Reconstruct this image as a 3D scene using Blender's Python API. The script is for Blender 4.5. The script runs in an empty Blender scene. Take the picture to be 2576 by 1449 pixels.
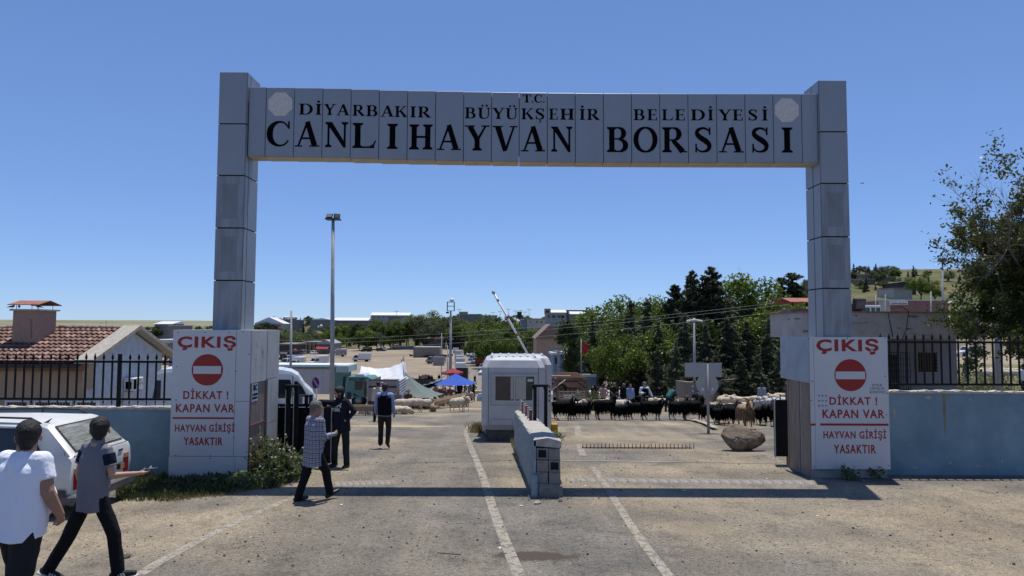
import bpy, bmesh, math, random
import numpy as np
from math import sin, cos, pi, radians, atan2, sqrt
from mathutils import Vector, Matrix, Quaternion
SC = bpy.context.scene
COL = SC.collection
RND = random.Random(7)
F, CU, CV = 1720.0, 1288.0, 724.5          # focal length and centre in a 2576 wide frame
PITCH, ROLL, CAMZ = math.atan(98 / 1720), radians(0.25), 3.0
_X = Vector((1, 0, 0)); _U = Vector((0, -sin(PITCH), cos(PITCH))); _FW = Vector((0, cos(PITCH), sin(PITCH)))
cam = bpy.data.objects.new('camera', bpy.data.cameras.new('camera'))
COL.objects.link(cam)
_r = cos(ROLL) * _X + sin(ROLL) * _U
_u = -sin(ROLL) * _X + cos(ROLL) * _U
m = Matrix.Identity(4)
for i in range(3):
 m[i][0], m[i][1], m[i][2] = _r[i], _u[i], -_FW[i]
m[2][3] = CAMZ
cam.matrix_world = m
cam.data.sensor_width = 36; cam.data.lens = 36 * F / 2576
cam.data.clip_start = 0.05; cam.data.clip_end = 30000
SC.camera = cam
SUNV = Vector((0.56, 2.05, 8.15)).normalized()
SUN_EL = math.asin(SUNV.z); SUN_AZ = atan2(SUNV.x, SUNV.y)
W = bpy.data.worlds.new('World'); SC.world = W; W.use_nodes = True
nt = W.node_tree
bg = nt.nodes['Background']
sky = nt.nodes.new('ShaderNodeTexSky'); sky.sky_type = 'NISHITA'; sky.sun_disc = False
sky.sun_elevation = SUN_EL; sky.sun_rotation = SUN_AZ
sky.altitude = 2200; sky.air_density = 1.0; sky.dust_density = 0.0; sky.ozone_density = 5.0
mx = nt.nodes.new('ShaderNodeMix'); mx.data_type = 'RGBA'; mx.blend_type = 'MULTIPLY'; mx.inputs[0].default_value = 1; mx.inputs[7].default_value = (1.27, 1.60, 2.25, 1)
gm = nt.nodes.new('ShaderNodeGamma'); gm.inputs[1].default_value = .66; nt.links.new(sky.outputs[0], gm.inputs[0])
nt.links.new(gm.outputs[0], mx.inputs[6]); nt.links.new(mx.outputs[2], bg.inputs[0]); bg.inputs[1].default_value = 0.106
sun = bpy.data.objects.new('sun', bpy.data.lights.new('sun', 'SUN'))
COL.objects.link(sun)
sun.data.energy = 5.0; sun.data.angle = radians(0.53); sun.data.color = (1.0, 0.95, 0.87)
sun.rotation_euler = SUNV.to_track_quat('Z', 'Y').to_euler()
SC.view_settings.view_transform = 'Standard'; SC.view_settings.look = 'None'
SC.view_settings.exposure = 0.0; SC.view_settings.gamma = 1.0
SC.view_settings.use_curve_mapping = False
SC.cycles.max_bounces = 6; SC.cycles.transparent_max_bounces = 16
def ray(u, v):
 cx, cy = u - CU, CV - v
 lx = cx * cos(ROLL) - cy * sin(ROLL); ly = cx * sin(ROLL) + cy * cos(ROLL)
 return lx * _X + ly * _U + F * _FW
def at(u, v, D):
 d = ray(u, v)
 return Vector((0, 0, CAMZ)) + d * (D / d.y)
def smooth(a, b, x):
 t = min(1, max(0, (x - a) / (b - a))); return t * t * (3 - 2 * t)
def lerpt(T, x):
 if x <= T[0][0]: return T[0][1]
 for (a, za), (b, zb) in zip(T, T[1:]):
  if x <= b:
   return za + (zb - za) * (x - a) / (b - a)
 return T[-1][1]
P_MID = [(-40, .9), (0, .62), (5, .42), (6.4, .31), (7.5, .24), (10, .12), (12, .05), (14, 0), (17, -.13), (20, -.42), (24, -.78), (31, -1.18), (43, -2.25), (52, -3.0), (60, -3.55), (97, -6.6), (150, -7.5),
         (235, -8), (336, -9), (430, -8.4), (500, -4), (600, 1), (750, 8), (850, 9), (1500, 4), (3000, -20), (9000, -30)]
P_RIGHT = [(-40, .9), (0, .62), (5, .42), (6.4, .31), (7.5, .24), (10, .12), (12, .05), (14, 0), (25, -.5), (60, -1.0), (111, -1.4), (170, .5), (200, 3), (240, 9.5), (270, 14.5), (300, 19), (320, 22), (345, 26.5), (390, 32), (470, 42), (700, 60), (900, 60), (9000, 40)]
P_LEFT = [(-40, .9), (0, .62), (5, .42), (6.4, .31), (7.5, .24), (10, .12), (12, .05), (14, 0), (20, -.7), (30, -1.4), (60, -3.2), (100, -6.5), (400, -9), (900, -14), (2500, -16), (5000, 5), (8000, 62), (9500, 70), (14000, 60)]
def H(x, y):
 yy = max(y, 1.0); a = x / yy
 zm, zr, zl = lerpt(P_MID, y), lerpt(P_RIGHT, y), lerpt(P_LEFT, y)
 wr = smooth(0.36, 0.52, a); wl = smooth(0.30, 0.46, -a)
 if y > 300: wr = smooth(0.26, 0.50, a)
 z = zm * (1 - wr - wl) + zr * wr + zl * wl
 if y > 260:
  k = smooth(260, 420, y)
  z += k * (1 - wl) * (1.2 * sin(x * .021 + 1) + .8 * sin(x * .05 + y * .03)) + k * wr * 3 * sin(x * .03 + 2)
  z += 12 * math.exp(-((x - 152) / 9) ** 2 - ((y - 410) / 40) ** 2)
 return z
def G(u, v):
 d = ray(u, v); d = d / d.y; y = 3.0; st = .1
 while y < 3000:
  p = Vector((0, 0, CAMZ)) + d * y
  if p.z < H(p.x, p.y): return Vector((p.x, p.y, H(p.x, p.y)))
  y += max(.02, y * .002)
 return p
def on(u, D):                      # ground point under image column u at distance D
 p = at(u, 900, D); return Vector((p.x, D, H(p.x, D)))
def nd(nt, t, **k):
 n = nt.nodes.new(t)
 for a, b in k.items():
  if hasattr(n, a): setattr(n, a, b)
 return n
_M = {}
def mat(name, col, rough=.8, var=.18, scale=6, bump=0, bscale=40, metal=0, col2=None, spec=.4, stretch=None, detail=5, trans=0, coat=0, thr=None):
 if name in _M: return _M[name]
 M = bpy.data.materials.new(name); M.use_nodes = True; nt = M.node_tree; b = nt.nodes['Principled BSDF']
 b.inputs['Roughness'].default_value = rough; b.inputs['Metallic'].default_value = metal
 b.inputs['Specular IOR Level'].default_value = spec
 if coat: b.inputs['Coat Weight'].default_value = coat
 tc = nd(nt, 'ShaderNodeTexCoord'); mp = nd(nt, 'ShaderNodeMapping')
 nt.links.new(tc.outputs['Object'], mp.inputs[0])
 if stretch: mp.inputs['Scale'].default_value = stretch
 no = nd(nt, 'ShaderNodeTexNoise'); no.inputs['Scale'].default_value = scale; no.inputs['Detail'].default_value = detail
 no.inputs['Roughness'].default_value = .6
 nt.links.new(mp.outputs[0], no.inputs['Vector'])
 cr = nd(nt, 'ShaderNodeValToRGB')
 lo, hi = (.32, .68) if not thr else thr
 cr.color_ramp.elements[0].position = lo; cr.color_ramp.elements[1].position = hi
 c1 = [c * (1 - var) for c in col]; c2 = list(col2) if col2 else [min(1, c * (1 + var)) for c in col]
 cr.color_ramp.elements[0].color = (*c1, 1); cr.color_ramp.elements[1].color = (*c2, 1)
 nt.links.new(no.outputs['Fac'], cr.inputs[0]); nt.links.new(cr.outputs[0], b.inputs['Base Color'])
 if bump:
  n2 = nd(nt, 'ShaderNodeTexNoise'); n2.inputs['Scale'].default_value = bscale; n2.inputs['Detail'].default_value = 6
  nt.links.new(mp.outputs[0], n2.inputs['Vector'])
  bp = nd(nt, 'ShaderNodeBump'); bp.inputs['Strength'].default_value = bump; bp.inputs['Distance'].default_value = .02
  nt.links.new(n2.outputs['Fac'], bp.inputs['Height']); nt.links.new(bp.outputs[0], b.inputs['Normal'])
 if trans: b.inputs['Transmission Weight'].default_value = trans
 _M[name] = M; return M
def glass(name='window glass', col=(.02, .025, .03), rough=.06):
 return mat(name, col, rough, .2, 2, spec=.6)
class MB:
 def __init__(s): s.v = []; s.f = []; s.m = []; s.sm = []
 def add(s, vs, fs, mi=0, smooth=False, M=None):
  k = len(s.v)
  s.v += [tuple(M @ Vector(p)) if M else tuple(p) for p in vs]
  s.f += [tuple(i + k for i in f) for f in fs]; s.m += [mi] * len(fs); s.sm += [smooth] * len(fs); return s
 def box(s, a, b, mi=0, M=None, bev=0):
  x0, y0, z0 = a; x1, y1, z1 = b
  if bev:
   e = bev; vs = [];
   for z, i in ((z0, e), (z0 + e, 0), (z1 - e, 0), (z1, e)):
    vs += [(x0 + i, y0 + e, z), (x0 + e, y0 + i, z), (x1 - e, y0 + i, z), (x1 - i, y0 + e, z), (x1 - i, y1 - e, z), (x1 - e, y1 - i, z), (x0 + e, y1 - i, z), (x0 + i, y1 - e, z)]
   fs = [tuple(range(7, -1, -1)), tuple(range(24, 32))]
   for r in range(3):
    for i in range(8): fs.append((r * 8 + i, r * 8 + (i + 1) % 8, r * 8 + 8 + (i + 1) % 8, r * 8 + 8 + i))
   return s.add(vs, fs, mi, False, M)
  return s.add([(x0, y0, z0), (x1, y0, z0), (x1, y1, z0), (x0, y1, z0), (x0, y0, z1), (x1, y0, z1), (x1, y1, z1), (x0, y1, z1)],
                     [(3, 2, 1, 0), (4, 5, 6, 7), (0, 1, 5, 4), (1, 2, 6, 5), (2, 3, 7, 6), (3, 0, 4, 7)], mi, False, M)
 def tube(s, pts, r, n=6, mi=0, cap=True, smooth=True, sq=None):
  pts = [Vector(p) for p in pts]; rs = r if isinstance(r, (list, tuple)) else [r] * len(pts)
  vs = []; fs = []; pv = None
  for i, p in enumerate(pts):
   d = (pts[min(i + 1, len(pts) - 1)] - pts[max(i - 1, 0)])
   d = d.normalized() if d.length > 1e-9 else Vector((0, 0, 1))
   a = d.cross(Vector((0, 0, 1)) if abs(d.z) < .95 else Vector((0, 1, 0))).normalized() if pv is None else (pv - d * pv.dot(d)).normalized()
   pv = a; b = d.cross(a)
   for k in range(n):
    t = 2 * pi * (k + .5) / n
    vs.append(p + (a * cos(t) + b * sin(t)) * rs[i])
  for i in range(len(pts) - 1):
   for k in range(n):
    fs.append((i * n + k, i * n + (k + 1) % n, (i + 1) * n + (k + 1) % n, (i + 1) * n + k))
  if cap: fs.append(tuple(range(n - 1, -1, -1))); fs.append(tuple((len(pts) - 1) * n + k for k in range(n)))
  return s.add(vs, fs, mi, smooth)
 def bar(s, a, b, w, mi=0): return s.tube([a, b], w * .7071, 4, mi, smooth=False)
 def ell(s, c, r, n=12, k=8, mi=0, M=None, smooth=True):
  vs = [(c[0], c[1], c[2] - r[2])]; fs = []
  for j in range(1, k):
   t = -pi / 2 + pi * j / k
   for i in range(n):
    q = 2 * pi * i / n; vs.append((c[0] + r[0] * cos(t) * cos(q), c[1] + r[1] * cos(t) * sin(q), c[2] + r[2] * sin(t)))
  vs.append((c[0], c[1], c[2] + r[2])); L = len(vs) - 1
  for i in range(n):
   fs.append((0, 1 + (i + 1) % n, 1 + i)); fs.append((L, L - n + i, L - n + (i + 1) % n))
   for j in range(k - 2): a = 1 + j * n; fs.append((a + i, a + (i + 1) % n, a + n + (i + 1) % n, a + n + i))
  return s.add(vs, fs, mi, smooth, M)
 def capsule(s, a, b, ra, rb, n=10, mi=0):
  a, b = Vector(a), Vector(b); d = b - a
  if d.length < 1e-6: return s.ell(a, (ra, ra, ra), n, 8, mi)
  d.normalize(); pts = []; rs = []
  for t in (.97, .8, .5, .2): pts.append(a - d * ra * t); rs.append(ra * sqrt(1 - t * t))
  pts.append(a); rs.append(ra); pts.append(b); rs.append(rb)
  for t in (.2, .5, .8, .97): pts.append(b + d * rb * t); rs.append(rb * sqrt(1 - t * t))
  return s.tube(pts, rs, n, mi)
 def prism(s, poly, h0, h1, axis='y', mi=0, M=None, flip=False):
  n = len(poly)
  def P(p, h): return (p[0], h, p[1]) if axis == 'y' else ((h, p[0], p[1]) if axis == 'x' else (p[0], p[1], h))
  vs = [P(p, h0) for p in poly] + [P(p, h1) for p in poly]
  fs = [tuple(range(n)), tuple(range(2 * n - 1, n - 1, -1))] + [(i, i + n, (i + 1) % n + n, (i + 1) % n) for i in range(n)]
  return s.add(vs, fs, mi, False, M)
 def quad(s, a, b, c, d, mi=0): return s.add([a, b, c, d], [(0, 1, 2, 3)], mi)
 def cyl(s, c, r, h, n=16, axis='z', mi=0, r2=None):
  c = Vector(c); d = {'z': Vector((0, 0, 1)), 'y': Vector((0, 1, 0)), 'x': Vector((1, 0, 0))}[axis]
  return s.tube([c, c + d * h], [r, r if r2 is None else r2], n, mi)
 def mesh(s, name, mats, origin=None, fix=True):
  me = bpy.data.meshes.new(name)
  vs = s.v if origin is None else [(p[0] - origin[0], p[1] - origin[1], p[2] - origin[2]) for p in s.v]
  me.from_pydata(vs, [], s.f)
  for mm in (mats if isinstance(mats, (list, tuple)) else [mats]): me.materials.append(mm)
  if fix:
   bm = bmesh.new(); bm.from_mesh(me); bmesh.ops.recalc_face_normals(bm, faces=bm.faces); bm.to_mesh(me); bm.free()
  me.polygons.foreach_set('material_index', s.m); me.polygons.foreach_set('use_smooth', s.sm); me.update()
  return me
 def build(s, name, mats, parent=None, origin=None, fix=True, **tags):
  o = bpy.data.objects.new(name, s.mesh(name, mats, origin, fix)); COL.objects.link(o)
  if parent: o.parent = parent
  for k, v in tags.items(): o[k] = v
  return o
def link(o, parent=None, **tags):
 COL.objects.link(o)
 if parent: o.parent = parent
 for k, v in tags.items(): o[k] = v
 return o
def piece(name, me, parent, loc=(0, 0, 0), rot=(0, 0, 0), sc=None):
 o = bpy.data.objects.new(name, me); COL.objects.link(o); o.parent = parent; o.location = loc; o.rotation_euler = rot
 if sc: o.scale = sc
 return o
def thing(name, label, cat, loc=(0, 0, 0), rz=0, group=None):
 o = bpy.data.objects.new(name, None); COL.objects.link(o); o.empty_display_size = .2
 o.location = loc; o.rotation_euler = (0, 0, rz); tag(o, label, cat, group); return o
def tag(o, label, cat, group=None):
 o['label'] = label; o['category'] = cat
 if group: o['group'] = group
 return o
def struct(o): o['kind'] = 'structure'; return o
KIDS = {}
def copy_tree(o, parent=None, kids=None):
 if kids is None:
  kids = {}
  for q in bpy.data.objects:
   if q.parent: kids.setdefault(q.parent.name, []).append(q)
 c = o.copy(); COL.objects.link(c)
 if parent: c.parent = parent
 for ch in kids.get(o.name, []): copy_tree(ch, c, kids)
 return c
class Proto:
 """a built thing: the first put() places the thing itself, later ones copy it with its parts"""
 def __init__(s, root): s.root = root; s.used = False; s.tree = s._grab(root)
 def _grab(s, o): return (o, [s._grab(c) for c in o.children])
 def _dup(s, t, parent=None):
  c = t[0].copy(); COL.objects.link(c)
  if parent: c.parent = parent
  for ch in t[1]: s._dup(ch, c)
  return c
 def put(s, loc, rz, label, group=None, sc=1, cols=None):
  if s.used: o = s._dup(s.tree)
  else: o = s.root; s.used = True; s.tree = s.tree
  if cols and o is s.root: s.cols0 = True
  o.location = loc; o.rotation_euler = (0, 0, rz); o.scale = (sc, sc, sc) if not isinstance(sc, tuple) else sc
  o['label'] = label; o['group'] = group or s.root.get('group', '')
  if not o['group']: del o['group']
  if cols:
   def rec(q):
    if q.type == 'MESH':
     for sl in q.material_slots:
      if sl.material:
       key = sl.material.name if sl.link == 'DATA' else None
       base = q.data.materials[sl.slot_index].name
       if base in cols: sl.link = 'OBJECT'; sl.material = cols[base]
    for ch in q.children: rec(ch)
   rec(o)
  return o
def mesh_np(name, V, Fq, mats, midx=None, smooth=False):
 """fast mesh from numpy verts and equal sized faces"""
 me = bpy.data.meshes.new(name); n, k = Fq.shape
 me.vertices.add(len(V)); me.vertices.foreach_set('co', V.astype(np.float32).ravel())
 me.loops.add(n * k); me.loops.foreach_set('vertex_index', Fq.astype(np.int32).ravel())
 me.polygons.add(n); me.polygons.foreach_set('loop_start', np.arange(0, n * k, k, dtype=np.int32)); me.polygons.foreach_set('loop_total', np.full(n, k, dtype=np.int32))
 for mm in (mats if isinstance(mats, (list, tuple)) else [mats]): me.materials.append(mm)
 if midx is not None: me.polygons.foreach_set('material_index', midx.astype(np.int32))
 me.polygons.foreach_set('use_smooth', np.full(n, smooth)); me.update(calc_edges=True); return me
def remesh(name, mb, mats, vox, smooth_it=4, noise=None):
 me = mb.mesh(name + '_src', mats, fix=False)
 o = bpy.data.objects.new(name, me); COL.objects.link(o)
 md = o.modifiers.new('r', 'REMESH'); md.mode = 'VOXEL'; md.voxel_size = vox; md.use_smooth_shade = True
 if smooth_it: ms = o.modifiers.new('s', 'SMOOTH'); ms.factor = .5; ms.iterations = smooth_it
 dg = bpy.context.evaluated_depsgraph_get(); dg.update()
 out = bpy.data.meshes.new_from_object(o.evaluated_get(dg)); out.name = name
 bpy.data.objects.remove(o); bpy.data.meshes.remove(me)
 out.materials.clear()
 for mm in (mats if isinstance(mats, (list, tuple)) else [mats]): out.materials.append(mm)
 n = len(out.vertices)
 if noise:
  co = np.empty(n * 3, np.float32); out.vertices.foreach_get('co', co); co = co.reshape(-1, 3)
  no = np.empty(n * 3, np.float32); out.vertices.foreach_get('normal', no); no = no.reshape(-1, 3)
  co += no * noise(co)[:, None]; out.vertices.foreach_set('co', co.ravel())
 out.polygons.foreach_set('use_smooth', np.ones(len(out.polygons), bool)); out.update()
 return out
def facemat(me, fn):
 n = len(me.polygons); c = np.empty(n * 3, np.float32); me.polygons.foreach_get('center', c)
 me.polygons.foreach_set('material_index', fn(c.reshape(-1, 3)).astype(np.int32)); me.update()
def wnoise(fr, seed=0, oct=3):
 r = np.random.RandomState(seed); W_ = [(r.normal(size=3) * fr * 1.7 ** i, r.rand() * 6.28, 1.5 ** -i) for i in range(oct) for _ in range(4)]
 return lambda co: sum(a * np.sin(co @ w + p) for w, p, a in W_) / 5
def text_mesh(txt, w, h, bold=.02, depth=.004, keep=False, space=1.0, shear=0):
 cu = bpy.data.curves.new('t', 'FONT'); cu.body = txt; cu.offset = bold; cu.extrude = depth / 2; cu.space_character = space; cu.shear = shear; cu.resolution_u = 3
 o = bpy.data.objects.new('t', cu); COL.objects.link(o)
 dg = bpy.context.evaluated_depsgraph_get(); dg.update()
 me = bpy.data.meshes.new_from_object(o.evaluated_get(dg)); bpy.data.objects.remove(o); bpy.data.curves.remove(cu)
 n = len(me.vertices); co = np.empty(n * 3, np.float32); me.vertices.foreach_get('co', co); co = co.reshape(-1, 3)
 lo, hi = co.min(0), co.max(0); out = np.empty_like(co)
 sx, sy = w / (hi[0] - lo[0]), h / (hi[1] - lo[1])
 if keep: sx = sy = min(sx, sy)
 out[:, 0] = (co[:, 0] - lo[0]) * sx; out[:, 2] = (co[:, 1] - lo[1]) * sy; out[:, 1] = -co[:, 2]
 me.vertices.foreach_set('co', out.ravel()); me.update(); return me
def text(txt, parent, loc, w, h, m, rot=(0, 0, 0), name='lettering', **k):
 me = text_mesh(txt, w, h, **k); me.name = name; me.materials.clear(); me.materials.append(m)
 o = piece(name, me, parent, loc, rot); return o
WHITE = mat('white paint', (.72, .72, .70), .45, .05, 3)
BLACKM = mat('black metal', (.007, .007, .008), .65, .3, 8, spec=.2)
RED = mat('red vinyl', (.27, .009, .008), .4, .06, 3)
DARKTXT = mat('black vinyl letters', (.003, .003, .004), .85, .4, 30, spec=.05)
GREYST = mat('grey steel', (.28, .29, .30), .5, .15, 5)
CONC = mat('concrete', (.30, .28, .25), .9, .22, 3, bump=.4, bscale=30)
RUST = mat('rusty brown steel', (.16, .07, .045), .8, .35, 6)
TYRE = mat('tyre rubber', (.02, .02, .02), .9, .2, 10)
GLASS = glass()
def ground_material():
 M = bpy.data.materials.new('ground earth and asphalt'); M.use_nodes = True; nt = M.node_tree; L = nt.links.new
 b = nt.nodes['Principled BSDF']; b.inputs['Roughness'].default_value = .93; b.inputs['Specular IOR Level'].default_value = .2
 geo = nd(nt, 'ShaderNodeNewGeometry'); sep = nd(nt, 'ShaderNodeSeparateXYZ'); L(geo.outputs['Position'], sep.inputs[0])
 def noise(sc, det=6, rough=.6, st=None):
  n = nd(nt, 'ShaderNodeTexNoise'); n.inputs['Scale'].default_value = sc; n.inputs['Detail'].default_value = det; n.inputs['Roughness'].default_value = rough
  if st:
   mp = nd(nt, 'ShaderNodeMapping'); mp.inputs['Scale'].default_value = st; L(geo.outputs['Position'], mp.inputs[0]); L(mp.outputs[0], n.inputs['Vector'])
  else: L(geo.outputs['Position'], n.inputs['Vector'])
  return n.outputs['Fac']
 def ramp(x, stops):
  c = nd(nt, 'ShaderNodeValToRGB'); e = c.color_ramp.elements
  e[0].position, e[0].color = stops[0][0], (*stops[0][1], 1); e[1].position, e[1].color = stops[-1][0], (*stops[-1][1], 1)
  for p, cc in stops[1:-1]: q = e.new(p); q.color = (*cc, 1)
  L(x, c.inputs[0]); return c.outputs[0]
 def mix(f, a, c, mode='MIX'):
  m_ = nd(nt, 'ShaderNodeMix', data_type='RGBA', blend_type=mode)
  if isinstance(f, float): m_.inputs[0].default_value = f
  else: L(f, m_.inputs[0])
  L(a, m_.inputs[6]); L(c, m_.inputs[7]); return m_.outputs[2]
 def rng(x, a, b_):
  r = nd(nt, 'ShaderNodeMapRange'); r.inputs[1].default_value = a; r.inputs[2].default_value = b_; L(x, r.inputs[0]); return r.outputs[0]
 big = ramp(noise(.35, 5), [(.3, (.19, .16, .12)), (.5, (.26, .22, .16)), (.7, (.33, .28, .20))])
 grey = ramp(noise(.6, 6), [(.35, (.105, .1, .09)), (.65, (.19, .175, .15))])
 ax = nd(nt, 'ShaderNodeMath', operation='ADD'); L(sep.outputs['X'], ax.inputs[0]); ax.inputs[1].default_value = 1.75
 ab = nd(nt, 'ShaderNodeMath', operation='ABSOLUTE'); L(ax.outputs[0], ab.inputs[0])
 an = nd(nt, 'ShaderNodeMath', operation='MULTIPLY_ADD'); L(noise(.9, 5), an.inputs[0]); an.inputs[1].default_value = 2.0; L(ab.outputs[0], an.inputs[2])
 lm = nd(nt, 'ShaderNodeMath', operation='MULTIPLY'); L(rng(an.outputs[0], 3.1, 2.1), lm.inputs[0]); lm.inputs[1].default_value = .75
 lx_ = nd(nt, 'ShaderNodeMath', operation='MAXIMUM'); L(lm.outputs[0], lx_.inputs[0]); L(rng(noise(.16, 3), .40, .56), lx_.inputs[1])
 asph = mix(lx_.outputs[0], big, grey)
 bl = ramp(noise(1.7, 8, .7), [(.36, (.74, .74, .75)), (.46, (1, 1, 1)), (.62, (1.0, 1.0, 1.0)), (.72, (1.16, 1.13, 1.08))])
 asph = mix(1.0, asph, bl, 'MULTIPLY')
 fine = ramp(noise(14, 9, .8), [(.3, (.50, .50, .50)), (.5, (1, 1, 1)), (.72, (1.35, 1.32, 1.28))])
 c = mix(1.0, asph, fine, 'MULTIPLY')
 fine2 = ramp(noise(38, 5, .85), [(.36, (.35, .35, .36)), (.48, (.95, .95, .95)), (.62, (1.5, 1.47, 1.42))])
 c = mix(.85, c, fine2, 'MULTIPLY')
 vo = nd(nt, 'ShaderNodeTexVoronoi'); vo.inputs['Scale'].default_value = 16; L(geo.outputs['Position'], vo.inputs['Vector'])
 fl = rng(vo.outputs['Distance'], .10, .16)
 col = nd(nt, 'ShaderNodeSeparateColor'); L(vo.outputs['Color'], col.inputs[0])
 gate = nd(nt, 'ShaderNodeMath', operation='GREATER_THAN'); L(col.outputs[0], gate.inputs[0]); gate.inputs[1].default_value = .72
 inv = nd(nt, 'ShaderNodeMath', operation='SUBTRACT'); inv.inputs[0].default_value = 1; L(fl, inv.inputs[1])
 mm = nd(nt, 'ShaderNodeMath', operation='MULTIPLY'); L(inv.outputs[0], mm.inputs[0]); L(gate.outputs[0], mm.inputs[1])
 dk = nd(nt, 'ShaderNodeRGB'); dk.outputs[0].default_value = (.05, .045, .04, 1)
 c = mix(mm.outputs[0], c, dk.outputs[0])
 st = ramp(noise(1.0, 4, .6, (1.6, .12, 1)), [(.35, (.84, .84, .85)), (.65, (1.12, 1.1, 1.07))])
 c = mix(.8, c, st, 'MULTIPLY')
 earth = ramp(noise(.05, 7, .65), [(.3, (0.184, 0.148, 0.108)), (.5, (0.264, 0.216, 0.160)), (.7, (0.328, 0.276, 0.208))])
 es = ramp(noise(.22, 6, .7, (.4, 1.6, 1)), [(.35, (.78, .77, .75)), (.65, (1.12, 1.1, 1.08))])
 earth = mix(1.0, earth, es, 'MULTIPLY')
 wb = nd(nt, 'ShaderNodeMath', operation='MULTIPLY_ADD'); L(noise(.12, 4), wb.inputs[0]); wb.inputs[1].default_value = 30; L(sep.outputs['Y'], wb.inputs[2])
 c = mix(rng(wb.outputs[0], 50, 70), c, earth)
 gr = ramp(noise(.025, 8, .7), [(.32, (.045, .060, .022)), (.46, (.085, .095, .036)), (.58, (.15, .125, .065)), (.70, (.13, .085, .055))])
 gs = ramp(noise(.25, 6, .7), [(.3, (.65, .65, .62)), (.7, (1.2, 1.2, 1.1))])
 gr = mix(1.0, gr, gs, 'MULTIPLY')
 dv = nd(nt, 'ShaderNodeMath', operation='DIVIDE'); L(sep.outputs['X'], dv.inputs[0]); L(sep.outputs['Y'], dv.inputs[1])
 f1 = rng(wb.outputs[0], 395, 425)
 fr = nd(nt, 'ShaderNodeMath', operation='MULTIPLY'); L(rng(dv.outputs[0], .42, .5), fr.inputs[0]); L(rng(wb.outputs[0], 120, 215), fr.inputs[1])
 mx = nd(nt, 'ShaderNodeMath', operation='MAXIMUM'); L(f1, mx.inputs[0]); L(fr.outputs[0], mx.inputs[1])
 c = mix(mx.outputs[0], c, gr)
 vg = nd(nt, 'ShaderNodeMath', operation='MULTIPLY'); L(rng(dv.outputs[0], .56, .6), vg.inputs[0]); L(rng(sep.outputs['Y'], 28, 32), vg.inputs[1])
 vh = nd(nt, 'ShaderNodeMath', operation='MULTIPLY'); L(vg.outputs[0], vh.inputs[0]); L(rng(sep.outputs['Y'], 84, 78), vh.inputs[1])
 vgc = ramp(noise(.8, 6), [(.35, (.07, .085, .03)), (.6, (.20, .18, .09))])
 c = mix(vh.outputs[0], c, vgc)
 far = ramp(noise(.0012, 5, .6), [(.35, (.10, .12, .06)), (.5, (.19, .19, .11)), (.65, (.26, .23, .16))])
 c = mix(rng(sep.outputs['Y'], 1300, 1900), c, far)
 def blob(x, y, rx, ry):
  s_ = nd(nt, 'ShaderNodeVectorMath', operation='SUBTRACT'); L(geo.outputs['Position'], s_.inputs[0]); s_.inputs[1].default_value = (x, y, .1)
  m2 = nd(nt, 'ShaderNodeVectorMath', operation='MULTIPLY'); L(s_.outputs[0], m2.inputs[0]); m2.inputs[1].default_value = (1 / rx, 1 / ry, 0)
  le = nd(nt, 'ShaderNodeVectorMath', operation='LENGTH'); L(m2.outputs[0], le.inputs[0])
  ad = nd(nt, 'ShaderNodeMath', operation='MULTIPLY_ADD'); L(noise(5, 5, .7), ad.inputs[0]); ad.inputs[1].default_value = 1.6; L(le.outputs['Value'], ad.inputs[2])
  return rng(ad.outputs[0], 1.75, 1.45)
 sdk = nd(nt, 'ShaderNodeRGB'); sdk.outputs[0].default_value = (.075, .06, .045, 1)
 p = G(1345, 1400); c = mix(blob(p.x, p.y, .62, .26), c, sdk.outputs[0])
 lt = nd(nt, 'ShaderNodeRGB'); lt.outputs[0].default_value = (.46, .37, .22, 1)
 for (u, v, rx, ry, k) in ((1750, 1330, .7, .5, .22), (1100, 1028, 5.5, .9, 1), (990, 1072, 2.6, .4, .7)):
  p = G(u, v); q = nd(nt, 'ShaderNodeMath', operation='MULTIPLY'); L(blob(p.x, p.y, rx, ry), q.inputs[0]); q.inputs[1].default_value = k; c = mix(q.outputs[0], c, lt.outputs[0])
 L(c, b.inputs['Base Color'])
 bp = nd(nt, 'ShaderNodeBump'); bp.inputs['Strength'].default_value = .65; bp.inputs['Distance'].default_value = .03
 L(noise(9, 10, .8), bp.inputs['Height'])
 L(bp.outputs[0], b.inputs['Normal'])
 return M
def ground():
 ys = [-60, -30, -15, -6]
 y = 0.0
 while y < 14000: ys.append(y); y += max(.3, min(400, y * .028))
 n = 150; xs = [math.tan(radians(-62 + 124 * i / n)) for i in range(n + 1)]
 V = [];
 for y in ys:
  sp = max(y, 0) * .92 + 26
  for a in xs: x = a * sp; V.append((x, y, H(x, y)))
 V = np.array(V); r = len(xs); Fq = []
 for j in range(len(ys) - 1):
  for i in range(r - 1): k = j * r + i; Fq.append((k, k + 1, k + 1 + r, k + r))
 o = bpy.data.objects.new('ground', mesh_np('ground', V, np.array(Fq), ground_material(), smooth=True)); COL.objects.link(o); struct(o)
ground()
def drape(pts, w, lift, name, m, seg=.4, ragged=0):
 """a strip of width w laid along the polyline of ground points"""
 P = []
 for a, b_ in zip(pts, pts[1:]):
  n = max(1, int((b_ - a).length / seg))
  P += [a.lerp(b_, i / n) for i in range(n)]
 P.append(pts[-1]); mb = MB(); vs = [];
 for i, p in enumerate(P):
  d = P[min(i + 1, len(P) - 1)] - P[max(i - 1, 0)]; d.z = 0; d.normalize(); s = Vector((d.y, -d.x, 0))
  ww = w[0] + (w[1] - w[0]) * i / (len(P) - 1) if isinstance(w, tuple) else w
  for k in (-.5, -.17, .17, .5):
   q = p + s * ww * k
   vs.append((q.x, q.y, H(q.x, q.y) + lift))
 fs = [(i * 4 + k, i * 4 + k + 1, i * 4 + k + 5, i * 4 + k + 4) for i in range(len(P) - 1) for k in range(3)]
 mb.add(vs, fs); o = mb.build(name, m); return o
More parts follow.
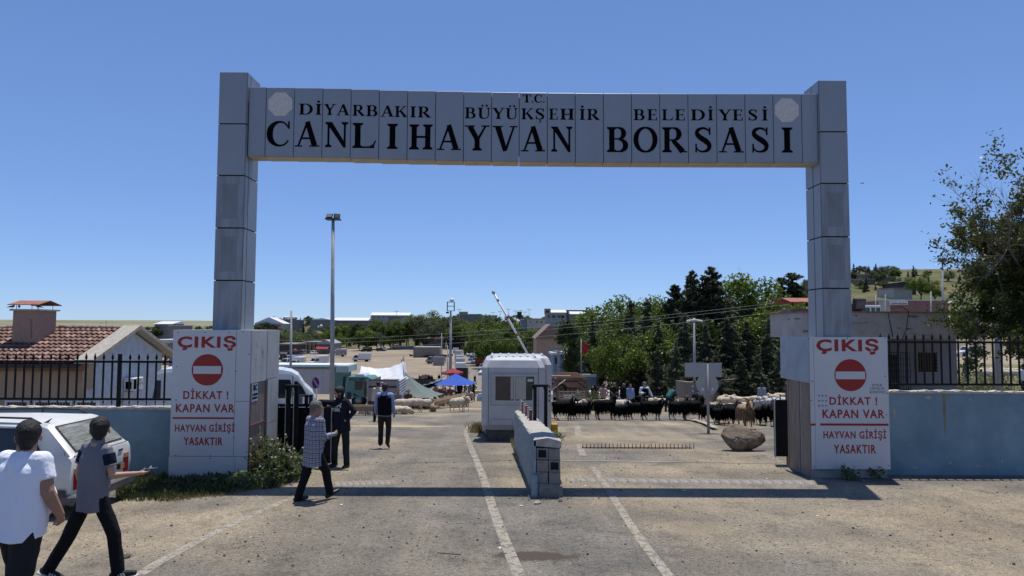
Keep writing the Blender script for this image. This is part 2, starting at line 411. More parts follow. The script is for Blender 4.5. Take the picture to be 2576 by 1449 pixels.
def worn(name, col, thr):
 M = bpy.data.materials.new(name); M.use_nodes = True; nt = M.node_tree; b = nt.nodes['Principled BSDF']; b.inputs['Roughness'].default_value = .9
 g = nd(nt, 'ShaderNodeNewGeometry'); n = nd(nt, 'ShaderNodeTexNoise'); n.inputs['Scale'].default_value = 7; n.inputs['Detail'].default_value = 12; n.inputs['Roughness'].default_value = .85
 nt.links.new(g.outputs['Position'], n.inputs['Vector'])
 r = nd(nt, 'ShaderNodeMapRange'); r.inputs[1].default_value = thr - .06; r.inputs[2].default_value = thr + .06; r.inputs[4].default_value = .9; nt.links.new(n.outputs['Fac'], r.inputs[0])
 n2 = nd(nt, 'ShaderNodeTexNoise'); n2.inputs['Scale'].default_value = 40; n2.inputs['Detail'].default_value = 4; nt.links.new(g.outputs['Position'], n2.inputs['Vector'])
 cr = nd(nt, 'ShaderNodeValToRGB'); cr.color_ramp.elements[0].color = (*[c * .6 for c in col], 1); cr.color_ramp.elements[1].color = (*col, 1)
 cr.color_ramp.elements[0].position = .3; cr.color_ramp.elements[1].position = .6
 nt.links.new(n2.outputs['Fac'], cr.inputs[0]); nt.links.new(cr.outputs[0], b.inputs['Base Color'])
 nt.links.new(r.outputs[0], b.inputs['Alpha']); return M
PAINT = worn('worn road paint', (.38, .34, .275), .46); PAINT2 = worn('faint road paint', (.38, .34, .27), .50)
ROADM = mat('far asphalt', (.19, .17, .145), .9, .15, .8, bump=.3, bscale=8)
road = drape([G(1120, 985), G(1178, 955), G(1196, 925), G(1192, 900), G(1180, 880), G(1170, 869)], (9, 8), .012, 'road', ROADM, 3); struct(road)
for nm, pts, w, mm in (('left edge line', [(330, 1460), (400, 1415), (530, 1345), (650, 1290), (745, 1248)], .15, PAINT), ('centre line', [(1310, 1460), (1270, 1360), (1240, 1280), (1215, 1200), (1190, 1140), (1175, 1100), (1170, 1080), (1190, 1065)], .15, PAINT),
                       ('lane line', [(1690, 1460), (1620, 1370), (1560, 1280), (1520, 1215), (1490, 1175)], .13, PAINT), ('lane dash', [(1466, 1147), (1458, 1118)], .18, PAINT), ('lane dash', [(1456, 1098), (1452, 1072)], .22, PAINT),
                       ('right edge line', [(2060, 1208), (1960, 1160), (1850, 1118), (1780, 1085), (1722, 1058)], .18, PAINT2), ('road centre line', [(1228, 935), (1213, 915), (1199, 890)], .25, PAINT)):
 o = drape([G(*p) for p in pts], w, .004 if 'road' not in nm else .03, 'road_marking', mm, .3); struct(o)
CRK = mat('tar joint', (.05, .045, .04), .9, .3, 20)
for pts in ([(1000, 1166), (1180, 1162), (1300, 1158)], [(1100, 1392), (1160, 1396)], [(1690, 1163), (1955, 1168)]):
 struct(drape([G(*p) for p in pts], .025, .006, 'road_joint', CRK, .3))
RAILM = mat('shiny gate track', (.5, .49, .45), .4, .2, 8, metal=.4)
tr = drape([G(1412, 1160), G(1600, 1162), G(1720, 1164)], .05, .012, 'gate_track', RAILM, .3)
tag(tr, 'flat steel gate track set in the road across the right lane', 'gate track')
def rock_mesh(seed, n=8, k=5):
 mb = MB(); mb.ell((0, 0, .25), (.5, .42, .33), n, k, smooth=False); r = random.Random(seed)
 mb.v = [tuple(c * (1 + r.uniform(-.22, .22)) for c in p) for p in mb.v]; return mb
STONE = [mat('dark loose stone', (.10, .09, .08), .95, .3, 4), mat('pale loose stone', (.40, .36, .29), .95, .2, 4)]
def stones():
 r = random.Random(3); V = []; Fs = []; mi = []; base = [rock_mesh(i, 6, 4) for i in range(5)]; k = 0
 for i in range(9500):
  if r.random() < .7: u, v = r.uniform(-60, 2640), 1130 + 330 * r.random() ** .9
  else: u, v = r.uniform(700, 2050), r.uniform(1060, 1200)
  d = ray(u, v);
  p = Vector((0, 0, CAMZ)) + d * ((CAMZ - .05) / -d.z)
  if abs(p.x - .63) < .4 and 12 < p.y < 17.5: continue
  s = .007 + .016 * r.random() ** 3 if r.random() < .975 else r.uniform(.025, .045)
  b = base[i % 5]; a = r.random() * 6.28
  for q in b.v: V.append((p.x + (q[0] * cos(a) - q[1] * sin(a)) * s, p.y + (q[0] * sin(a) + q[1] * cos(a)) * s, H(p.x, p.y) + q[2] * s - .002))
  for f in b.f:
   Fs.append(tuple(t + k for t in f)); mi.append(1 if i % 6 == 0 else 0)
  k += len(b.v)
 me = bpy.data.meshes.new('loose_stones'); me.from_pydata(V, [], Fs)
 for s_ in STONE: me.materials.append(s_)
 me.polygons.foreach_set('material_index', mi); o = bpy.data.objects.new('loose_gravel', me); COL.objects.link(o); o['kind'] = 'stuff'
 tag(o, 'dark and pale loose stones scattered over the dusty road', 'gravel')
stones()
def stone(u, v, s, label, i):
 p = G(u, v); me = rock_mesh(40 + i, 10, 7).mesh('stone', STONE[0] if i % 3 else STONE[1]); o = bpy.data.objects.new('stone', me); COL.objects.link(o)
 o.location = p - Vector((0, 0, s * .05)); o.scale = (s, s, s * .8); o.rotation_euler.z = i * 1.3; tag(o, label, 'stone')
LIT = mat('paper scrap', (.55, .53, .48), .9, .1, 5)
for i, (u, v) in enumerate(((1928, 1206), (1258, 1382), (1320, 1275), (640, 1352), (1470, 1222), (1715, 1235), (2055, 1300), (860, 1272))):
 p = G(u, v); mb = MB(); a = i * 1.1; s_ = .035 + .01 * (i % 3); mb.add([(0, 0, .004), (s_ * 1.6, .01, .012), (s_ * 1.5, s_, .006), (.2 * s_, s_ * .9, .015)], [(0, 1, 2, 3)]); o = mb.build('litter_scrap', LIT); o.location = p; o.rotation_euler.z = a
 tag(o, 'pale scrap of litter on the road, ' + ('under the right end of the speed bump', 'beside the centre line near the dark spill', 'at the divider foot', 'left of the edge line', 'next to the speed bump near the divider', 'in the gateway shadow', 'on the open ground below the right pillar', 'beyond the shadow band in the left lane')[i], 'litter')
stone(318, 1404, .10, 'dark fist sized stone just behind the striped trainer', 1)
stone(282, 1302, .13, 'small grey stone at the edge of the shade under the white car', 2)
stone(1352, 1268, .12, 'grey stone lying at the foot of the block divider end', 3)
stone(1410, 1262, .09, 'small pale stone right of the divider footing', 4)
T_, t_ = .20, .075
def stroke(pts, n=1):
 """pts: (x, y, w): a band of varying width -> outline"""
 P = []
 if n > 1:
  for i in range(len(pts) - 1):
   p0 = pts[max(i - 1, 0)]; p1 = pts[i]; p2 = pts[i + 1]; p3 = pts[min(i + 2, len(pts) - 1)]
   for k in range(n):
    s = k / n; P.append(tuple(.5 * ((2 * p1[j]) + (-p0[j] + p2[j]) * s + (2 * p0[j] - 5 * p1[j] + 4 * p2[j] - p3[j]) * s * s + (-p0[j] + 3 * p1[j] - 3 * p2[j] + p3[j]) * s ** 3) for j in range(3)))
  P.append(pts[-1])
 else: P = pts
 L, R = [], []
 for i, p in enumerate(P):
  a, b = P[max(i - 1, 0)], P[min(i + 1, len(P) - 1)]; dx, dy = b[0] - a[0], b[1] - a[1]; l = math.hypot(dx, dy) or 1
  nx, ny = -dy / l, dx / l; L.append((p[0] + nx * p[2] / 2, p[1] + ny * p[2] / 2)); R.append((p[0] - nx * p[2] / 2, p[1] - ny * p[2] / 2))
 return [[L[i], R[i], R[i + 1], L[i + 1]] for i in range(len(P) - 1)]
def rc(x0, y0, x1, y1): return [[(x0, y0), (x1, y0), (x1, y1), (x0, y1)]]
def stem(x, w=T_, y0=0, y1=1, s=.085, top=True, bot=True):
 o = rc(x - w / 2, y0, x + w / 2, y1)
 h = .05
 if bot: o += [[(x - w / 2 - s, y0), (x + w / 2 + s, y0), (x + w / 2 + s, y0 + h), (x + w / 2, y0 + h * 2.4), (x - w / 2, y0 + h * 2.4), (x - w / 2 - s, y0 + h)]]
 if top: o += [[(x - w / 2 - s, y1 - h), (x - w / 2, y1 - h * 2.4), (x + w / 2, y1 - h * 2.4), (x + w / 2 + s, y1 - h), (x + w / 2 + s, y1), (x - w / 2 - s, y1)]]
 return o
def bowl(x, yc, rx, ry, w0, w1, a0=-90, a1=90):
 pts = []
 for i in range(13):
  a = radians(a0 + (a1 - a0) * i / 12); k = abs(cos(a)) ** 1.3
  pts.append((x + rx * cos(a), yc + ry * sin(a), w0 + (w1 - w0) * k))
 return stroke(pts)
def S_(): return stroke([(.72, .70, .05), (.70, .84, .05), (.58, .935, .08), (.40, .965, .09), (.20, .88, .15), (.17, .72, .19), (.33, .58, .21), (.55, .45, .22), (.70, .30, .20), (.66, .12, .15), (.46, .035, .08), (.26, .06, .06), (.14, .18, .05), (.12, .32, .05)], 4) + rc(.69, .70, .76, 1.0) + rc(.085, .0, .15, .34)
GL = {
 'I': lambda: (.42, stem(.21)),
 'L': lambda: (.86, stem(.21) + rc(.29, 0, .80, .065) + [[(.62, .065), (.78, .065), (.86, .30), (.82, .30), (.74, .14)]]),
 'H': lambda: (.92, stem(.2) + stem(.72) + rc(.28, .46, .64, .54)),
 'N': lambda: (.96, stem(.19, .075) + stem(.80, .075, bot=False) + [[(.10, 1), (.32, 1), (.84, .12), (.84, -.02), (.76, -.02), (.155, .90)]]),
 'A': lambda: (1.0, stroke([(.16, .04, .07), (.50, .97, .09)]) + stroke([(.80, .04, .22), (.50, 1.0, .19)]) + rc(.27, .30, .68, .37) + rc(.02, 0, .32, .05) + rc(.60, 0, 1.0, .05)),
 'V': lambda: (1.0, stroke([(.20, .97, .22), (.50, .0, .17)]) + stroke([(.84, .97, .07), (.52, .03, .10)]) + rc(0, .95, .40, 1.0) + rc(.68, .95, .98, 1.0)),
 'Y': lambda: (.98, stroke([(.20, .97, .21), (.50, .42, .19)]) + stroke([(.82, .97, .07), (.52, .44, .10)]) + stem(.49, T_, 0, .48, top=False) + rc(.0, .95, .40, 1.0) + rc(.66, .95, .98, 1.0)),
 'B': lambda: (.84, stem(.21) + rc(.29, .0, .50, .06) + rc(.29, .94, .48, 1) + rc(.29, .50, .50, .555) + bowl(.46, .745, .20, .222, .06, .19) + bowl(.48, .265, .25, .235, .06, .20)),
 'R': lambda: (.96, stem(.21) + rc(.29, .94, .48, 1) + rc(.29, .46, .48, .52) + bowl(.46, .73, .22, .24, .06, .20) + stroke([(.44, .48, .16), (.82, .03, .22)]) + rc(.68, 0, .99, .05)),
 'D': lambda: (.96, stem(.21) + rc(.29, .0, .44, .06) + rc(.29, .94, .44, 1) + bowl(.42, .5, .40, .47, .06, .20)),
 'O': lambda: (1.0, bowl(.5, .5, .40, .48, .07, .21) + bowl(.5, .5, .40, .48, .07, .21, 90, 270)),
 'C': lambda: (.92, stroke([(.80, .76, .05), (.70, .90, .06), (.54, .97, .07), (.34, .93, .12), (.17, .75, .20), (.12, .5, .23), (.17, .25, .20), (.34, .07, .12), (.54, .03, .07), (.70, .09, .06), (.82, .24, .05)], 4) + rc(.80, .70, .86, 1.0)),
 'S': lambda: (.82, S_()),
 'E': lambda: (.80, stem(.21) + rc(.29, .0, .72, .055) + rc(.29, .945, .68, 1) + rc(.29, .475, .58, .535) + rc(.66, .0, .72, .26) + rc(.63, .76, .68, 1) + rc(.55, .38, .59, .63)),
 'K': lambda: (.96, stem(.21) + stroke([(.78, .96, .06), (.32, .46, .08)]) + stroke([(.44, .58, .16), (.84, .03, .22)]) + rc(.62, .95, .92, 1) + rc(.66, 0, .99, .05)),
 'U': lambda: (.94, stem(.20, T_, .25, 1, bot=False) + stem(.78, .075, .25, 1, bot=False) + stroke([(.20, .30, .20), (.24, .12, .17), (.38, .03, .10), (.52, .02, .07), (.68, .08, .06), (.78, .28, .075)], 4)),
 'T': lambda: (.84, stem(.42, top=False) + rc(.04, .94, .80, 1) + [[(.04, .72), (.08, .72), (.16, .94), (.04, .94)]] + [[(.76, .72), (.80, .72), (.80, .94), (.68, .94)]]),
 '.': lambda: (.2, [[(.1 + .1 * cos(i * pi / 5), .09 + .09 * sin(i * pi / 5)) for i in range(10)]]),
}
def circ(x, y, r): return [[(x + r * cos(i * pi / 6), y + r * sin(i * pi / 6)) for i in range(12)]]
def glyph(ch):
 w, p = GL[{'İ': 'I', 'Ü': 'U', 'Ş': 'S'}.get(ch, ch)](); p = list(p)
 if ch == 'İ': p += circ(w / 2, 1.20, .10)
 if ch == 'Ü': p += circ(w * .36, 1.18, .085) + circ(w * .70, 1.18, .085)
 if ch == 'Ş': p += stroke([(.42, .02, .06), (.42, -.08, .06), (.52, -.14, .08), (.46, -.25, .06), (.32, -.24, .04)], 3)
 return w, p
def letter_obj(ch, parent, x, z, w, h, y, m):
 gw, polys = glyph(ch); mb = MB()
 for i, pl in enumerate(polys):
  ar = sum(a[0] * b[1] - b[0] * a[1] for a, b in zip(pl, pl[1:] + pl[:1]))
  if ar < 0: pl = pl[::-1]
  mb.prism([(a * w / gw, b * h) for a, b in pl], y - .004 - .00012 * (i % 29), y + .001, 'y')
 o = mb.build('letter', m, parent, fix=False); o.location = (x, 0, z); return o
def alum():
 M = mat('grey composite cladding', (.245, .268, .305), .42, .06, 2.2, spec=.5, stretch=(1, 1, .35), bump=.03, bscale=3)
 return M
def stained():
 M = bpy.data.materials.new('grey cladding with glue stains'); M.use_nodes = True; nt = M.node_tree; L = nt.links.new; b = nt.nodes['Principled BSDF']; b.inputs['Roughness'].default_value = .45
 tc = nd(nt, 'ShaderNodeTexCoord'); n = nd(nt, 'ShaderNodeTexNoise'); n.inputs['Scale'].default_value = 3; n.inputs['Detail'].default_value = 7
 mp = nd(nt, 'ShaderNodeMapping'); mp.inputs['Scale'].default_value = (2.5, 1, .5); L(tc.outputs['Object'], mp.inputs[0]); L(mp.outputs[0], n.inputs['Vector'])
 cr = nd(nt, 'ShaderNodeValToRGB'); e = cr.color_ramp.elements; e[0].position = .35; e[0].color = (.175, .185, .20, 1); e[1].position = .6; e[1].color = (.245, .268, .305, 1)
 L(n.outputs['Fac'], cr.inputs[0])
 s = nd(nt, 'ShaderNodeSeparateXYZ'); L(tc.outputs['Object'], s.inputs[0])
 def win(o, c, w):
  a = nd(nt, 'ShaderNodeMath', operation='SUBTRACT'); L(o, a.inputs[0]); a.inputs[1].default_value = c
  ab = nd(nt, 'ShaderNodeMath', operation='ABSOLUTE'); L(a.outputs[0], ab.inputs[0])
  ad = nd(nt, 'ShaderNodeMath', operation='MULTIPLY_ADD'); L(n.outputs['Fac'], ad.inputs[0]); ad.inputs[1].default_value = .08; L(ab.outputs[0], ad.inputs[2])
  r = nd(nt, 'ShaderNodeMapRange'); r.inputs[1].default_value = w + .05; r.inputs[2].default_value = w + .035; L(ad.outputs[0], r.inputs[0]); return r.outputs[0]
 mu = nd(nt, 'ShaderNodeMath', operation='MULTIPLY'); L(win(s.outputs['X'], .0, .17), mu.inputs[0]); L(win(s.outputs['Z'], .0, .36), mu.inputs[1])
 mv = nd(nt, 'ShaderNodeMath', operation='MULTIPLY'); L(mu.outputs[0], mv.inputs[0]); mv.inputs[1].default_value = .5
 mx = nd(nt, 'ShaderNodeMix', data_type='RGBA'); L(mv.outputs[0], mx.inputs[0]); L(cr.outputs[0], mx.inputs[6]); mx.inputs[7].default_value = (.145, .15, .16, 1)
 L(mx.outputs[2], b.inputs['Base Color']); return M
ALU, ALUS = alum(), stained()
JOINT = mat('dark joint backing', (.02, .02, .022), .9, .2, 5)
SOFF = mat('bounce lit soffit cladding', (.42, .37, .30), .6, .15, 3)  # ground bounce painted into the underside as a paler, warmer colour
gate = thing('gateway', 'tall grey clad gateway spanning both lanes with large black serif letters on its beam', 'gateway', (0, 14, 0))
GO = (0, 14, 0)
def gcol(x0, x1, zt, joints, split):
 D0, D1 = 14.0, 14.7; mb = MB(); mb.box((x0 + .02, D0 + .02, -.1), (x1 - .02, D1 - .02, zt - .02)); core = mb.build('column', JOINT, gate, GO)
 zs = [zt] + joints + [.3]; inner = x1 if x0 < 0 else x0; sgn = 1 if x0 < 0 else -1
 for i in range(len(zs) - 1):
  z1, z0 = zs[i], zs[i + 1] + .025; h = (z1 - z0) / 2; c = (z0 + z1) / 2
  f = MB().box((-(x1 - x0) / 2, -.012, -h), ((x1 - x0) / 2, .02, h), bev=.006); f.build('cladding_panel', ALUS if i in (2, 3, 4) else ALU, core).location = ((x0 + x1) / 2, D0 - 14, c)
  for (a, b) in ((0, split), (split + .012, D1 - D0)):
   f = MB().box((-.012, a + .02, -h), (.02 if sgn < 0 else .012, b, h)); f.build('cladding_panel', ALU, core).location = (inner, 0, c)
  f = MB().box((-.015, 0.02, -h), (.015, .68, h)); f.build('cladding_panel', ALU, core).location = (x0 if sgn > 0 else x1, 0, c)
 f = MB().box((x0, 14.0, zt - .02), (x1, D1, zt + .004)); f.build('cap', ALU, core, GO)
def zat(v, D, u=1288): return at(u, v, D).z
gcol(at(554, 182, 14).x, at(622, 182, 14).x, zat(182, 14, 590), [zat(v, 14, 590) for v in (313, 443, 575, 707)], .17)
gcol(at(2060, 203, 14).x, at(2128, 203, 14).x, zat(203, 14, 2094), [zat(v, 14, 2094) for v in (333, 463, 597, 727)], .33)
DB = 14.08
def vtop(u): return lerpt([(628, 219), (670, 220.5), (840, 223), (1000, 228), (1300, 233.5), (1500, 235.5), (1700, 236.3), (2055, 237)], u)
us = [628, 671, 742, 813, 884, 955, 1026, 1096.5, 1167, 1237, 1306.5, 1377, 1447, 1517.5, 1588, 1659, 1730, 1801.5, 1873, 1943.5, 2015, 2055]
xl, xr = at(628, 300, DB).x, at(2056, 300, DB).x
core = MB().box((xl + .01, DB + .02, at(640, 390, DB).z + .08), (xr - .01, DB + .36, at(1300, 240, DB).z - .05)).build('beam', JOINT, gate, GO)
for a, b in zip(us, us[1:]):
 um = (a + b) / 2; vt = vtop(um); x0, x1 = at(a, vt, DB).x + .006, at(b, vt, DB).x - .006
 z1 = at(um, vt, DB).z; z0 = at(um, vt + 172.5, DB).z; w = x1 - x0; c = (x0 + x1) / 2
 f = MB().box((-w / 2, -.015, z0 - z1), (w / 2, .02, 0), bev=.005); o = f.build('cladding_panel', ALU, core); o.location = (c, DB - 14, z1)
 for (y0, y1) in ((.022, .2), (.207, .38)):
  o = MB().box((-w / 2, y0, -.015), (w / 2, y1, .01)).build('soffit_panel', SOFF, core); o.location = (c, DB - 14, z0)
 o = MB().box((-w / 2, .36, z0 - z1 + .02), (w / 2, .38, 0)).build('cladding_panel', ALU, core); o.location = (c, DB - 14, z1)
 o = MB().box((-w / 2, .021, -.02), (w / 2, .359, 0)).build('cap', ALU, core); o.location = (c, DB - 14, z1)
o = MB().tube([at(884, 398, DB + .05), at(885, 404, DB + .05)], .008).build('drip_wire', BLACKM, core, GO)
def put(ch, u0, u1, off, h):
 vt = vtop((u0 + u1) / 2); zt = at((u0 + u1) / 2, vt + off, DB); zb = at((u0 + u1) / 2, vt + off + h, DB); x0, x1 = at(u0, vt + off, DB).x, at(u1, vt + off, DB).x
 letter_obj(ch, core, x0, zb.z, x1 - x0, zt.z - zb.z, DB - 14 - .0155, DARKTXT)
k1 = lambda x: 503 + .3418 * x
k2 = lambda x: 1320.7 + .3418 * x
for s, L_ in ((k1, [('C', 495, 675), ('A', 700, 885), ('N', 912, 1100), ('L', 1120, 1300), ('I', 1375, 1463), ('H', 1540, 1717), ('A', 1742, 1922), ('Y', 1950, 2132), ('V', 2155, 2340), ('A', 2360, 2540)]),
              (k2, [('N', 180, 355), ('B', 597, 760), ('O', 797, 973), ('R', 1003, 1185), ('S', 1237, 1372), ('A', 1420, 1606), ('S', 1655, 1792), ('I', 1880, 1970)])):
 for c, a, b in L_: put(c, s(a), s(b), 84.5, 63)
for s, L_ in ((k1, [('D', 730, 838), ('İ', 852, 898), ('Y', 913, 1003), ('A', 1005, 1105), ('R', 1125, 1215), ('B', 1225, 1310), ('A', 1330, 1430), ('K', 1435, 1525), ('I', 1548, 1592), ('R', 1605, 1700), ('B', 1950, 2030), ('Ü', 2045, 2140), ('Y', 2150, 2245), ('Ü', 2250, 2340), ('K', 2365, 2455), ('Ş', 2465, 2535)]),
              (k2, [('E', 175, 248), ('H', 258, 362), ('İ', 400, 443), ('R', 455, 548), ('B', 797, 880), ('E', 897, 977), ('L', 1005, 1090), ('E', 1100, 1183), ('D', 1217, 1327), ('İ', 1342, 1385), ('Y', 1418, 1520), ('E', 1525, 1607), ('S', 1637, 1707), ('İ', 1740, 1785)])):
 for c, a, b in L_: put(c, s(a), s(b), 39.5, 27.5)
for c, a, b in (('T', 2372, 2440), ('.', 2441, 2453), ('C', 2460, 2520), ('.', 2525, 2537)): put(c, k1(a), k1(b), 4.5, 20.5)
GLUE = mat('pale dried glue', (.56, .53, .49), .9, .12, 14, bump=.3)
for uc, vc in ((705, 262), (1979.5, 277)):
 mb = MB(); r = random.Random(int(uc)); pts = []
 R = .277
 for i in range(8):
  a0, a1 = radians(22.5 + 45 * i), radians(67.5 + 45 * i)
  for k in range(8):
   f = k / 8; x = cos(a0) + (cos(a1) - cos(a0)) * f; z = sin(a0) + (sin(a1) - sin(a0)) * f; q = R * (1.0 if k % 2 else .955) * r.uniform(.985, 1.01)
   pts.append((x * q, z * q))
 p = at(uc, vc, DB - .02)
 mb.prism(pts, -.003, 0, 'y'); o = mb.build('emblem_residue', GLUE, core); o.location = (p.x, DB - 14 - .0155, p.z)
ALW = mat('white aluminium sheet', (.50, .505, .515), .3, .04, 1.5, spec=.5, bump=.04, bscale=2.5)
ALWS = mat('white aluminium sheet side', (.46, .46, .44), .45, .12, 3, stretch=(2, 2, .6))
PALEB = mat('pale blue grey sheet', (.30, .34, .39), .5, .12, 3)
PLYB = mat('weathered brown board', (.24, .19, .15), .85, .3, 4, stretch=(4, 4, .5), bump=.3)
SCR = mat('screw head', (.03, .03, .035), .5, .1, 4)
def screws(parent, pts, D, org):
 mb = MB()
 mb.cyl((0, -.006, 0), .011, .008, 8, 'y'); me = mb.mesh('screw', SCR)
 for u, v in pts: p = at(u, v, D); piece('screw', me, parent, (p.x - org[0], D - org[1] - .011, p.z - org[2]))
def disc_noentry(parent, u, v, ru, D, org, barbox):
 p = at(u, v, D); r = (at(u + ru, v, D).x - p.x)
 mb = MB(); mb.prism([(r * cos(i * pi / 24), r * sin(i * pi / 24)) for i in range(48)], -.004, 0, 'y'); o = mb.build('no_entry_disc', RED, parent); o.location = (p.x - org[0], D - org[1] - .012, p.z - org[2])
 a, b = at(barbox[0], barbox[3], D), at(barbox[2], barbox[1], D)
 MB().box((a.x - p.x, -.0075, a.z - p.z), (b.x - p.x, -.003, b.z - p.z)).build('bar', ALW, o)
def sign_text(parent, txt, box, D, org, m=RED, **k):
 a, b = at(box[0], box[3], D), at(box[2], box[1], D)
 return text(txt, parent, (a.x - org[0], D - org[1] - .0135, a.z - org[2]), b.x - a.x, b.z - a.z, m, **k)
LO = (-6, 13.55, 0); DL = 13.55
lp = thing('sign_pillar', 'white sheet metal pillar at the left column base with exit lettering and no entry disc', 'sign pillar', LO)
xa, xb, xc = at(437, 830, DL).x, at(596, 830, DL).x, at(632, 830, DL).x; zt = at(530, 831, DL).z
core = MB().box((xa + .02, DL + .02, -.15), (xc - .02, DL + 1.6, zt - .02)).build('core', JOINT, lp, LO)
zj, zj2 = at(590, 1148, DL).z, at(590, 938, DL).z
for nm, x0, x1, z0, z1 in (('sheet', xa, xb - .004, zj + .004, zt), ('sheet', xb + .004, xc, zj2 - .55, zt), ('sheet', xb + .004, xc, zj + .004, zj2 - .558), ('sheet', xa - .01, xb + .03, -.05, zj - .004), ('sheet', xb + .036, xc - .005, -.05, zj - .004)):
 MB().box((x0, DL - .012, z0), (x1, DL + .02, z1)).build(nm, ALW, lp, LO)
MB().box((xa, DL, zt - .01), (xc, DL + 1.58, zt + .006)).build('cap', ALWS, lp, LO)
MB().box((xa - .012, DL + .02, -.1), (xa + .01, DL + 1.6, zt)).build('sheet', ALWS, lp, LO)
zs = at(632, 965, DL).z
for y0, y1, z0, z1, mm in ((0, .86, zs, zt, ALWS), (.875, 1.62, zs + .02, zt, ALWS), (.95, 1.62, .95, zs + .01, ALWS), (.95, 1.62, -.05, .94, ALWS)):
 MB().box((xc - .01, DL + y0 + .02, z0), (xc + .014, DL + y1, z1)).build('sheet', mm, lp, LO)
MB().box((xc - .019, DL + .03, -.05), (xc - .004, DL + .86, zs - .01)).build('board', PLYB, lp, LO)
for y in (.02, .86): MB().box((xc - .02, DL + y, -.05), (xc + .012, DL + y + .035, zs)).build('frame', RUST, lp, LO)
MB().box((xc - .02, DL + .05, 1.0), (xc + .01, DL + .86, 1.04)).build('frame', RUST, lp, LO)
B1 = lambda x, y: (377.4 + .3038 * x, 817.6 + .3038 * y)
def bx_(f, x0, y0, x1, y1): a = f(x0, y0); b = f(x1, y1); return (a[0], a[1], b[0], b[1])
for tx, b in (('ÇIKIŞ', (228, 90, 716, 212)), ('DİKKAT !', (277, 524, 652, 613)), ('KAPAN VAR', (215, 655, 703, 722)), ('HAYVAN GİRİŞİ', (208, 805, 703, 898)), ('YASAKTIR', (280, 930, 604, 995))):
 sign_text(lp, tx, bx_(B1, *b), DL, LO, bold=.035 if tx == 'ÇIKIŞ' else .022, space=1.15)
disc_noentry(lp, *B1(477, 371), 39.3, DL, LO, bx_(B1, 360, 340, 592, 403))
a, b = at(*B1(190, 776), DL), at(*B1(697, 764), DL); MB().box((a.x, DL - .016, a.z), (b.x, DL - .011, b.z)).build('red_line', RED, lp, LO)
screws(lp, [B1(*p) for p in ((235, 62), (458, 60), (660, 62), (775, 56), (822, 242), (225, 345), (217, 620), (215, 1080), (500, 1082), (800, 1048), (500, 1104), (800, 1110), (697, 925), (715, 383))], DL, LO)
nb = thing('paper_notice', 'white printed psychotechnical notice pasted on the brown board of the left pillar', 'notice', (xc - .001, DL + .28, 1.75))
MB().box((-.002, -.16, -.26), (.001, .16, .26)).build('sheet', mat('paper', (.62, .63, .64), .8, .05, 8), nb)
for tx, y, z, w, h in (('PSİKOTEKNİK', -.14, .10, .28, .075), ('SRC', -.11, -.05, .22, .12), ('TEL: 0412 228 88 08', -.14, -.15, .28, .05), ('GSM: 0536 963 61 77', -.14, -.22, .28, .05)):
 text(tx, nb, (.003, y, z), w, h, DARKTXT, (0, 0, pi / 2), bold=.03)
GH = mat('grey glue smear', (.38, .38, .37), .8, .2, 10)
mb = MB()
for y, z, l, a in ((.25, 2.3, .30, 1.45), (.30, 2.6, .16, 2.3), (.62, 2.45, .30, 2.1), (.60, 2.42, .22, 1.0), (.5, 2.15, .08, 1.5), (.62, 2.1, .1, 2.0), (1.2, 1.7, .22, 1.5), (1.15, 1.45, .18, 1.3)):
 d = Vector((0, cos(a), sin(a))) * l / 2; s = Vector((0, -sin(a), cos(a))) * .018; c = Vector((xc + .0155, DL + y, z))
 mb.quad(c - d - s, c + d - s, c + d + s, c - d + s)
mb.build('glue_smear', GH, lp, LO, fix=False)
RO = (6.6, 13.93, 0); DR = 13.93
rp = thing('sign_pillar', 'pillar at the right column base whose exit sheet carries cow stickers and a house for sale notice', 'sign pillar', RO)
x0, x1 = at(2036, 848, DR).x, at(2231, 849, DR).x; zt = at(2130, 848, DR).z; zb = at(2140, 1180, DR).z
x0b, x1b = x0 + .03, x1 + .0
xm = at(2052, 848, DR).x
core = MB().box((x0 + .05, DR + .03, -.15), (x1 - .05, DR + 1.3, zt - .03)).build('core', CONC, rp, RO)
MB().box((x0 + .08, DR - .012, zb), (x1, DR + .015, zt)).build('sheet', ALW, rp, RO)
MB().box((x0, DR - .006, at(2045, 1068, DR).z), (x0 + .077, DR + .02, zt)).build('sheet', ALW, rp, RO)
MB().box((x0 + .01, DR - .006, zb), (x0 + .077, DR + .02, at(2045, 1068, DR).z - .006)).build('sheet', ALW, rp, RO)
MB().box((x0 - .01, DR + .02, at(2036, 964, DR).z), (x0 + .012, DR + 1.5, zt - .01)).build('sheet', PALEB, rp, RO)
for y0, y1 in ((.1, .52), (.6, 1.15)): MB().box((x0 + .02, DR + y0, -.1), (x0 + .045, DR + y1, 1.9)).build('board', PLYB, rp, RO)
for y in (.06, .54, 1.18): MB().box((x0 + .03, DR + y, -.1), (x0 + .08, DR + y + .04, 1.92)).build('frame', RUST if y > 1 else GREYST, rp, RO)
MB().box((x0 + .035, DR + .1, 1.0), (x0 + .06, DR + 1.18, 1.04)).build('frame', RUST, rp, RO)
B2 = lambda x, y: (1918.2 + .28205 * x, 817.6 + .28205 * y)
for tx, b in (('ÇIKIŞ', (478, 123, 1030, 262)), ('DİKKAT !', (595, 620, 1018, 712)), ('KAPAN VAR', (533, 755, 1083, 830)), ('HAYVAN GİRİŞİ', (542, 926, 1098, 1028)), ('YASAKTIR', (634, 1067, 1007, 1145))):
 sign_text(rp, tx, bx_(B2, *b), DR, RO, bold=.035 if tx == 'ÇIKIŞ' else .022, space=1.15)
disc_noentry(rp, *B2(781, 447), 40, DR, RO, bx_(B2, 650, 415, 910, 482))
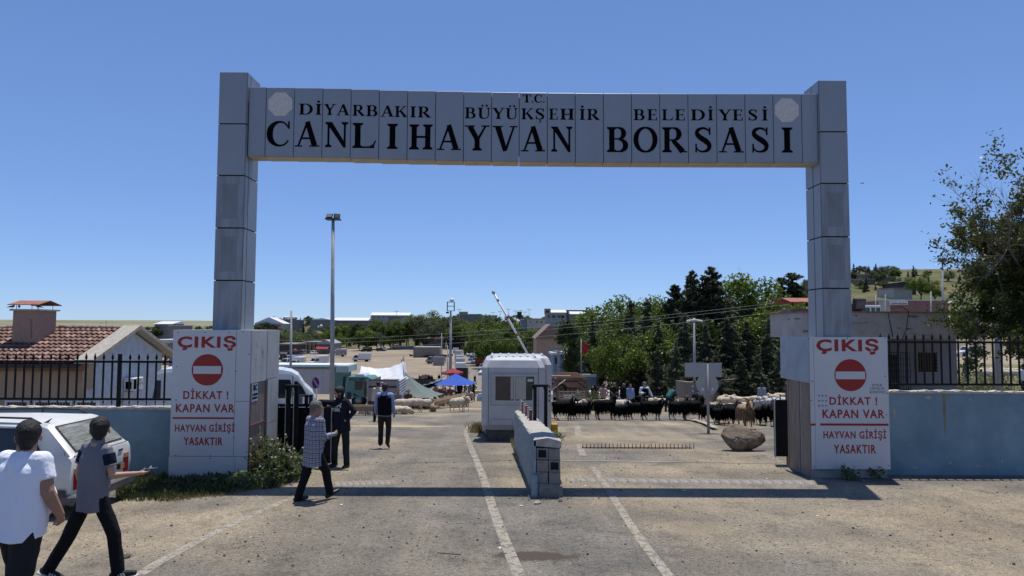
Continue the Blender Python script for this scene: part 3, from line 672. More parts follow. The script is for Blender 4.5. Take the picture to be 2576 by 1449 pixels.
for xs in ((513, 1120), (428, 470)):
 a, b = at(*B2(xs[0], 896), DR), at(*B2(xs[1], 879), DR); MB().box((a.x, DR - .016, a.z), (b.x, DR - .0115, b.z)).build('red_line', RED, rp, RO)
FAD = mat('faded print', (.16, .16, .17), .7, .3, 30)
for tx, b in (('SATILIK', (975, 526, 1065, 546)), ('3 KATLI EV', (955, 554, 1085, 577)), ('05342527524', (953, 587, 1092, 609))): sign_text(rp, tx, bx_(B2, *b), DR, RO, FAD, bold=.0)
screws(rp, [B2(*p) for p in ((413, 120), (754, 118), (1088, 114), (440, 500), (1090, 457), (433, 672), (1108, 608), (1100, 800), (458, 1264), (1125, 1254))], DR, RO)
STK = mat('sticker cow print', (.12, .12, .13), .6, .3, 60); STB = mat('sticker backing', (.50, .50, .53), .4, .05, 5)
for i in range(3):
 for j in range(3):
  p = at(*B2(502 + 31 * i, 630 + 44 * j), DR); st = thing('sticker', 'small square cow sticker in the grid of nine left of the red warning word', 'sticker', (p.x, DR - .0125, p.z), 0, 'cow stickers on the right exit sheet')
  MB().box((-.028, -.001, -.035), (.028, .0, .035)).build('backing', STB, st)
  mb = MB(); mb.prism([(-.018, -.006), (.008, -.006), (.01, -.004), (.018, .0), (.02, .008), (.012, .012), (-.016, .012), (-.02, .006)], -.002, -.001, 'y')
  for x in (-.015, -.009, .003, .009): mb.prism([(x, -.022), (x + .004, -.022), (x + .004, -.006), (x, -.006)], -.002, -.001, 'y')
  mb.build('cow_print', STK, st)
BLUE = mat('faded blue wall paint', (.16, .25, .295), .85, .16, 1.1, bump=.35, bscale=14, col2=(.225, .315, .355), detail=10)
COPE = mat('crumbling cement coping', (.44, .40, .34), .95, .25, 9, bump=.8, bscale=25)
MOULD = mat('exposed render patch', (.36, .33, .28), .95, .2, 8)
def lowwall(name, label, x0, x1, D, ztop, z0=-.3, th=.22):
 o = thing(name, label, 'wall', ((x0 + x1) / 2, D, 0)); org = o.location
 nx = int((x1 - x0) / .12); mb = MB(); r = random.Random(int(x0 * 10) + 5)
 mb.box((x0, D, z0), (x1, D + th, ztop - .045)).build('render', BLUE, o, org)
 c = MB(); xs = [x0 + (x1 - x0) * i / nx for i in range(nx + 1)]; vs = []; fs = []
 for x in xs:
  e, f = r.uniform(-.012, .012), r.uniform(-.02, .012); vs += [(x, D - .03 + e, ztop - .046), (x, D - .03 + e, ztop + f), (x, D + th + .02, ztop + f), (x, D + th + .02, ztop - .046)]
 for i in range(nx):
  for k in range(4): fs.append((i * 4 + k, (i + 1) * 4 + k, (i + 1) * 4 + (k + 1) % 4, i * 4 + (k + 1) % 4))
 c.add(vs, fs); c.build('coping', COPE, o, org); return o
def railing(label, x0, x1, D, zbot, ztop, ztip, posts, step=.181, sup=None):
 o = thing('railing', label, 'fence', ((x0 + x1) / 2, D, zbot)); org = o.location
 for z in (zbot, ztop): MB().box((x0, D - .02, z - .022), (x1, D + .02, z + .022)).build('rail', BLACKM, o, org)
 b = MB().box((-.014, -.014, zbot - ztop + .02), (.014, .014, 0)).mesh('bar', BLACKM)
 t = MB().tube([(0, 0, 0), (0, 0, ztip - ztop - .14), (0, 0, ztip - ztop - .13), (0, 0, ztip - ztop - .09), (0, 0, ztip - ztop)], [.009, .008, .02, .024, .002], 6).mesh('spear_tip', BLACKM)
 n = int((x1 - x0) / step); pr = [at(u, 900, D).x for u in posts]
 for i in range(n):
  x = x0 + .09 + i * step
  if any(abs(x - p) < .09 for p in pr): continue
  q = piece('bar', b, o, (x - org[0], 0, ztop - zbot))
  piece('spear_tip', t, q, (0, 0, .02))
 for x in pr: MB().box((x - .03, D - .03, zbot - .2), (x + .03, D + .03, ztop + .16)).build('post', BLACKM, o, org)
 return o
DW = 14.05
lowwall('boundary_wall', 'low blue painted wall behind the white car left of the exit pillar', -17, xa - .02, DW, at(300, 1024, DW).z)
railing('black iron railing on the left blue wall in front of the tiled roof', -17, at(436, 900, DW).x - .01, DW + .1, at(300, 1004, DW + .1).z, at(300, 910, DW + .1).z, at(300, 890, DW + .1).z, (302, -250, 180 - 1000))
st = MB().tube([(0, 0, 0), (0, 0, .05), (0, 0, .075), (0, 0, .10), (0, 0, .13)], [.006, .008, .018, .006, .004], 6).mesh('stud', BLACKM)
rl = [q for q in bpy.data.objects if q.name == 'railing'][0]
for i in range(19):
 x = at(48 + i * 22 + (6 if i > 8 else 0), 1010, DW).x
 piece('stud', st, rl, (x - rl.location.x, 0, at(300, 1022, DW).z - rl.location.z))
DV = 14.3
lowwall('boundary_wall', 'low blue painted wall running right from the exit pillar to the tree', x1 + .02, 18, DV, at(2400, 984, DV).z)
r2 = railing('black iron railing on the right blue wall in front of the guard building', x1 + .03, 18, DV + .1, at(2400, 967, DV + .1).z, at(2400, 861, DV + .1).z, at(2400, 840, DV + .1).z, (2640, 2900))
mb = MB()
for (u, v, a, b_, s) in ((2336, 1000, 10, 5, 1), (2249, 1040, 4, 16, 2), (2440, 1005, 4, 3, 4), (2390, 1165, 5, 4, 5), (2460, 1172, 9, 3, 6), (2520, 1160, 4, 5, 7), (2300, 1176, 12, 3, 8), (2555, 1060, 3, 4, 9), (2290, 1120, 3, 2, 10)):
 p = at(u, v, DV); r = random.Random(s); q = [(a * .008 * cos(i * pi / 5) * r.uniform(.6, 1.1), b_ * .008 * sin(i * pi / 5) * r.uniform(.6, 1.1)) for i in range(10)]
 mb.prism([(p.x + x, p.z + z) for x, z in q], DV - .003, DV + .001, 'y')
wr = [q for q in bpy.data.objects if q.name.startswith('boundary_wall')][1]
mb.build('bare_patch', MOULD, wr, wr.location)
p = at(2374, 990, DV); MB().prism([(p.x - .03, p.z), (p.x - .02, p.z - .5), (p.x + .01, p.z - .9), (p.x + .03, p.z - .4), (p.x + .04, p.z)], DV - .002, DV + .001, 'y').build('rust_run', mat('rust run on paint', (.20, .17, .10), .8, .3, 9), wr, wr.location)
TILE = mat('clay roof tile', (.17, .085, .065), .9, .45, 5, bump=.5, bscale=30, col2=(.30, .18, .14))
WHW = mat('whitewashed plaster', (.42, .47, .52), .9, .08, 3, bump=.35, bscale=20, col2=(.52, .56, .60))
CREAM = mat('cream plaster', (.36, .27, .19), .9, .08, 2)
PINKR = mat('pinkish render', (.33, .22, .17), .9, .10, 6, bump=.3, bscale=40)
DULLC = mat('weathered cement coping', (.36, .33, .28), .95, .18, 6, bump=.5)
K = 1.55
XG = -17.2; DN, DP, DF = 28.0, 31.0, 34.0            # gable wall runs away from the viewer
zE, zP = at(228, 903, DN).z, at(335, 827, DP).z; zG = -1.6
HO = (XG - 5, DN, zG)
ho = thing('tiled_house', 'low house with a clay tiled roof, whitewashed gable and a square chimney', 'house', HO)
XW = -30
MB().prism([(DN + .25, zG - .5), (DF - .25, zG - .5), (DF - .25, zE), (DP, zP - .1), (DN + .25, zE)], XG - .25, XG, 'x').build('gable_wall', WHW, ho, HO)
MB().box((XW, DN + .3, zG - .5), (XG - .25, DF - .3, zE - .25)).build('front_wall', CREAM, ho, HO)
mb = MB()
for a, b in (((DN - .45, zE - .17), (DP, zP + .0)), ((DP, zP + .0), (DF + .45, zE - .17))):
 q = [(a[0], a[1]), (b[0], b[1]), (b[0], b[1] + .16), (a[0], a[1] + .16)]; mb.prism(q, XG - .35, XG + .42, 'x')
mb.build('gable_coping', DULLC, ho, HO)
MB().box((XW, DN - .1, zE - .50), (XG - .2, DN + .35, zE - .14)).build('eaves_beam', mat('stained eaves', (.20, .12, .09), .9, .3, 3), ho, HO)
MB().box((XG - .25, DN - .05, zE - 1.2), (XG + .03, DN + .3, zE - .15)).build('corner_pier', CREAM, ho, HO)
slope = atan2(zP - zE, DP - DN); L_ = math.hypot(zP - zE, DP - DN) + .45; rows = 10; dr = L_ / rows
MB().prism([(DN - .4, zE - .2), (DP, zP - .06), (DF + .4, zE - .2), (DF + .4, zE - .35), (DP, zP - .25), (DN - .4, zE - .35)], XW, XG - .3, 'x').build('roof_deck', mat('dark roof deck', (.05, .04, .035), .95, .3, 5), ho, HO)
tb = MB(); n = 6; tw, th_ = .24, dr * 1.16; vs = [];
for j in (0, 1):
 for i in range(n + 1):
  x = (i / n - .5) * tw; z = .035 * cos((i / n - .5) * 2 * pi * 1.0) ; vs.append((x, j * th_, z + (.075 if j == 0 else .0)))
for j in (0, 1):
 for i in range(n + 1): v = vs[j * (n + 1) + i]; vs.append((v[0], v[1], v[2] - .03))
fs = [(i, i + 1, i + n + 2, i + n + 1) for i in range(n)] + [(2 * (n + 1) + i, 2 * (n + 1) + i + 1, i + 1, i) for i in range(n)]
tb.add(vs, fs); tme = [tb.mesh('tile', mm) for mm in (TILE, mat('darker clay tile', (.12, .07, .055), .9, .4, 6, bump=.5, col2=(.23, .14, .11)), mat('pale pink clay tile', (.30, .19, .15), .9, .3, 6, bump=.5))]
xv = at(-6, 900, DN).x; r = random.Random(4); cnt = 0; ncol = int((XG - .38 - XW) / .235); far = MB()
for c in range(ncol):
 x = XG - .45 - c * .235
 for k in range(rows):
  y = DN - .42 + (k * dr) * cos(slope); z = zE - .17 + (k * dr) * sin(slope)
  if cnt < 300 and x > xv - 2.4:
   o = piece('tile', tme[r.choice((0, 0, 1, 1, 2))], ho, (x - HO[0] + r.uniform(-.008, .008), y - HO[1], z - HO[2] + r.uniform(0, .012)), (slope, 0, r.uniform(-.03, .03))); cnt += 1
  elif x > xv - 8: far.add(vs, fs, 0, False, Matrix.Translation((x, y, z)) @ Matrix.Rotation(slope, 4, 'X'))
o = far.build('roof_tiles', TILE, ho, HO, fix=False); o['kind'] = 'stuff'
mb = MB()
for c in range(60):
 x = XG - .5 - c * .3; mb.tube([(x, DP, zP + r.uniform(.0, .05)), (x - .33, DP, zP + r.uniform(.02, .08))], .11, 8)
mb.build('ridge_tiles', mat('mortared ridge', (.36, .25, .19), .95, .35, 5, bump=.6), ho, HO)
cx0, cx1 = at(41, 800, 29.6).x, at(124, 800, 29.6).x; czt = at(80, 782, 29.6).z
ch = MB().box((cx0, 29.4, zE), (cx1 - .3, 30.5, czt)).build('chimney', PINKR, ho, HO)
cx1 -= .3
MB().box((cx0 - .1, 29.3, czt), (cx1 + .1, 30.6, czt + .07)).build('cap_slab', DULLC, ch)
bpy.context.view_layer.update()
o = [q for q in bpy.data.objects if q.name == 'cap_slab'][0]; o.location = (-HO[0], -HO[1], -HO[2])
mb = MB(); zc = at(80, 757, 29.9).z
for x in (cx0 + .1, cx1 - .1):
 for y in (29.45, 30.4): mb.tube([(x, y, czt), (x, y, zc - .12)], .012, 5)
mb.build('cowl_rods', BLACKM, ch, HO)
mb = MB(); x0, x1 = cx0 - .12, cx1 + .1
mb.prism([(29.2, zc - .17), (29.95, zc + .02), (30.7, zc - .17), (30.7, zc - .20), (29.95, zc - .01), (29.2, zc - .20)], x0, x1, 'x'); mb.build('cowl', mat('rusted sheet', (.28, .11, .07), .8, .3, 4), ch, HO)
MB().prism([(29.3, zE + .45), (29.75, zE + .62), (30.55, zE + .9), (30.55, zE + .4), (29.3, zE + .2)], cx0 - .12, cx1 + .14, 'x').build('flashing', GREYST, ch, HO)
MB().tube([(cx1 - .35, 29.38, czt - .35), (cx1 - .3, 29.36, czt - .7), (cx1 - .28, 29.36, zE + .8)], .008, 4).build('cable', BLACKM, ch, HO)
for (u0, u1) in ((20, 72), (92, 180), (196, 245)):
 a, b = at(u0, 1030, DN + .3), at(u1, 1012, DN + .3)
 w = MB().box((a.x, DN + .22, zG + .4), (b.x, DN + .31, at(50, 1013, DN).z)).build('window', glass(), ho, HO)
 mb = MB(); zt2 = at(50, 1013, DN).z
 for i in range(int((b.x - a.x) / .12)): mb.bar((a.x + .06 + i * .12, DN + .17, zG + .4), (a.x + .06 + i * .12, DN + .17, zt2), .014)
 for z in (zt2, (zt2 + zG + .4) / 2): mb.bar((a.x, DN + .17, z), (b.x, DN + .17, z), .016)
 mb.build('grille', mat('cream grille paint', (.42, .38, .30), .7, .1, 5), w, None)
 mb = MB(); mb.box((a.x - .07, DN + .2, zG + .35), (a.x, DN + .32, zt2 + .06)); mb.box((b.x, DN + .2, zG + .35), (b.x + .07, DN + .32, zt2 + .06)); mb.box((a.x, DN + .2, zt2), (b.x, DN + .32, zt2 + .06)); mb.build('frame', WHITE, w, None)
 for c in w.children: c.location = (-HO[0], -HO[1], -HO[2])
p = Vector((XG + .32, 30.9, at(372, 965, 31).z))
ac = thing('air_conditioner', 'white outdoor air conditioner unit hung on the whitewashed gable', 'air conditioner', p)
MB().box((-.30, -.42, -.28), (.12, .42, .28), bev=.02).build('casing', WHITE, ac)
mb = MB(); mb.tube([(.13 - .01, .12 + .23 * cos(t * pi / 12), .23 * sin(t * pi / 12)) for t in range(25)], .012, 5);
for k in range(5): mb.prism([(.12, -.01), (.12 + .21, -.03), (.12 + .21, .05), (.12, .01)], .115, .122, 'x', M=Matrix.Translation((0, .12, 0)) @ Matrix.Rotation(k * 1.2566, 4, 'X') @ Matrix.Translation((0, -.12, 0)))
mb.build('fan', GREYST, ac)
MB().box((.121, -.38, -.22), (.126, -.15, .22)).build('grille', DARKTXT, ac)
MB().box((-.22, -.424, -.2), (.05, -.421, .12)).build('side_panel', DARKTXT, ac)
mb = MB(); mb.box((-.32, -.35, -.33), (.1, -.3, -.285)); mb.box((-.32, .3, -.33), (.1, .35, -.285)); mb.tube([(-.1, -.4, -.2), (-.25, -.5, -.35), (-.28, -.5, -1.6)], .025, 6); mb.build('bracket', GREYST, ac)
def bird_mesh():
 mb = MB(); mb.capsule((0, .09, .10), (0, -.04, .12), .03, .05, 8); mb.capsule((0, -.07, .17), (0, -.05, .12), .026, .035, 8); mb.capsule((0, .1, .09), (0, .19, .07), .025, .012, 6); mb.tube([(0, -.09, .17), (0, -.125, .162)], [.009, .002], 5)
 return remesh('body', mb, [mat('grey pigeon feathers', (.07, .07, .085), .7, .3, 20)], .008, 3)
bm_ = bird_mesh(); leg = MB(); [leg.tube([(x, 0, .08), (x, .0, 0), (x, -.03, .002)], .005, 4) for x in (-.02, .02)]; lgm = leg.mesh('legs', RUST)
for x, y, rz, lb in ((cx0 - .02, 29.35, 2.5, 'dark pigeon at the left corner of the chimney slab'), (cx0 + .28, 29.36, .5, 'dark pigeon perched beside the left cowl rod on the chimney'), (cx1 - .02, 29.36, -1.2, 'dark pigeon leaning forward at the right corner of the chimney slab')):
 b = thing('pigeon', lb, 'bird', (x, y, czt + .07), rz, 'pigeons on the chimney slab'); piece('body', bm_, b); piece('legs', lgm, b)
gl = thing('sliding_gate', 'black sheet steel gate leaf standing open beside the left pillar', 'gate', (-4.6, 15.4, 0)); O = gl.location
x0, x1 = at(704, 1100, 15.6).x, at(813, 1100, 15.2).x; zt = at(780, 1020, 15.4).z
MB().box((x0, 15.42, .04), (x1, 15.46, zt - .05)).build('sheet_panel', BLACKM, gl, O)
mb = MB()
for z in (.03, zt): mb.box((x0 - .1, 15.38, z - .03), (x1, 15.5, z + .03))
for i in range(6): x = x0 + (x1 - x0) * i / 5; mb.box((x - .025, 15.38, .03), (x + .025, 15.41, zt))
mb.build('frame', BLACKM, gl, O)
xx0, xx1 = at(745, 1000, 15.4).x, at(781, 1000, 15.4).x; z0, z1 = zt + .02, at(760, 994, 15.4).z
mb = MB();
for x in (xx0, (xx0 + xx1) / 2 + .06, xx1): mb.box((x - .02, 15.36, z0), (x + .02, 15.52, z1))
mb.box((xx0 - .02, 15.34, z1 - .03), (xx1 + .02, 15.54, z1)); mb.build('lock_box', BLACKM, gl, O)
MB().box((xx0 + .03, 15.44, z0 + .02), (xx0 + .13, 15.45, z1 - .05)).build('lock_card', mat('milky plastic', (.4, .45, .45), .5, .1, 9), gl, O)
EDGE = mat('pale grey edge', (.42, .42, .42), .4, .2, 9)  # pale strip down one edge of each black post
MB().box((x0 - .16, 15.30, .0), (x0 - .06, 15.36, 1.0)).build('guide', BLACKM, gl, O)
def gate_frame(label, x0, x1, D, z0, z1, D2=None, w=.09):
 o = thing('gate_post_frame', label, 'gate post', ((x0 + x1) / 2, D, z0)); O = o.location
 for x in (x0, x1):
  MB().box((x - w / 2, D - w / 2, z0 - .3), (x + w / 2, D + w / 2, z1)).build('post', BLACKM, o, O)
  MB().box((x - w / 2 - .002, D - w / 2 - .003, z0 - .25), (x - w / 2 + .012, D - w / 2 - .0005, z1 - .05)).build('pale_edge', EDGE, o, O)
 for y in (-.05, .05): MB().box((x0 - w / 2 - .02, D + y - .028, z1), (x1 + w / 2 + .02, D + y + .028, z1 + .05)).build('top_bar', BLACKM, o, O)
 return o
gate_frame('tall black steel post frame at the left pillar above the open gate leaf', at(724, 1050, 15.1).x, at(741, 1050, 15.1).x + .03, 15.1, 0.0, at(732, 974, 15.1).z)
x0, x1 = at(815, 1100, 14.9).x, at(832, 1100, 14.9).x; zt2 = at(824, 1024, 14.9).z
gp = thing('gate_end_post', 'broad black gate end post with a pale right edge that the hooded man leans on', 'gate post', (x0, 14.95, 0)); O = gp.location
MB().box((x0, 14.9, .05), (x1, 15.35, zt2)).build('post', BLACKM, gp, O)
MB().box((x1, 14.9, .05), (x1 + .012, 14.93, zt2 - .02)).build('pale_edge', EDGE, gp, O)
MB().box((x0 - .16, 14.99, zt2 - .28), (x0 - .04, 15.0, zt2 - .02)).build('paper', mat('paper', (.6, .6, .6)), gp, O)
MB().box((x0 - .16, 14.99, zt2 - .62), (x0 - .04, 15.0, zt2 - .31)).build('paper', mat('paper', (.6, .6, .6)), gp, O)
gate_frame('tall black steel post frame rising from the block divider in front of the white booth', at(1345, 1000, 15.3).x, at(1372, 1000, 15.3).x, 15.3, .1, at(1360, 973, 15.3).z)
x0, x1 = at(1949, 1080, 15.6).x, at(1979, 1080, 15.6).x
rg = thing('gate_leaf_end', 'narrow black steel leaf end standing beside the right pillar', 'gate', (x0, 15.6, 0)); O = rg.location
MB().box((x0, 15.56, .12), (x1, 15.66, at(1960, 1006, 15.6).z)).build('sheet_panel', BLACKM, rg, O)
MB().box((x0 - .02, 15.55, .1), (x0, 15.58, at(1960, 1006, 15.6).z)).build('pale_edge', EDGE, rg, O)
MB().box((x1 + .02, 15.56, -.1), (x1 + .09, 15.7, at(1975, 965, 15.6).z)).build('post', RUST, rg, O)
MB().tube([((x0 + x1) / 2, 15.6, at(1960, 1006, 15.6).z), ((x0 + x1) / 2, 15.6, at(1960, 992, 15.6).z)], .015, 5).build('latch', BLACKM, rg, O)
BLK = mat('cinder block', (.21, .20, .18), .97, .25, 8, bump=.8, bscale=30)
BLUP = mat('flaking blue paint on blocks', (.20, .30, .36), .85, .25, 7, bump=.6, bscale=12, col2=(.34, .36, .34))
dv = thing('divider_wall', 'broken ended hollow block wall dividing the two lanes in front of the booth', 'wall', (.63, 12.1, 0)); O = dv.location
yN, yF = 12.15, 17.6; xn0, xn1 = at(1348, 1180, 12.15).x, at(1410, 1180, 12.15).x; xf0, xf1 = at(1298, 1040, 17.6).x, at(1340, 1040, 17.6).x
def blockmesh(hollow):
 w, d, h = .20, .395, .195; mb = MB()
 mb.box((-w / 2, 0.0 if not hollow else .06, 0), (w / 2, d, h))
 if hollow:
  t = .03
  for a, b in (((-w / 2, 0, 0), (-w / 2 + t, .06, h)), ((w / 2 - t, 0, 0), (w / 2, .06, h)), ((-w / 2 + t, 0, 0), (w / 2 - t, .06, t)), ((-w / 2 + t, 0, h - t), (w / 2 - t, .06, h))): mb.box(a, b)
  mb.box((-w / 2 + t, .055, t), (w / 2 - t, .0599, h - t), 1)
 return mb.mesh('block', [BLK, JOINT])
bS, bH = blockmesh(False), blockmesh(True); r = random.Random(9)
nrow = 14
for j in range(nrow):
 f = j / nrow; y = yN + j * .405;
 for k, zrow in enumerate((.27, .475, .68)):
  for side in (0, 1):
   xa0 = (xn0 + (xf0 - xn0) * f) + .11 + side * .215; zb = zrow - .1 * f * 1.4
   holl = j == 0 and (side, k) in ((0, 2), (1, 1))
   piece('block', bH if holl else bS, dv, (xa0 - O.x + r.uniform(-.006, .006), y - O.y + (r.uniform(-.03, .02) if j == 0 else 0), zb + r.uniform(-.004, .004)), (0, 0, -atan2(xf0 - xn0, yF - yN) * -1 + 0))
A0, A1 = Vector((xn0 - .015, yN - .02, 0)), Vector((xf0 - .015, yF, 0))
mb = MB(); r = random.Random(2); n = 30; vs = []
for i in range(n + 1):
 p = A0.lerp(A1, i / n); zt3 = 1.0 - .15 * i / n + r.uniform(-.01, .01); zb3 = H(p.x, p.y) - .1
 vs += [(p.x - .03, p.y, zb3), (p.x - .02, p.y, zt3), (p.x + .015, p.y, zt3), (p.x + .015, p.y, zb3)]
fs = [(i * 4 + k, i * 4 + k + 1, i * 4 + k + 5, i * 4 + k + 4) for i in range(n) for k in range(3)] + [(0, 1, 2, 3)]
mb.add(vs, fs); mb.build('painted_face', BLUP, dv, O)
mb = MB(); vs = []; n = 26
for i in range(n + 1):
 f = i / n; p = A0.lerp(A1, f); w = .455 - .08 * f; zt3 = 1.02 - .15 * f
 e = [r.uniform(-.02, .02) for _ in range(5)]
 vs += [(p.x - .02 + e[0] * .6, p.y, zt3 - .10), (p.x - .01 + e[0], p.y, zt3 + e[1]), (p.x + w / 2, p.y, zt3 + .02 + e[2]), (p.x + w + e[3], p.y, zt3 - .01 + e[4]), (p.x + w + e[3], p.y, zt3 - .14)]
fs = [(i * 5 + k, i * 5 + k + 1, i * 5 + k + 6, i * 5 + k + 5) for i in range(n) for k in range(4)] + [(0, 4, 3, 2, 1)]
mb.add(vs, fs); mb.build('cement_cap', mat('rough cement', (.36, .34, .30), .97, .22, 9, bump=.8, bscale=25), dv, O, fix=False)
ft = MB().box((xn0 + .02, yN - .06, -.2), (xn1 + .05, yN + .5, .262), bev=.03); ft.v = [(x + r.uniform(-.015, .015), y + r.uniform(-.015, .015), z) for x, y, z in ft.v]; ft.build('footing_block', BLK, dv, O)
MB().box((xn0 + .02, yN + .5, -.2), (xn1 - .02, yF, .27 - .1)).build('footing', BLK, dv, O)
MB().box((xn0 - .08, yN - .1, -.2), (xn0 + .03, yN + .1, .42), bev=.02).build('broken_render', BLUP, dv, O)
rb = random.Random(31); mb = MB()
for i in range(70):
 x, y = xn0 + rb.gauss(.2, .28), yN - .12 + rb.gauss(0, .13); s = rb.uniform(.01, .05); b = rock_mesh(i, 6, 4)
 mb.add([(x + q[0] * s, y + q[1] * s, H(x, y) + q[2] * s) for q in b.v], b.f)
o = mb.build('rubble', BLK, None); o['kind'] = 'stuff'; tag(o, 'crumbled block rubble around the broken divider end', 'rubble')
for i in range(6):
 u = 1302 + i * 6.6; D = 17.4 - i * .42; f = (D - yN) / (yF - yN); x = xn0 + (xf0 - xn0) * f + .12 + .012 * i; zt3 = 1.0 - .15 * f
 q = thing('stub_post', ['white', 'red', 'white', 'red', 'white', 'rusty'][i] + ' short stub post on the divider top, ' + ['first', 'second', 'third', 'fourth', 'fifth', 'sixth'][i] + ' counting from the booth', 'post', (x, D, zt3), 0, 'stub posts along the divider top')
 MB().box((-.035, -.03, 0), (.035, .03, .30 - .01 * i)).build('post', [ALWS, mat('chipped red paint', (.30, .06, .05), .7, .4, 14), ALWS, mat('chipped red paint', (0, 0, 0)), ALWS, RUST][i], q)
 MB().box((-.037, -.032, .30 - .01 * i), (.037, .032, .305 - .01 * i)).build('cap', GREYST, q)
FIB = mat('white fibreglass', (.42, .43, .45), .35, .05, 2, col2=(.50, .50, .49)); FIBD = mat('dirty panel groove', (.30, .28, .25), .7, .2, 6)
def booth(label, x0, x1, D, dep, z0, zt, win=None):
 o = thing('booth', label, 'booth', ((x0 + x1) / 2, D, z0)); O = o.location; e = .12; c = .16
 W_ = x1 - x0
 def ring(ix, iy, z): return [(x0 + ix + c, D + iy, z), (x1 - ix - c, D + iy, z), (x1 - ix, D + iy + c, z), (x1 - ix, D + dep - iy - c, z), (x1 - ix - c, D + dep - iy, z), (x0 + ix + c, D + dep - iy, z), (x0 + ix, D + dep - iy - c, z), (x0 + ix, D + iy + c, z)]
 prof = [(.10, z0), (.0, z0 + .16), (0, zt - .27), (.10, zt - .05), (.16, zt - .03), (.3, zt + .04)]
 vs = []; fs = []
 for ins, z in prof: vs += ring(ins, ins, z)
 for i in range(len(prof) - 1):
  for k in range(8): fs.append((i * 8 + k, i * 8 + (k + 1) % 8, i * 8 + 8 + (k + 1) % 8, i * 8 + 8 + k))
 fs += [tuple(range(7, -1, -1)), tuple(range(len(vs) - 8, len(vs)))]
 mb = MB(); mb.add(vs, fs); mb.build('shell', FIB, o, O)
 mb = MB()
 for i in range(7): x = x0 + .3 + i * (W_ - .6) / 6; mb.box((x - .03, D + .4, zt + .03), (x + .03, D + dep - .4, zt + .07))
 mb.build('roof_ribs', FIB, o, O)
 mb = MB()
 for x in (x0 + c + .06, x1 - c - .04): mb.box((x - .006, D - .006, z0 + .15), (x + .006, D + .01, zt - .27))
 mb.build('seam', JOINT, o, O)
 return o, O
D = 21.4; x0, x1 = at(1211, 1000, D).x, at(1371, 1000, D).x; zb, ztp = at(1290, 1083, D).z, at(1290, 903, D).z
o2, O2 = booth('taller white fibreglass booth standing behind the windowed one', at(1213, 1000, 23.9).x, at(1388, 1000, 23.9).x, 23.9, 2.2, H(0, 24) + .05, at(1300, 898, 23.9).z)
for k in range(4): MB().box((at(1381, 1000, 23.9).x, 23.86, 2.0 - .16 * k - 1.1), (at(1384, 1000, 23.9).x, 23.91, 2.07 - .16 * k - 1.1)).build('vent', JOINT, o2, O2)
bo, O = booth('white fibreglass booth with a sliding window behind the block divider', x0, x1, D, 2.3, zb, ztp)
a, b = at(1246, 1007, D), at(1344, 947, D)
fr = .045
w = MB().box((a.x, D - .02, a.z), (b.x, D + .02, b.z)).build('window', mat('booth glass', (.05, .045, .04), .12, .25, 3, spec=.6), bo, O)
mb = MB(); xm = at(1295, 980, D).x
for p, q in (((a.x - fr, a.z - fr), (a.x, b.z + fr)), ((b.x, a.z - fr), (b.x + fr, b.z + fr)), ((a.x, a.z - fr), (b.x, a.z)), ((a.x, b.z), (b.x, b.z + fr)), ((xm - .02, a.z), (xm + .02, b.z))): mb.box((p[0], D - .04, p[1]), (q[0], D + .01, q[1]))
mb.build('frame', ALWS, w).location = tuple(-c for c in O)
CUR = mat('cream curtain', (.42, .40, .34), .9, .1, 9, stretch=(8, 1, .5))
MB().box((xm + .03, D - .024, a.z + .03), (at(1323, 980, D).x, D - .021, b.z - .01)).build('curtain', CUR, w).location = tuple(-c for c in O)
MB().box((xm - .13, D - .024, a.z + .03), (xm - .03, D - .021, b.z - .01)).build('curtain', CUR, w).location = tuple(-c for c in O)
MB().box((at(1327, 980, D).x, D - .026, at(1327, 960, D).z), (at(1341, 980, D).x, D - .021, at(1327, 953, D).z)).build('sticker', ALW, w).location = tuple(-c for c in O)
mb = MB()
def groove(x0, z0, x1, z1, t=.012):
 for p, q in (((x0, z0), (x1, z0 + t)), ((x0, z1 - t), (x1, z1)), ((x0, z0 + t), (x0 + t, z1 - t)), ((x1 - t, z0 + t), (x1, z1 - t))): mb.box((p[0], D - .012, p[1]), (q[0], D + .01, q[1]))
g0, g1 = at(1234, 1019, D), at(1355, 938, D); groove(g0.x, g0.z, g1.x, g1.z); g0, g1 = at(1234, 1070, D), at(1290, 1054, D); groove(g0.x, g0.z, g1.x, g1.z)
mb.build('panel_moulding', FIBD, bo, O)
MB().box((x0 - .16, D + .3, at(1205, 1012, D).z), (x0 + .02, D + 1.6, at(1205, 1002, D).z)).build('side_shelf', FIB, bo, O)
MB().box((x0 - .12, D + .3, at(1205, 946, D).z), (x0 + .02, D + 1.6, at(1205, 939, D).z)).build('side_hood', FIB, bo, O)
s = MB().box((x0 + .14, D + .16, zb - .4), (x1 + .1, D + 4.5, zb + .0), bev=.02).build('booth_kerb', mat('shade darkened concrete', (.10, .09, .08), .95, .3, 6)); tag(s, 'raised concrete kerb under the two white booths', 'kerb')  # kerb colour darkened to paint the shadow under the booths
yb = thing('bollard', 'short yellow guard bollard beside the right side of the booths', 'bollard', on(1394, 22.5)); MB().box((-.1, -.12, -.1), (.12, .1, .52), bev=.03).build('post', mat('chipped yellow paint', (.50, .28, .02), .6, .25, 8), yb); MB().box((-.13, -.15, -.1), (.15, .13, .0)).build('base', CONC, yb)
hs = MB().tube([G(1385, 1052), G(1400, 1056) + Vector((0, 0, .02)), G(1408, 1058)], .03, 6).build('hose', mat('orange hose', (.42, .12, .05), .6)); tag(hs, 'short orange hose end on the dirt beside the booths', 'hose')
bar = thing('barrier', 'raised white boom barrier arm with red bands behind the booths', 'barrier', on(1336, 27)); O = bar.location
pa, pb = at(1336, 905, 27), at(1243, 739, 27)
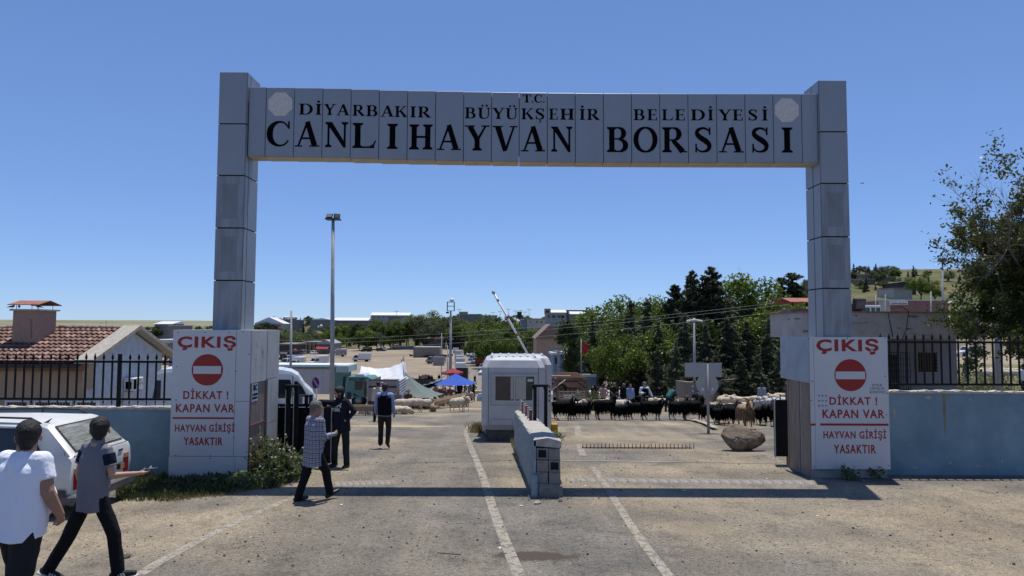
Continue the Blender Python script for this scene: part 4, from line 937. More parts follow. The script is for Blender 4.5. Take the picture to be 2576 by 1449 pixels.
MB().box((pa.x - .18, 26.85, O.z - .05), (pa.x + .18, 27.15, pa.z - .1), bev=.02).build('cabinet', WHITE, bar, O)
MB().tube([pa, pb], .045, 8).build('arm', WHITE, bar, O)
for f in (.04, .36, .62, .88): MB().tube([pa.lerp(pb, f), pa.lerp(pb, f + .035)], .047, 8, cap=False).build('band', mat('chipped red paint', (0, 0, 0)), bar, O)
MB().tube([pb, pb + (pb - pa).normalized() * .12], .06, 6).build('arm_tip', GREYST, bar, O)
mb = MB(); mb.capsule((-.18, 0, .42), (.32, .02, .33), .40, .22, 16); mb.ell((-.1, .05, .25), (.42, .34, .22), 14, 10); mb.ell((.42, 0, .30), (.20, .16, .13), 12, 8); mb.ell((-.32, 0, .48), (.22, .2, .2), 10, 8)
BOUL = mat('brown limestone boulder', (.10, .075, .055), .95, .35, 3.5, bump=1.0, bscale=14, col2=(.26, .21, .16), detail=9)
n1, n2 = wnoise(7, 3), wnoise(22, 5)
n3 = wnoise(11, 12, 4)
bme = remesh('boulder', mb, BOUL, .016, 3, lambda co: .05 * n1(co) - .035 * np.abs(n3(co)) + .010 * n2(co) - .02 * np.abs(n2(co + .3)))
co = np.empty(len(bme.vertices) * 3, np.float32); bme.vertices.foreach_get('co', co); co = co.reshape(-1, 3); rs = np.random.RandomState(17)
for _ in range(15):
 n_ = rs.normal(size=3); n_ /= np.linalg.norm(n_); q_ = (co - co.mean(0)) @ n_; dd = q_ - np.quantile(q_, rs.uniform(.90, .97)); co = co - n_ * np.maximum(dd, 0)[:, None] * .9
co[:, 0] *= 1.12; co[:, 2] = np.maximum(co[:, 2], .07); bme.vertices.foreach_set('co', co.astype(np.float32).ravel()); bme.update()
bo_ = bpy.data.objects.new('boulder', bme); COL.objects.link(bo_); p = G(1880, 1134); bo_.location = (p.x, p.y, p.z - .08); bo_.scale = (1.06, 1, 1)
tag(bo_, 'big rough brown boulder lying in front of the goats by the right gate post', 'boulder')
sp = thing('spike_strip', 'steel strip with a row of upright tyre spikes lying across the right lane', 'spike strip', G(1608, 1130)); O = sp.location
pa, pb = G(1464, 1128), G(1756, 1134)
MB().box((pa.x, pa.y - .04, O.z), (pb.x, pa.y + .04, O.z + .02)).build('base_plate', RUST, sp, O)
sm = MB().tube([(0, 0, 0), (0, 0, .10), (0, 0, .16)], [.012, .010, .002], 5).mesh('spike', mat('dark steel spike', (.05, .045, .04), .5, .2, 9)); r = random.Random(5)
for i in range(30): piece('spike', sm, sp, (pa.x + (pb.x - pa.x) * i / 29 - O.x, 0, .015), (r.uniform(-.1, .1), .5 if i == 17 else r.uniform(-.08, .08), 0))
def bump(label, a, b, n, skip=()):
 o = thing('speed_bump', label, 'speed bump', (a + b) / 2); O = o.location; d = (b - a) / n; w = .15
 RUB = mat('dusty rubber bump', (.20, .195, .185), .85, .2, 6, col2=(.30, .285, .26)); DUST = mat('packed dust', (.24, .19, .135), .95, .3, 20)
 for i in range(n):
  if i in skip: continue
  c = a + d * (i + .5); L2 = d.length * .49; z = H(c.x, c.y) - O.z
  m_ = MB(); m_.prism([(-w, 0), (-w * .75, .022), (-w * .3, .045), (w * .3, .045), (w * .75, .022), (w, 0)], -L2 + .01, L2 - .01, 'x')
  q = m_.build('rubber_segment', RUB, o); q.location = (c.x - O.x, c.y - O.y, z - .0); q.rotation_euler.z = atan2(d.y, d.x)
  m_ = MB(); m_.prism([(-w * .95, 0.004), (-w * .3, .047), (w * .3, .047), (w * .9, .006)], -.045, .045, 'x'); t = m_.build('groove', DUST, q); t.location = (L2 * .8, 0, .0); t.rotation_euler.z = .35
bump('long worn rubber speed bump across the right lane in front of the gateway shadow', G(1424, 1208), G(2046, 1216), 24)
bump('short broken row of speed bump segments in the left lane beside the walking man', G(843, 1219), G(985, 1215), 9)
cl = MB().box((-.12, -.08, 0), (.12, .08, .015)).build('bump_bracket', RUST); cl.location = G(692, 1220); cl.rotation_euler.z = .5; tag(cl, 'lone bolted bracket left from the speed bump near the weeds', 'bracket')
def pole(label, u, D, vtop_, r=.07, name='lamp_post', cat='lamp post', base=None):
 p = on(u, D); o = thing(name, label, cat, p); t = at(u, vtop_, D)
 MB().tube([(0, 0, -.2), (t.x - p.x, 0, t.z - p.z)], [r, r * .62], 10).build('pole', GREYST, o); return o, p, t
def floods(o, p, t, s=1, two=True):
 BX = mat('floodlight housing', (.035, .037, .04), .5, .2, 8); GLS = mat('floodlight glass', (.30, .30, .28), .2, .1, 9)
 c = t - p
 MB().box((c.x - .42 * s, -.3 * s, c.z - .02), (c.x + .42 * s, .3 * s, c.z + .03)).build('platform', BX, o)
 for dx, ry, rx in (((-.2, -.15, -.5), (.25, .5, .2)) if two else ((0, 0, -.4),)):
  q = MB().box((-.19 * s, -.05 * s, -.14 * s), (.19 * s, .05 * s, .14 * s), bev=.01).build('floodlight', BX, o); q.location = (c.x + dx * s, -.05, c.z + .2 * s); q.rotation_euler = (rx, 0, ry)
  g = MB().box((-.16 * s, -.056 * s, -.11 * s), (.16 * s, -.051 * s, .11 * s)).build('glass', GLS, q)
  MB().tube([(0, 0.0, -.14 * s), (0, .0, -.2 * s)], .02 * s, 5).build('yoke', BX, q)
o, p, t = pole('tall grey floodlight mast with two dark lamps rising beside the box lorry', 838, 27, 552, .10); floods(o, p, t, .66)
o, p, t = pole('short security camera pole right of the left pillar', 733, 34, 781, .075, 'camera_pole', 'pole')
for s in (-1, 1):
 c = t - p; q = MB().capsule((c.x + s * .1, -.05, c.z - .34), (c.x + s * .28, -.12, c.z - .37), .05, .07, 8).build('camera', WHITE, o); MB().ell((c.x + s * .29, -.16, c.z - .38), (.05, .05, .05), 8, 6).build('lens', JOINT, q)
o, p, t = pole('lattice topped mast with a white globe in the market', 1134, 74, 782, .17, 'mast', 'mast')
c = t - p; mb = MB(); s = .75
for dx in (-s, s):
 for dy in (-s, s): mb.bar((c.x + dx * .5, dy * .5, c.z), (c.x + dx * .5, dy * .5, c.z + .95), .05)
for z in (0, .5, .95):
 for sg in (-1, 1): mb.bar((c.x - s * .5, sg * s * .5, c.z + z), (c.x + s * .5, sg * s * .5, c.z + z), .04); mb.bar((c.x + sg * s * .5, -s * .5, c.z + z), (c.x + sg * s * .5, s * .5, c.z + z), .04)
mb.build('cage', BLACKM, o); MB().ell((c.x + .1, 0, c.z + 1.15), (.24, .24, .22), 10, 8).build('globe', WHITE, o)  # globe in plain white paint
q = MB().box((c.x - .5, -.1, c.z - .28), (c.x - .2, .1, c.z - .1)).build('floodlight', BLACKM, o)
for u, D, vt, lb in ((1126, 78, 868, 'thin grey steel pole just left of the lattice mast'), (1111, 96, 838, 'thin wire mast with a cross arm far behind the awnings'), (1130, 76, 880, 'thin pale pipe beside the lattice mast')):
 pole(lb, u, D, vt, .07, 'thin_pole', 'pole')
o, p, t = pole('grey twin headed lamp post in front of the cedars', 1746, 40, 806, .085)
c = t - p; mb = MB()
for s in (-1, 1):
 q = MB().capsule((c.x + s * .1, 0, c.z + .02), (c.x + s * .42, -.1, c.z - .03), .04, .05, 8).build('lamp_head', WHITE, o)
MB().ell((c.x, 0, c.z + .04), (.10, .1, .07)).build('hub', WHITE, o)
o, p, t = pole('grey round and rectangular sign backs on one post before the cedar trees', 1780, 25.5, 915, .055, 'road_sign', 'road sign')
SB = mat('bare sign back', (.36, .37, .38), .45, .06, 4); c = t - p
a, b = at(1723, 948, 25.5) - p, at(1815, 913, 25.5) - p
xm = at(1780, 930, 25.5).x - p.x
for q0, q1 in ((a.x, xm - .03), (xm + .03, b.x)): MB().box((q0, -.02, a.z), (q1, .0, b.z)).build('sign_plate', SB, o)
cc = at(1781, 968, 25.5) - p; rr = (at(1803, 968, 25.5) - at(1781, 968, 25.5)).x
MB().prism([(cc.x + rr * 1.25 * cos(i * pi / 18), cc.z + rr * 1.25 * sin(i * pi / 18)) for i in range(36)], .06, .075, 'y').build('round_plate', SB, o)
for dx in (-.17, .19): MB().box((cc.x + dx - .04, .055, cc.z - .22), (cc.x + dx + .03, .0598, cc.z - .12)).build('label', WHITE, o)
o, p, t = pole('no parking sign, blue with a red ring, standing in front of the box lorry', 797, 20.5, 955, .025, 'road_sign', 'road sign')
cc = at(795, 963, 20.5) - p; R_ = at(805, 963, 20.5).x - at(793.5, 963, 20.5).x; R_ *= 1.0
def disc(r, y0, y1): return MB().prism([(cc.x + r * .78 * cos(i * pi / 16), cc.z + r * 1.25 * sin(i * pi / 16)) for i in range(32)], y0, y1, 'y')
disc(R_ * 1.0, -.045, -.03).build('ring', RED, o); disc(R_ * .8, -.05, -.0455).build('face', mat('sign blue', (.01, .03, .22), .4, .1, 5), o)
mb = MB(); s2 = R_ * .55
for k in (-.018, .012): mb.prism([(cc.x - s2 * .8 + k, cc.z + s2 * 1.3), (cc.x - s2 * .8 + k + .02, cc.z + s2 * 1.3), (cc.x + s2 * .8 + k + .02, cc.z - s2 * 1.3), (cc.x + s2 * .8 + k, cc.z - s2 * 1.3)], -.054, -.0505, 'y')
mb.build('slash', mat('sign white', (.6, .3, .3), .5, .1, 9), o)
o, p, t = pole('red square warning sign with white triangle print beside the steps', 1391, 44, 955, .03, 'road_sign', 'sign')
a, b = at(1382, 976, 44) - p, at(1403, 953, 44) - p; MB().box((a.x, -.06, a.z), (b.x, -.035, b.z)).build('plate', RED, o)
mb = MB(); cx = (a.x + b.x) / 2; w = b.x - a.x; h = b.z - a.z
for i in range(3): mb.box((a.x + w * .12, -.066, a.z + h * (.1 + .11 * i)), (b.x - w * .12, -.061, a.z + h * (.14 + .11 * i)))
for sg in (-1, 1): mb.prism([(cx + sg * w * .26, a.z + h * .48), (cx + sg * w * .34, a.z + h * .48), (cx + sg * .02, b.z - h * .08), (cx - sg * .01, b.z - h * .08)][::sg], -.066, -.061, 'y')
mb.box((cx - .02, -.066, a.z + h * .55), (cx + .02, -.061, b.z - h * .28)); mb.build('print', WHITE, o)
DG = 24.0
PEEL = mat('off white flaking render', (.33, .30, .275), .9, .10, 1.4, bump=.4, bscale=14, col2=(.43, .40, .37)); GWALL = mat('grey painted wall', (.215, .225, .245), .9, .06, 2)
xa_, xb_ = at(2030, 820, DG).x, at(2466, 820, DG).x; zt, zb = at(2200, 787, DG).z, at(2200, 852, DG).z
gb = thing('guard_building', 'flat roofed guard building with flaking fascia behind the right railing', 'building', ((xa_ + xb_) / 2, DG, -.8)); O = gb.location
MB().box((xa_, DG, zb), (xb_, DG + 3.4, zt)).build('roof_fascia', PEEL, gb, O)
MB().box((xa_ - .05, DG - .05, zt), (xb_ + .05, DG + 3.45, zt + .05)).build('roof_edge', mat('rusty roof edging', (.22, .14, .10), .9, .4, 8), gb, O)
xw0, xw1 = at(2040, 900, 25.4).x, at(2407, 900, 25.4).x
MB().box((xw0, 25.4, -1), (xw1, 27.2, zb)).build('wall', GWALL, gb, O)
MB().box((xw0, 24.6, -1), (at(2240, 900, 24.6).x, 25.42, zb)).build('porch_wall', mat('pale porch wall', (.33, .31, .29), .9, .08, 3), gb, O)
a, b = at(2308, 934, 25.4), at(2352, 888, 25.4)
w = MB().box((a.x, 25.36, a.z), (b.x, 25.41, b.z)).build('window', glass(), gb, O)
mb = MB()
for i in range(8): x = a.x + (b.x - a.x) * i / 7; mb.bar((x, 25.3, a.z - .03), (x, 25.3, b.z + .03), .018)
for i in range(6): z = a.z + (b.z - a.z) * i / 5; mb.bar((a.x - .03, 25.3, z), (b.x + .03, 25.3, z), .018)
mb.build('grille', BLACKM, w).location = tuple(-c for c in O)
mb = MB();
for p_, q_ in (((a.x - .06, a.z - .06), (a.x, b.z + .06)), ((b.x, a.z - .06), (b.x + .06, b.z + .06)), ((a.x, a.z - .06), (b.x, a.z)), ((a.x, b.z), (b.x, b.z + .06))): mb.box((p_[0], 25.33, p_[1]), (q_[0], 25.42, q_[1]))
mb.build('frame', mat('dull cream frame', (.35, .32, .27)), w).location = tuple(-c for c in O)
a, b = at(2232, 1000, 24.55), at(2262, 893, 24.55)
w = MB().box((a.x, 24.56, -1), (b.x, 24.6, b.z)).build('door', mat('dark door', (.04, .042, .035), .5, .2, 5), gb, O)
mb = MB()
for i in range(11): x = a.x - .0 + (b.x + .35 - a.x) * i / 10; mb.bar((x, 24.5, -1), (x, 24.5, b.z + .1), .014)
for i in range(12): z = b.z + .1 - i * .22; mb.bar((a.x, 24.49, z), (b.x + .35, 24.49, z), .014)
mb.build('grille', BLACKM, w).location = tuple(-c for c in O)
r = random.Random(8); mb = MB()
for (u, v, a_, b_) in ((3650, 1265, .36, .07), (3595, 1312, .10, .03), (3635, 1315, .14, .05), (3190, 1275, .16, .05), (3220, 1325, .12, .08), (3425, 1262, .07, .05), (3155, 1277, .05, .03)):
 p = at(u / 1.59, v / 1.59, DG); n = 14; mb.prism([(p.x + a_ * cos(i * 2 * pi / n) * r.uniform(.45, 1), p.z + b_ * sin(i * 2 * pi / n) * r.uniform(.4, 1)) for i in range(n)], DG - .003, DG + .001, 'y')
mb.build('flaked_patch', mat('bare grey render', (.17, .155, .14), .95, .2, 10), gb, O)
mb = MB(); r = random.Random(12)
for (u, v, n_, du, dv_) in ((2120, 812, 12, 6, 0), (2240, 805, 8, 1, 6), (2330, 790, 9, 2, 5), (2290, 838, 10, 7, 1)):
 p = [at(u + i * du + r.uniform(-1.5, 1.5), v + i * dv_ + r.uniform(-1.5, 1.5), DG - .004) for i in range(n_)]
 mb.tube([q for q in p if q.z < zt], .004, 3)
mb.build('crack', JOINT, gb, O)
for k, pts in enumerate(([(2234, 786), (2238, 810), (2246, 850)], [(2240, 777), (2270, 772), (2286, 783), (2280, 830), (2256, 884)])):
 P = [at(u, v, DG - .12) for u, v in pts]; Q = []
 for i in range(len(P) - 1): Q += [P[i].lerp(P[i + 1], t / 4) for t in range(4)]
 MB().tube(Q + [P[-1]], .012, 5).build('cable', BLACKM, gb, O)
a, b = at(1990, 800, 26), at(2036, 800, 26)
ch = thing('roof_chimney', 'small rendered chimney with a rusty cowl on the guard building roof', 'chimney', (a.x, 26, zt)); O = ch.location
MB().box((a.x, 26, zt + .05), (b.x, 27, at(2000, 776, 26).z)).build('stack', PINKR, ch, O)
mb = MB(); zc = at(2010, 760, 26).z
for x in (a.x + .15, b.x): mb.bar((x, 26.2, zt + .3), (x, 26.2, zc), .03)
mb.build('rods', BLACKM, ch, O)
zc2 = at(2010, 748, 26).z; MB().prism([(25.6, zc), (26.5, zc2), (27.4, zc), (27.4, zc - .03), (26.5, zc2 - .03), (25.6, zc - .03)], a.x - .15, b.x + .2, 'x').build('cowl', mat('rusted sheet', (0, 0, 0)), ch, O)
p = at(2156, 765, 24.8); fl = thing('old_floodlight', 'old rusty rectangular floodlight on the guard roof right of the column', 'floodlight', (p.x, 24.8, zt + .05)); O = fl.location
MB().box((p.x - .24, 24.7, zt + .05), (p.x + .1, 25, p.z + .0)).build('bracket', RUST, fl, O)
q = MB().box((-.2, -.09, -.2), (.2, .12, .2), bev=.02).build('housing', mat('black housing', (.03, .03, .03)), fl); q.location = (p.x - O.x, -.15, p.z - O.z); q.rotation_euler = (.25, 0, .1)
MB().box((-.17, -.096, -.16), (.17, -.091, .16)).build('glass', mat('old lamp glass', (.12, .13, .15), .15, .3, 6), q)
def V3(*a): return Vector(a)
def unit(v): return Vector(v).normalized()
SKIN = mat('tanned skin', (.30, .165, .105), .6, .10, 9, bump=.1, bscale=60)
SKIN2 = mat('fair skin', (.40, .23, .16), .6, .10, 9)
HAIRB = mat('black hair', (.009, .008, .008), .55, .4, 60, bump=.8, bscale=90)
HAIRG = mat('grey hair', (.13, .125, .12), .8, .35, 50, bump=.8, bscale=90)
SHOEB = mat('black shoe leather', (.012, .011, .011), .4, .3, 12)
SOLE = mat('pale sole', (.5, .5, .48), .7, .1, 9)
EYE = mat('dark eye', (.02, .015, .012), .2, .1, 5)
def cloth(name, col, var=.12, bump=.5, sc=9): return mat(name, col, .9, var, sc, bump=min(1, bump * 1.8), bscale=11, spec=.15, stretch=(1, 1, .5))
BLKC = cloth('black trousers', (.010, .010, .012)); CHAR = cloth('charcoal trousers', (.022, .021, .022)); OLIVE = cloth('dark brown trousers', (.032, .027, .022)); JEAN = cloth('blue jeans', (.03, .045, .07))
def plaid(name, base, dark, faint, s=.075):
 M = bpy.data.materials.new(name); M.use_nodes = True; nt = M.node_tree; L = nt.links.new; b = nt.nodes['Principled BSDF']; b.inputs['Roughness'].default_value = .9
 tc = nd(nt, 'ShaderNodeTexCoord'); sp = nd(nt, 'ShaderNodeSeparateXYZ'); L(tc.outputs['Object'], sp.inputs[0])
 no = nd(nt, 'ShaderNodeTexNoise'); no.inputs['Scale'].default_value = 5; L(tc.outputs['Object'], no.inputs['Vector'])
 def line(src, off, w, per):
  a = nd(nt, 'ShaderNodeMath', operation='MULTIPLY_ADD'); L(no.outputs['Fac'], a.inputs[0]); a.inputs[1].default_value = .05; L(src, a.inputs[2])
  b_ = nd(nt, 'ShaderNodeMath', operation='ADD'); L(a.outputs[0], b_.inputs[0]); b_.inputs[1].default_value = off + 10 * per
  c = nd(nt, 'ShaderNodeMath', operation='MODULO'); L(b_.outputs[0], c.inputs[0]); c.inputs[1].default_value = per
  d = nd(nt, 'ShaderNodeMath', operation='LESS_THAN'); L(c.outputs[0], d.inputs[0]); d.inputs[1].default_value = w; return d.outputs[0]
 def comb(a, b_, op='MAXIMUM'): m_ = nd(nt, 'ShaderNodeMath', operation=op); L(a, m_.inputs[0]); L(b_, m_.inputs[1]); return m_.outputs[0]
 xy = comb(sp.outputs['X'], sp.outputs['Y'], 'ADD')
 d1 = comb(line(xy, 0, .012, s), line(sp.outputs['Z'], 0, .012, s)); d2 = comb(line(xy, .022, .006, s), line(sp.outputs['Z'], .026, .007, s)); f1 = comb(line(xy, .045, .018, s), line(sp.outputs['Z'], .05, .018, s))
 def mixc(f, a, c, k=1):
  q = nd(nt, 'ShaderNodeMath', operation='MULTIPLY'); L(f, q.inputs[0]); q.inputs[1].default_value = k
  m_ = nd(nt, 'ShaderNodeMix', data_type='RGBA'); L(q.outputs[0], m_.inputs[0])
  if isinstance(a, tuple): m_.inputs[6].default_value = (*a, 1)
  else: L(a, m_.inputs[6])
  m_.inputs[7].default_value = (*c, 1); return m_.outputs[2]
 c = mixc(f1, base, faint, .7); c = mixc(d1, c, dark); c = mixc(d2, c, dark, .8); L(c, b.inputs['Base Color']); return M
def hand(mb, w, d, n, s, curl=.6, r0=.0):
 """palm and five bent fingers; w wrist, d hand direction, n palm normal"""
 d = unit(d); n = unit(n); n = (n - d * n.dot(d)).normalized(); a = d.cross(n)
 mb.capsule(w, w + d * .05, .024, .026, 8)
 for k, (off, ln) in enumerate(((-.030, .062), (-.010, .072), (.010, .068), (.029, .052))):
  b = w + d * .085 + a * off; mb.capsule(w + d * .035 + a * off * .8, b, .016, .0115, 6)
  e = b + (d * cos(curl) + n * sin(curl)) * ln * .5; f = e + (d * cos(curl * 2.1) + n * sin(curl * 2.1)) * ln * .5
  mb.capsule(b, e, .0115, .0098, 6); mb.capsule(e, f, .0098, .008, 6)
 t0 = w + d * .025 - a * .022 * s; t1 = t0 + (d * .6 - a * .7 * s + n * .3).normalized() * .042; t2 = t1 + (d * .85 - a * .1 * s + n * .5).normalized() * .032
 mb.capsule(t0, t1, .015, .012, 6); mb.capsule(t1, t2, .012, .009, 6)
def person(label, P, mats, h=1.74, vox=.022, near=False, group=None, name='person', wr=.006):
 """P: pose dict. local frame faces +y, right is +x"""
 t = unit(P.get('torso', (0, 0, 1))); tw = P.get('twist', 0); rv = V3(cos(tw), sin(tw), 0); rv = (rv - t * rv.dot(t)).normalized(); fv = t.cross(rv) * -1
 fw = rv.cross(t) * -1
 fw = t.cross(rv)                       # forward of the chest
 p0 = V3(0, 0, .93); g = P.get('girth', 1.0)
 nb = p0 + t * .545; ch = p0 + t * .36
 hd = unit(P.get('head', (0, .12, 1))); hc = nb + hd * .155 + fw * .0; hs = P.get('hs', 1.13)
 ay, ap = P.get('yaw', 0), P.get('pitch', 0); HM = Matrix.Translation(hc) @ Matrix.Rotation(tw + ay, 4, 'Z') @ Matrix.Rotation(ap, 4, 'X') @ Matrix.Diagonal((hs, hs, hs, 1))
 J = {}
 for s, k in ((-1, 'l'), (1, 'r')):
  sh = nb - t * .055 + rv * s * P.get('shw', .175) * (1 + (g - 1) * .5); ud = unit(P.get('ua' + k, (s * .12, 0, -1))); fd = unit(P.get('fa' + k, (s * .08, .18, -1)))
  el = sh + ud * .285; wrp = el + fd * .25; J[k] = (sh, el, wrp, unit(P.get('hd' + k, fd)), s)
  hip = p0 + V3(s * .09, 0, -.04); td = unit(P.get('th' + k, (s * .03, 0, -1))); sd = unit(P.get('sk' + k, (s * .02, 0, -1))); kn = hip + td * .42; an = kn + sd * .40
  J[k + 'g'] = (hip, kn, an, unit(P.get('ft' + k, (s * .12, 1, 0))), s)
 low = min(J['lg'][2].z + min(0, J['lg'][3].z * .17), J['rg'][2].z + min(0, J['rg'][3].z * .17)) - .075 if not P.get('sit') else P['sit']
 B, S, T, HR, VS = MB(), MB(), MB(), MB(), MB(); SHS = []
 vest = 'vest' in mats; long = P.get('sleeve', 'long') == 'long'
 hem0 = P.get('hem', .10)
 for s in (-1, 1): B.capsule(p0 + V3(s * .05, 0, -.03), ch + rv * s * .06, .095 * g, .10 * g, 8)
 B.capsule(p0, nb, .10 * g, .07, 8); B.capsule(nb - t * .02, nb + hd * .10, .060 if g < 1.1 else .078, .056 if g < 1.1 else .078, 10)
 for q in (((0, -.008, .022), (.076, .094, .093)), ((0, .026, -.055), (.057, .060, .055)), ((0, .060, -.088), (.026, .02, .018)), ((0, .066, .022), (.055, .024, .018)), ((.079, -.005, -.018), (.010, .019, .031)), ((-.079, -.005, -.018), (.010, .019, .031)), ((0, .088, -.058), (.022, .008, .010))): B.ell(q[0], q[1], 12, 9, M=HM)
 B.capsule(HM @ V3(0, .086, .005), HM @ V3(0, .106, -.030), .010, .014, 6)
 for k in 'lr':
  sh, el, wp, hv, s = J[k]; B.capsule(nb - t * .06, sh, .052 * min(1, g), .046 * min(1, g), 8); aw = P.get('aw', 1) * (1 + (g - 1) * .9); B.capsule(sh, el, .050 * aw, .041 * aw, 8); B.capsule(el, wp, .042 * aw, .028 * aw, 8)
  if near: hand(B, wp, hv, P.get('pn' + k, -rv * s), s, P.get('curl' + k, .6))
  else: B.capsule(wp, wp + hv * .085, .028, .024, 6); B.capsule(wp + hv * .085, wp + hv * .13, .022, .015, 6)
  hip, kn, an, fd, s = J[k + 'g']; B.capsule(hip, kn, .075, .05, 8); B.capsule(kn, an, .05, .035, 8); B.capsule(an + V3(0, 0, -.03), an + fd * .12 + V3(0, 0, -.04), .032, .026, 6)
 hr_ = .118 * g * P.get('hw', 1.0); S.capsule(p0 - t * (hem0 - (.08 if not near else -.05)), nb - t * .10, hr_, .115 * g, 12)
 top = nb - t * .02; hem = P.get('hem', .10)
 for s in (-1, 1):
  S.capsule(p0 + V3(s * .055, 0, 0) - t * (hem - (.08 if not near else -.06)), ch + rv * s * .085 * g, .130 * g * P.get('hw', 1), .122 * g, 12); S.capsule(ch + rv * s * .08, top - t * .07 + rv * s * .10, .114 * g, .080, 10)
  S.capsule(top - t * .04 + rv * s * .03, top - t * .045 + rv * s * (P.get('shw', .175) - .01) * (1 + (g - 1) * .6), .072 * (1 + (g - 1) * .4), .078 * g, 10)
 if P.get('belly'): b = P['belly']; S.ell(p0 + t * .12 + fw * .07 * b, (.20 * g, .15 * b, .20), 14, 10)
 if P.get('collar', 1): S.tube([nb + t * .01, nb + t * .045 + hd * .01], [.074, .066], 12)
 for k in 'lr':
  sh, el, wp, hv, s = J[k]; gg = 1 + (g - 1) * .9
  if long: S.capsule(sh, el, .068 * gg, .056 * gg, 10); S.capsule(el, wp - (wp - el) * .05, .055 * gg, .042, 10)
  else: S.tube([sh - (el - sh) * .1, sh + (el - sh) * .25, sh + (el - sh) * .62], [.066 * gg, .073 * gg, .071 * gg], 12)
 if P.get('hood'): S.capsule(nb - fw * .07 + rv * -.08, nb - fw * .07 + rv * .08, .055, .055, 10)
 tg = P.get('tg', 1)
 T.capsule(p0 + V3(-.06, 0, .02), p0 + V3(.06, 0, .02), .100 * g, .100 * g, 10); T.capsule(p0 + V3(-.06, -.012, -.06), p0 + V3(.06, -.012, -.06), .110 * g, .110 * g, 10)
 for k in 'lr':
  hip, kn, an, fd, s = J[k + 'g']; T.capsule(hip, kn, .101 * (1 + (g - 1) * .8) * tg, .080 * (1 + (g - 1) * .5) * tg, 10); T.capsule(kn, an + (kn - an) * .02, .078 * (1 + (g - 1) * .5) * tg, .070 * tg, 10)
  a2 = an + V3(0, 0, -.035); f0 = a2 - fd * .055; f1 = a2 + fd * .075; f2 = a2 + fd * .165
  SH = MB(); SHS.append(SH); SH.capsule(f0, f1, .042, .043, 8); SH.capsule(f1, f2, .043, .032, 8); SH.capsule(a2 + V3(0, 0, .04), a2, .042, .045, 8)
 if 'apron' in P: pass
 for q in (((0, -.024, .034), (.084, .094, .088)), ((0, -.046, -.018), (.073, .060, .072)), ((0, .012, .078), (.064, .056, .040)), ((0, -.058, -.060), (.052, .030, .045)), ((.062, -.01, .03), (.022, .05, .05)), ((-.062, -.01, .03), (.022, .05, .05))):
  HR.ell(q[0], tuple(c * P.get('hairv', 1.0) for c in q[1]), 12, 9, M=HM)
 if P.get('beard'): HR.ell((0, .042, -.083), (.050, .048, .030), 10, 8, M=HM); HR.ell((.055, .01, -.05), (.014, .03, .035), 8, 6, M=HM); HR.ell((-.055, .01, -.05), (.014, .03, .035), 8, 6, M=HM)
 fl = -low; off = V3(0, 0, fl); sc = h / 1.75
 root = thing(name, label, 'person', (0, 0, 0), 0, group)
 seed = hash(label) % 1000
 wn = wnoise(16, seed % 97, 4)
 wn2 = wnoise(34, seed % 89 + 1, 3)
 def wrk(a): return (lambda co: a * 1.1 * wn(co * np.array([1, 1, .45])) - a * .5 * np.abs(wn2(co * np.array([.8, .8, 1.1])))) if a else None
 def out(nm, mb, mm, vx, it, noise=None, cut=None):
  me = remesh(nm, mb, mm, vx, it, noise)
  if cut is not None:
   bm = bmesh.new(); bm.from_mesh(me); bmesh.ops.bisect_plane(bm, geom=bm.verts[:] + bm.edges[:] + bm.faces[:], plane_co=p0 + V3(0, 0, -cut), plane_no=V3(.04, -.10, 1), clear_inner=True)
   es = [e_ for e_ in bm.edges if e_.is_boundary]; r_ = bmesh.ops.extrude_edge_only(bm, edges=es); vs_ = [v_ for v_ in r_['geom'] if isinstance(v_, bmesh.types.BMVert)]
   for v_ in vs_: d_ = v_.co - p0; v_.co.x -= d_.x * .10; v_.co.y -= d_.y * .10
   bm.to_mesh(me); bm.free(); me.polygons.foreach_set('use_smooth', [True] * len(me.polygons))
  n = len(me.vertices); co = np.empty(n * 3, np.float32); me.vertices.foreach_get('co', co); co = (co.reshape(-1, 3) + np.array(off)) * sc
  me.vertices.foreach_set('co', co.ravel()); me.update(); return piece(nm, me, root)
 v1 = vox * (.36 if near else .9)
 out('body', B, mats.get('skin', SKIN), v1 if near else vox * .75, 2 if near else 2)
 out('shirt', S, mats['shirt'], vox * .6 if near else vox, 3, wrk(wr), P.get('hem', .10) + .02 if near else None)
 out('trousers', T, mats['trousers'], vox * .6 if near else vox, 3, wrk(wr * 1.1))
 for SH in SHS: out('shoe', SH, mats.get('shoes', SHOEB), vox * .55 if near else vox, 2)
 if not P.get('bald'): out('hair', HR, mats.get('hair', HAIRB), vox * .45 if near else vox * .8, 2, (lambda co: .0035 * wnoise(90, 3)(co)) if near else None)
 if vest:
  VS.capsule(p0 - t * .10, nb - t * .13, .134 * g, .126 * g, 12)
  for s in (-1, 1):
   VS.capsule(p0 + V3(s * .055, 0, -.08), ch + rv * s * .088 * g, .136 * g, .128 * g, 12); VS.capsule(ch + rv * s * .08, top - t * .05 + rv * s * .075, .120 * g, .084, 10)
  out('vest', VS, mats['vest'], vox * .6 if near else vox, 3, wrk(wr), P.get('hem', .1))
 if near and P.get('beard'):
  for s in (-1, 1):
   e = MB(); e.ell((s * .030, .0800, .004), (.0085, .006, .005), 8, 6, M=HM); m_ = e.mesh('eye', EYE); n = len(m_.vertices)
   for vv in m_.vertices: vv.co = (vv.co + off) * sc
   piece('eye', m_, root)
 root['scale_info'] = sc; del root['scale_info']
 return root, J, (off, sc), HM
def setp(root, p, rz): root.location = p; root.rotation_euler = (0, 0, rz)
def face(dx, dy): return atan2(-dx, dy)
WPOLO = cloth('white polo cotton', (.72, .74, .82), .04, .6, 4); GPOLO = cloth('grey polo cotton', (.155, .16, .185), .10, .5, 6)
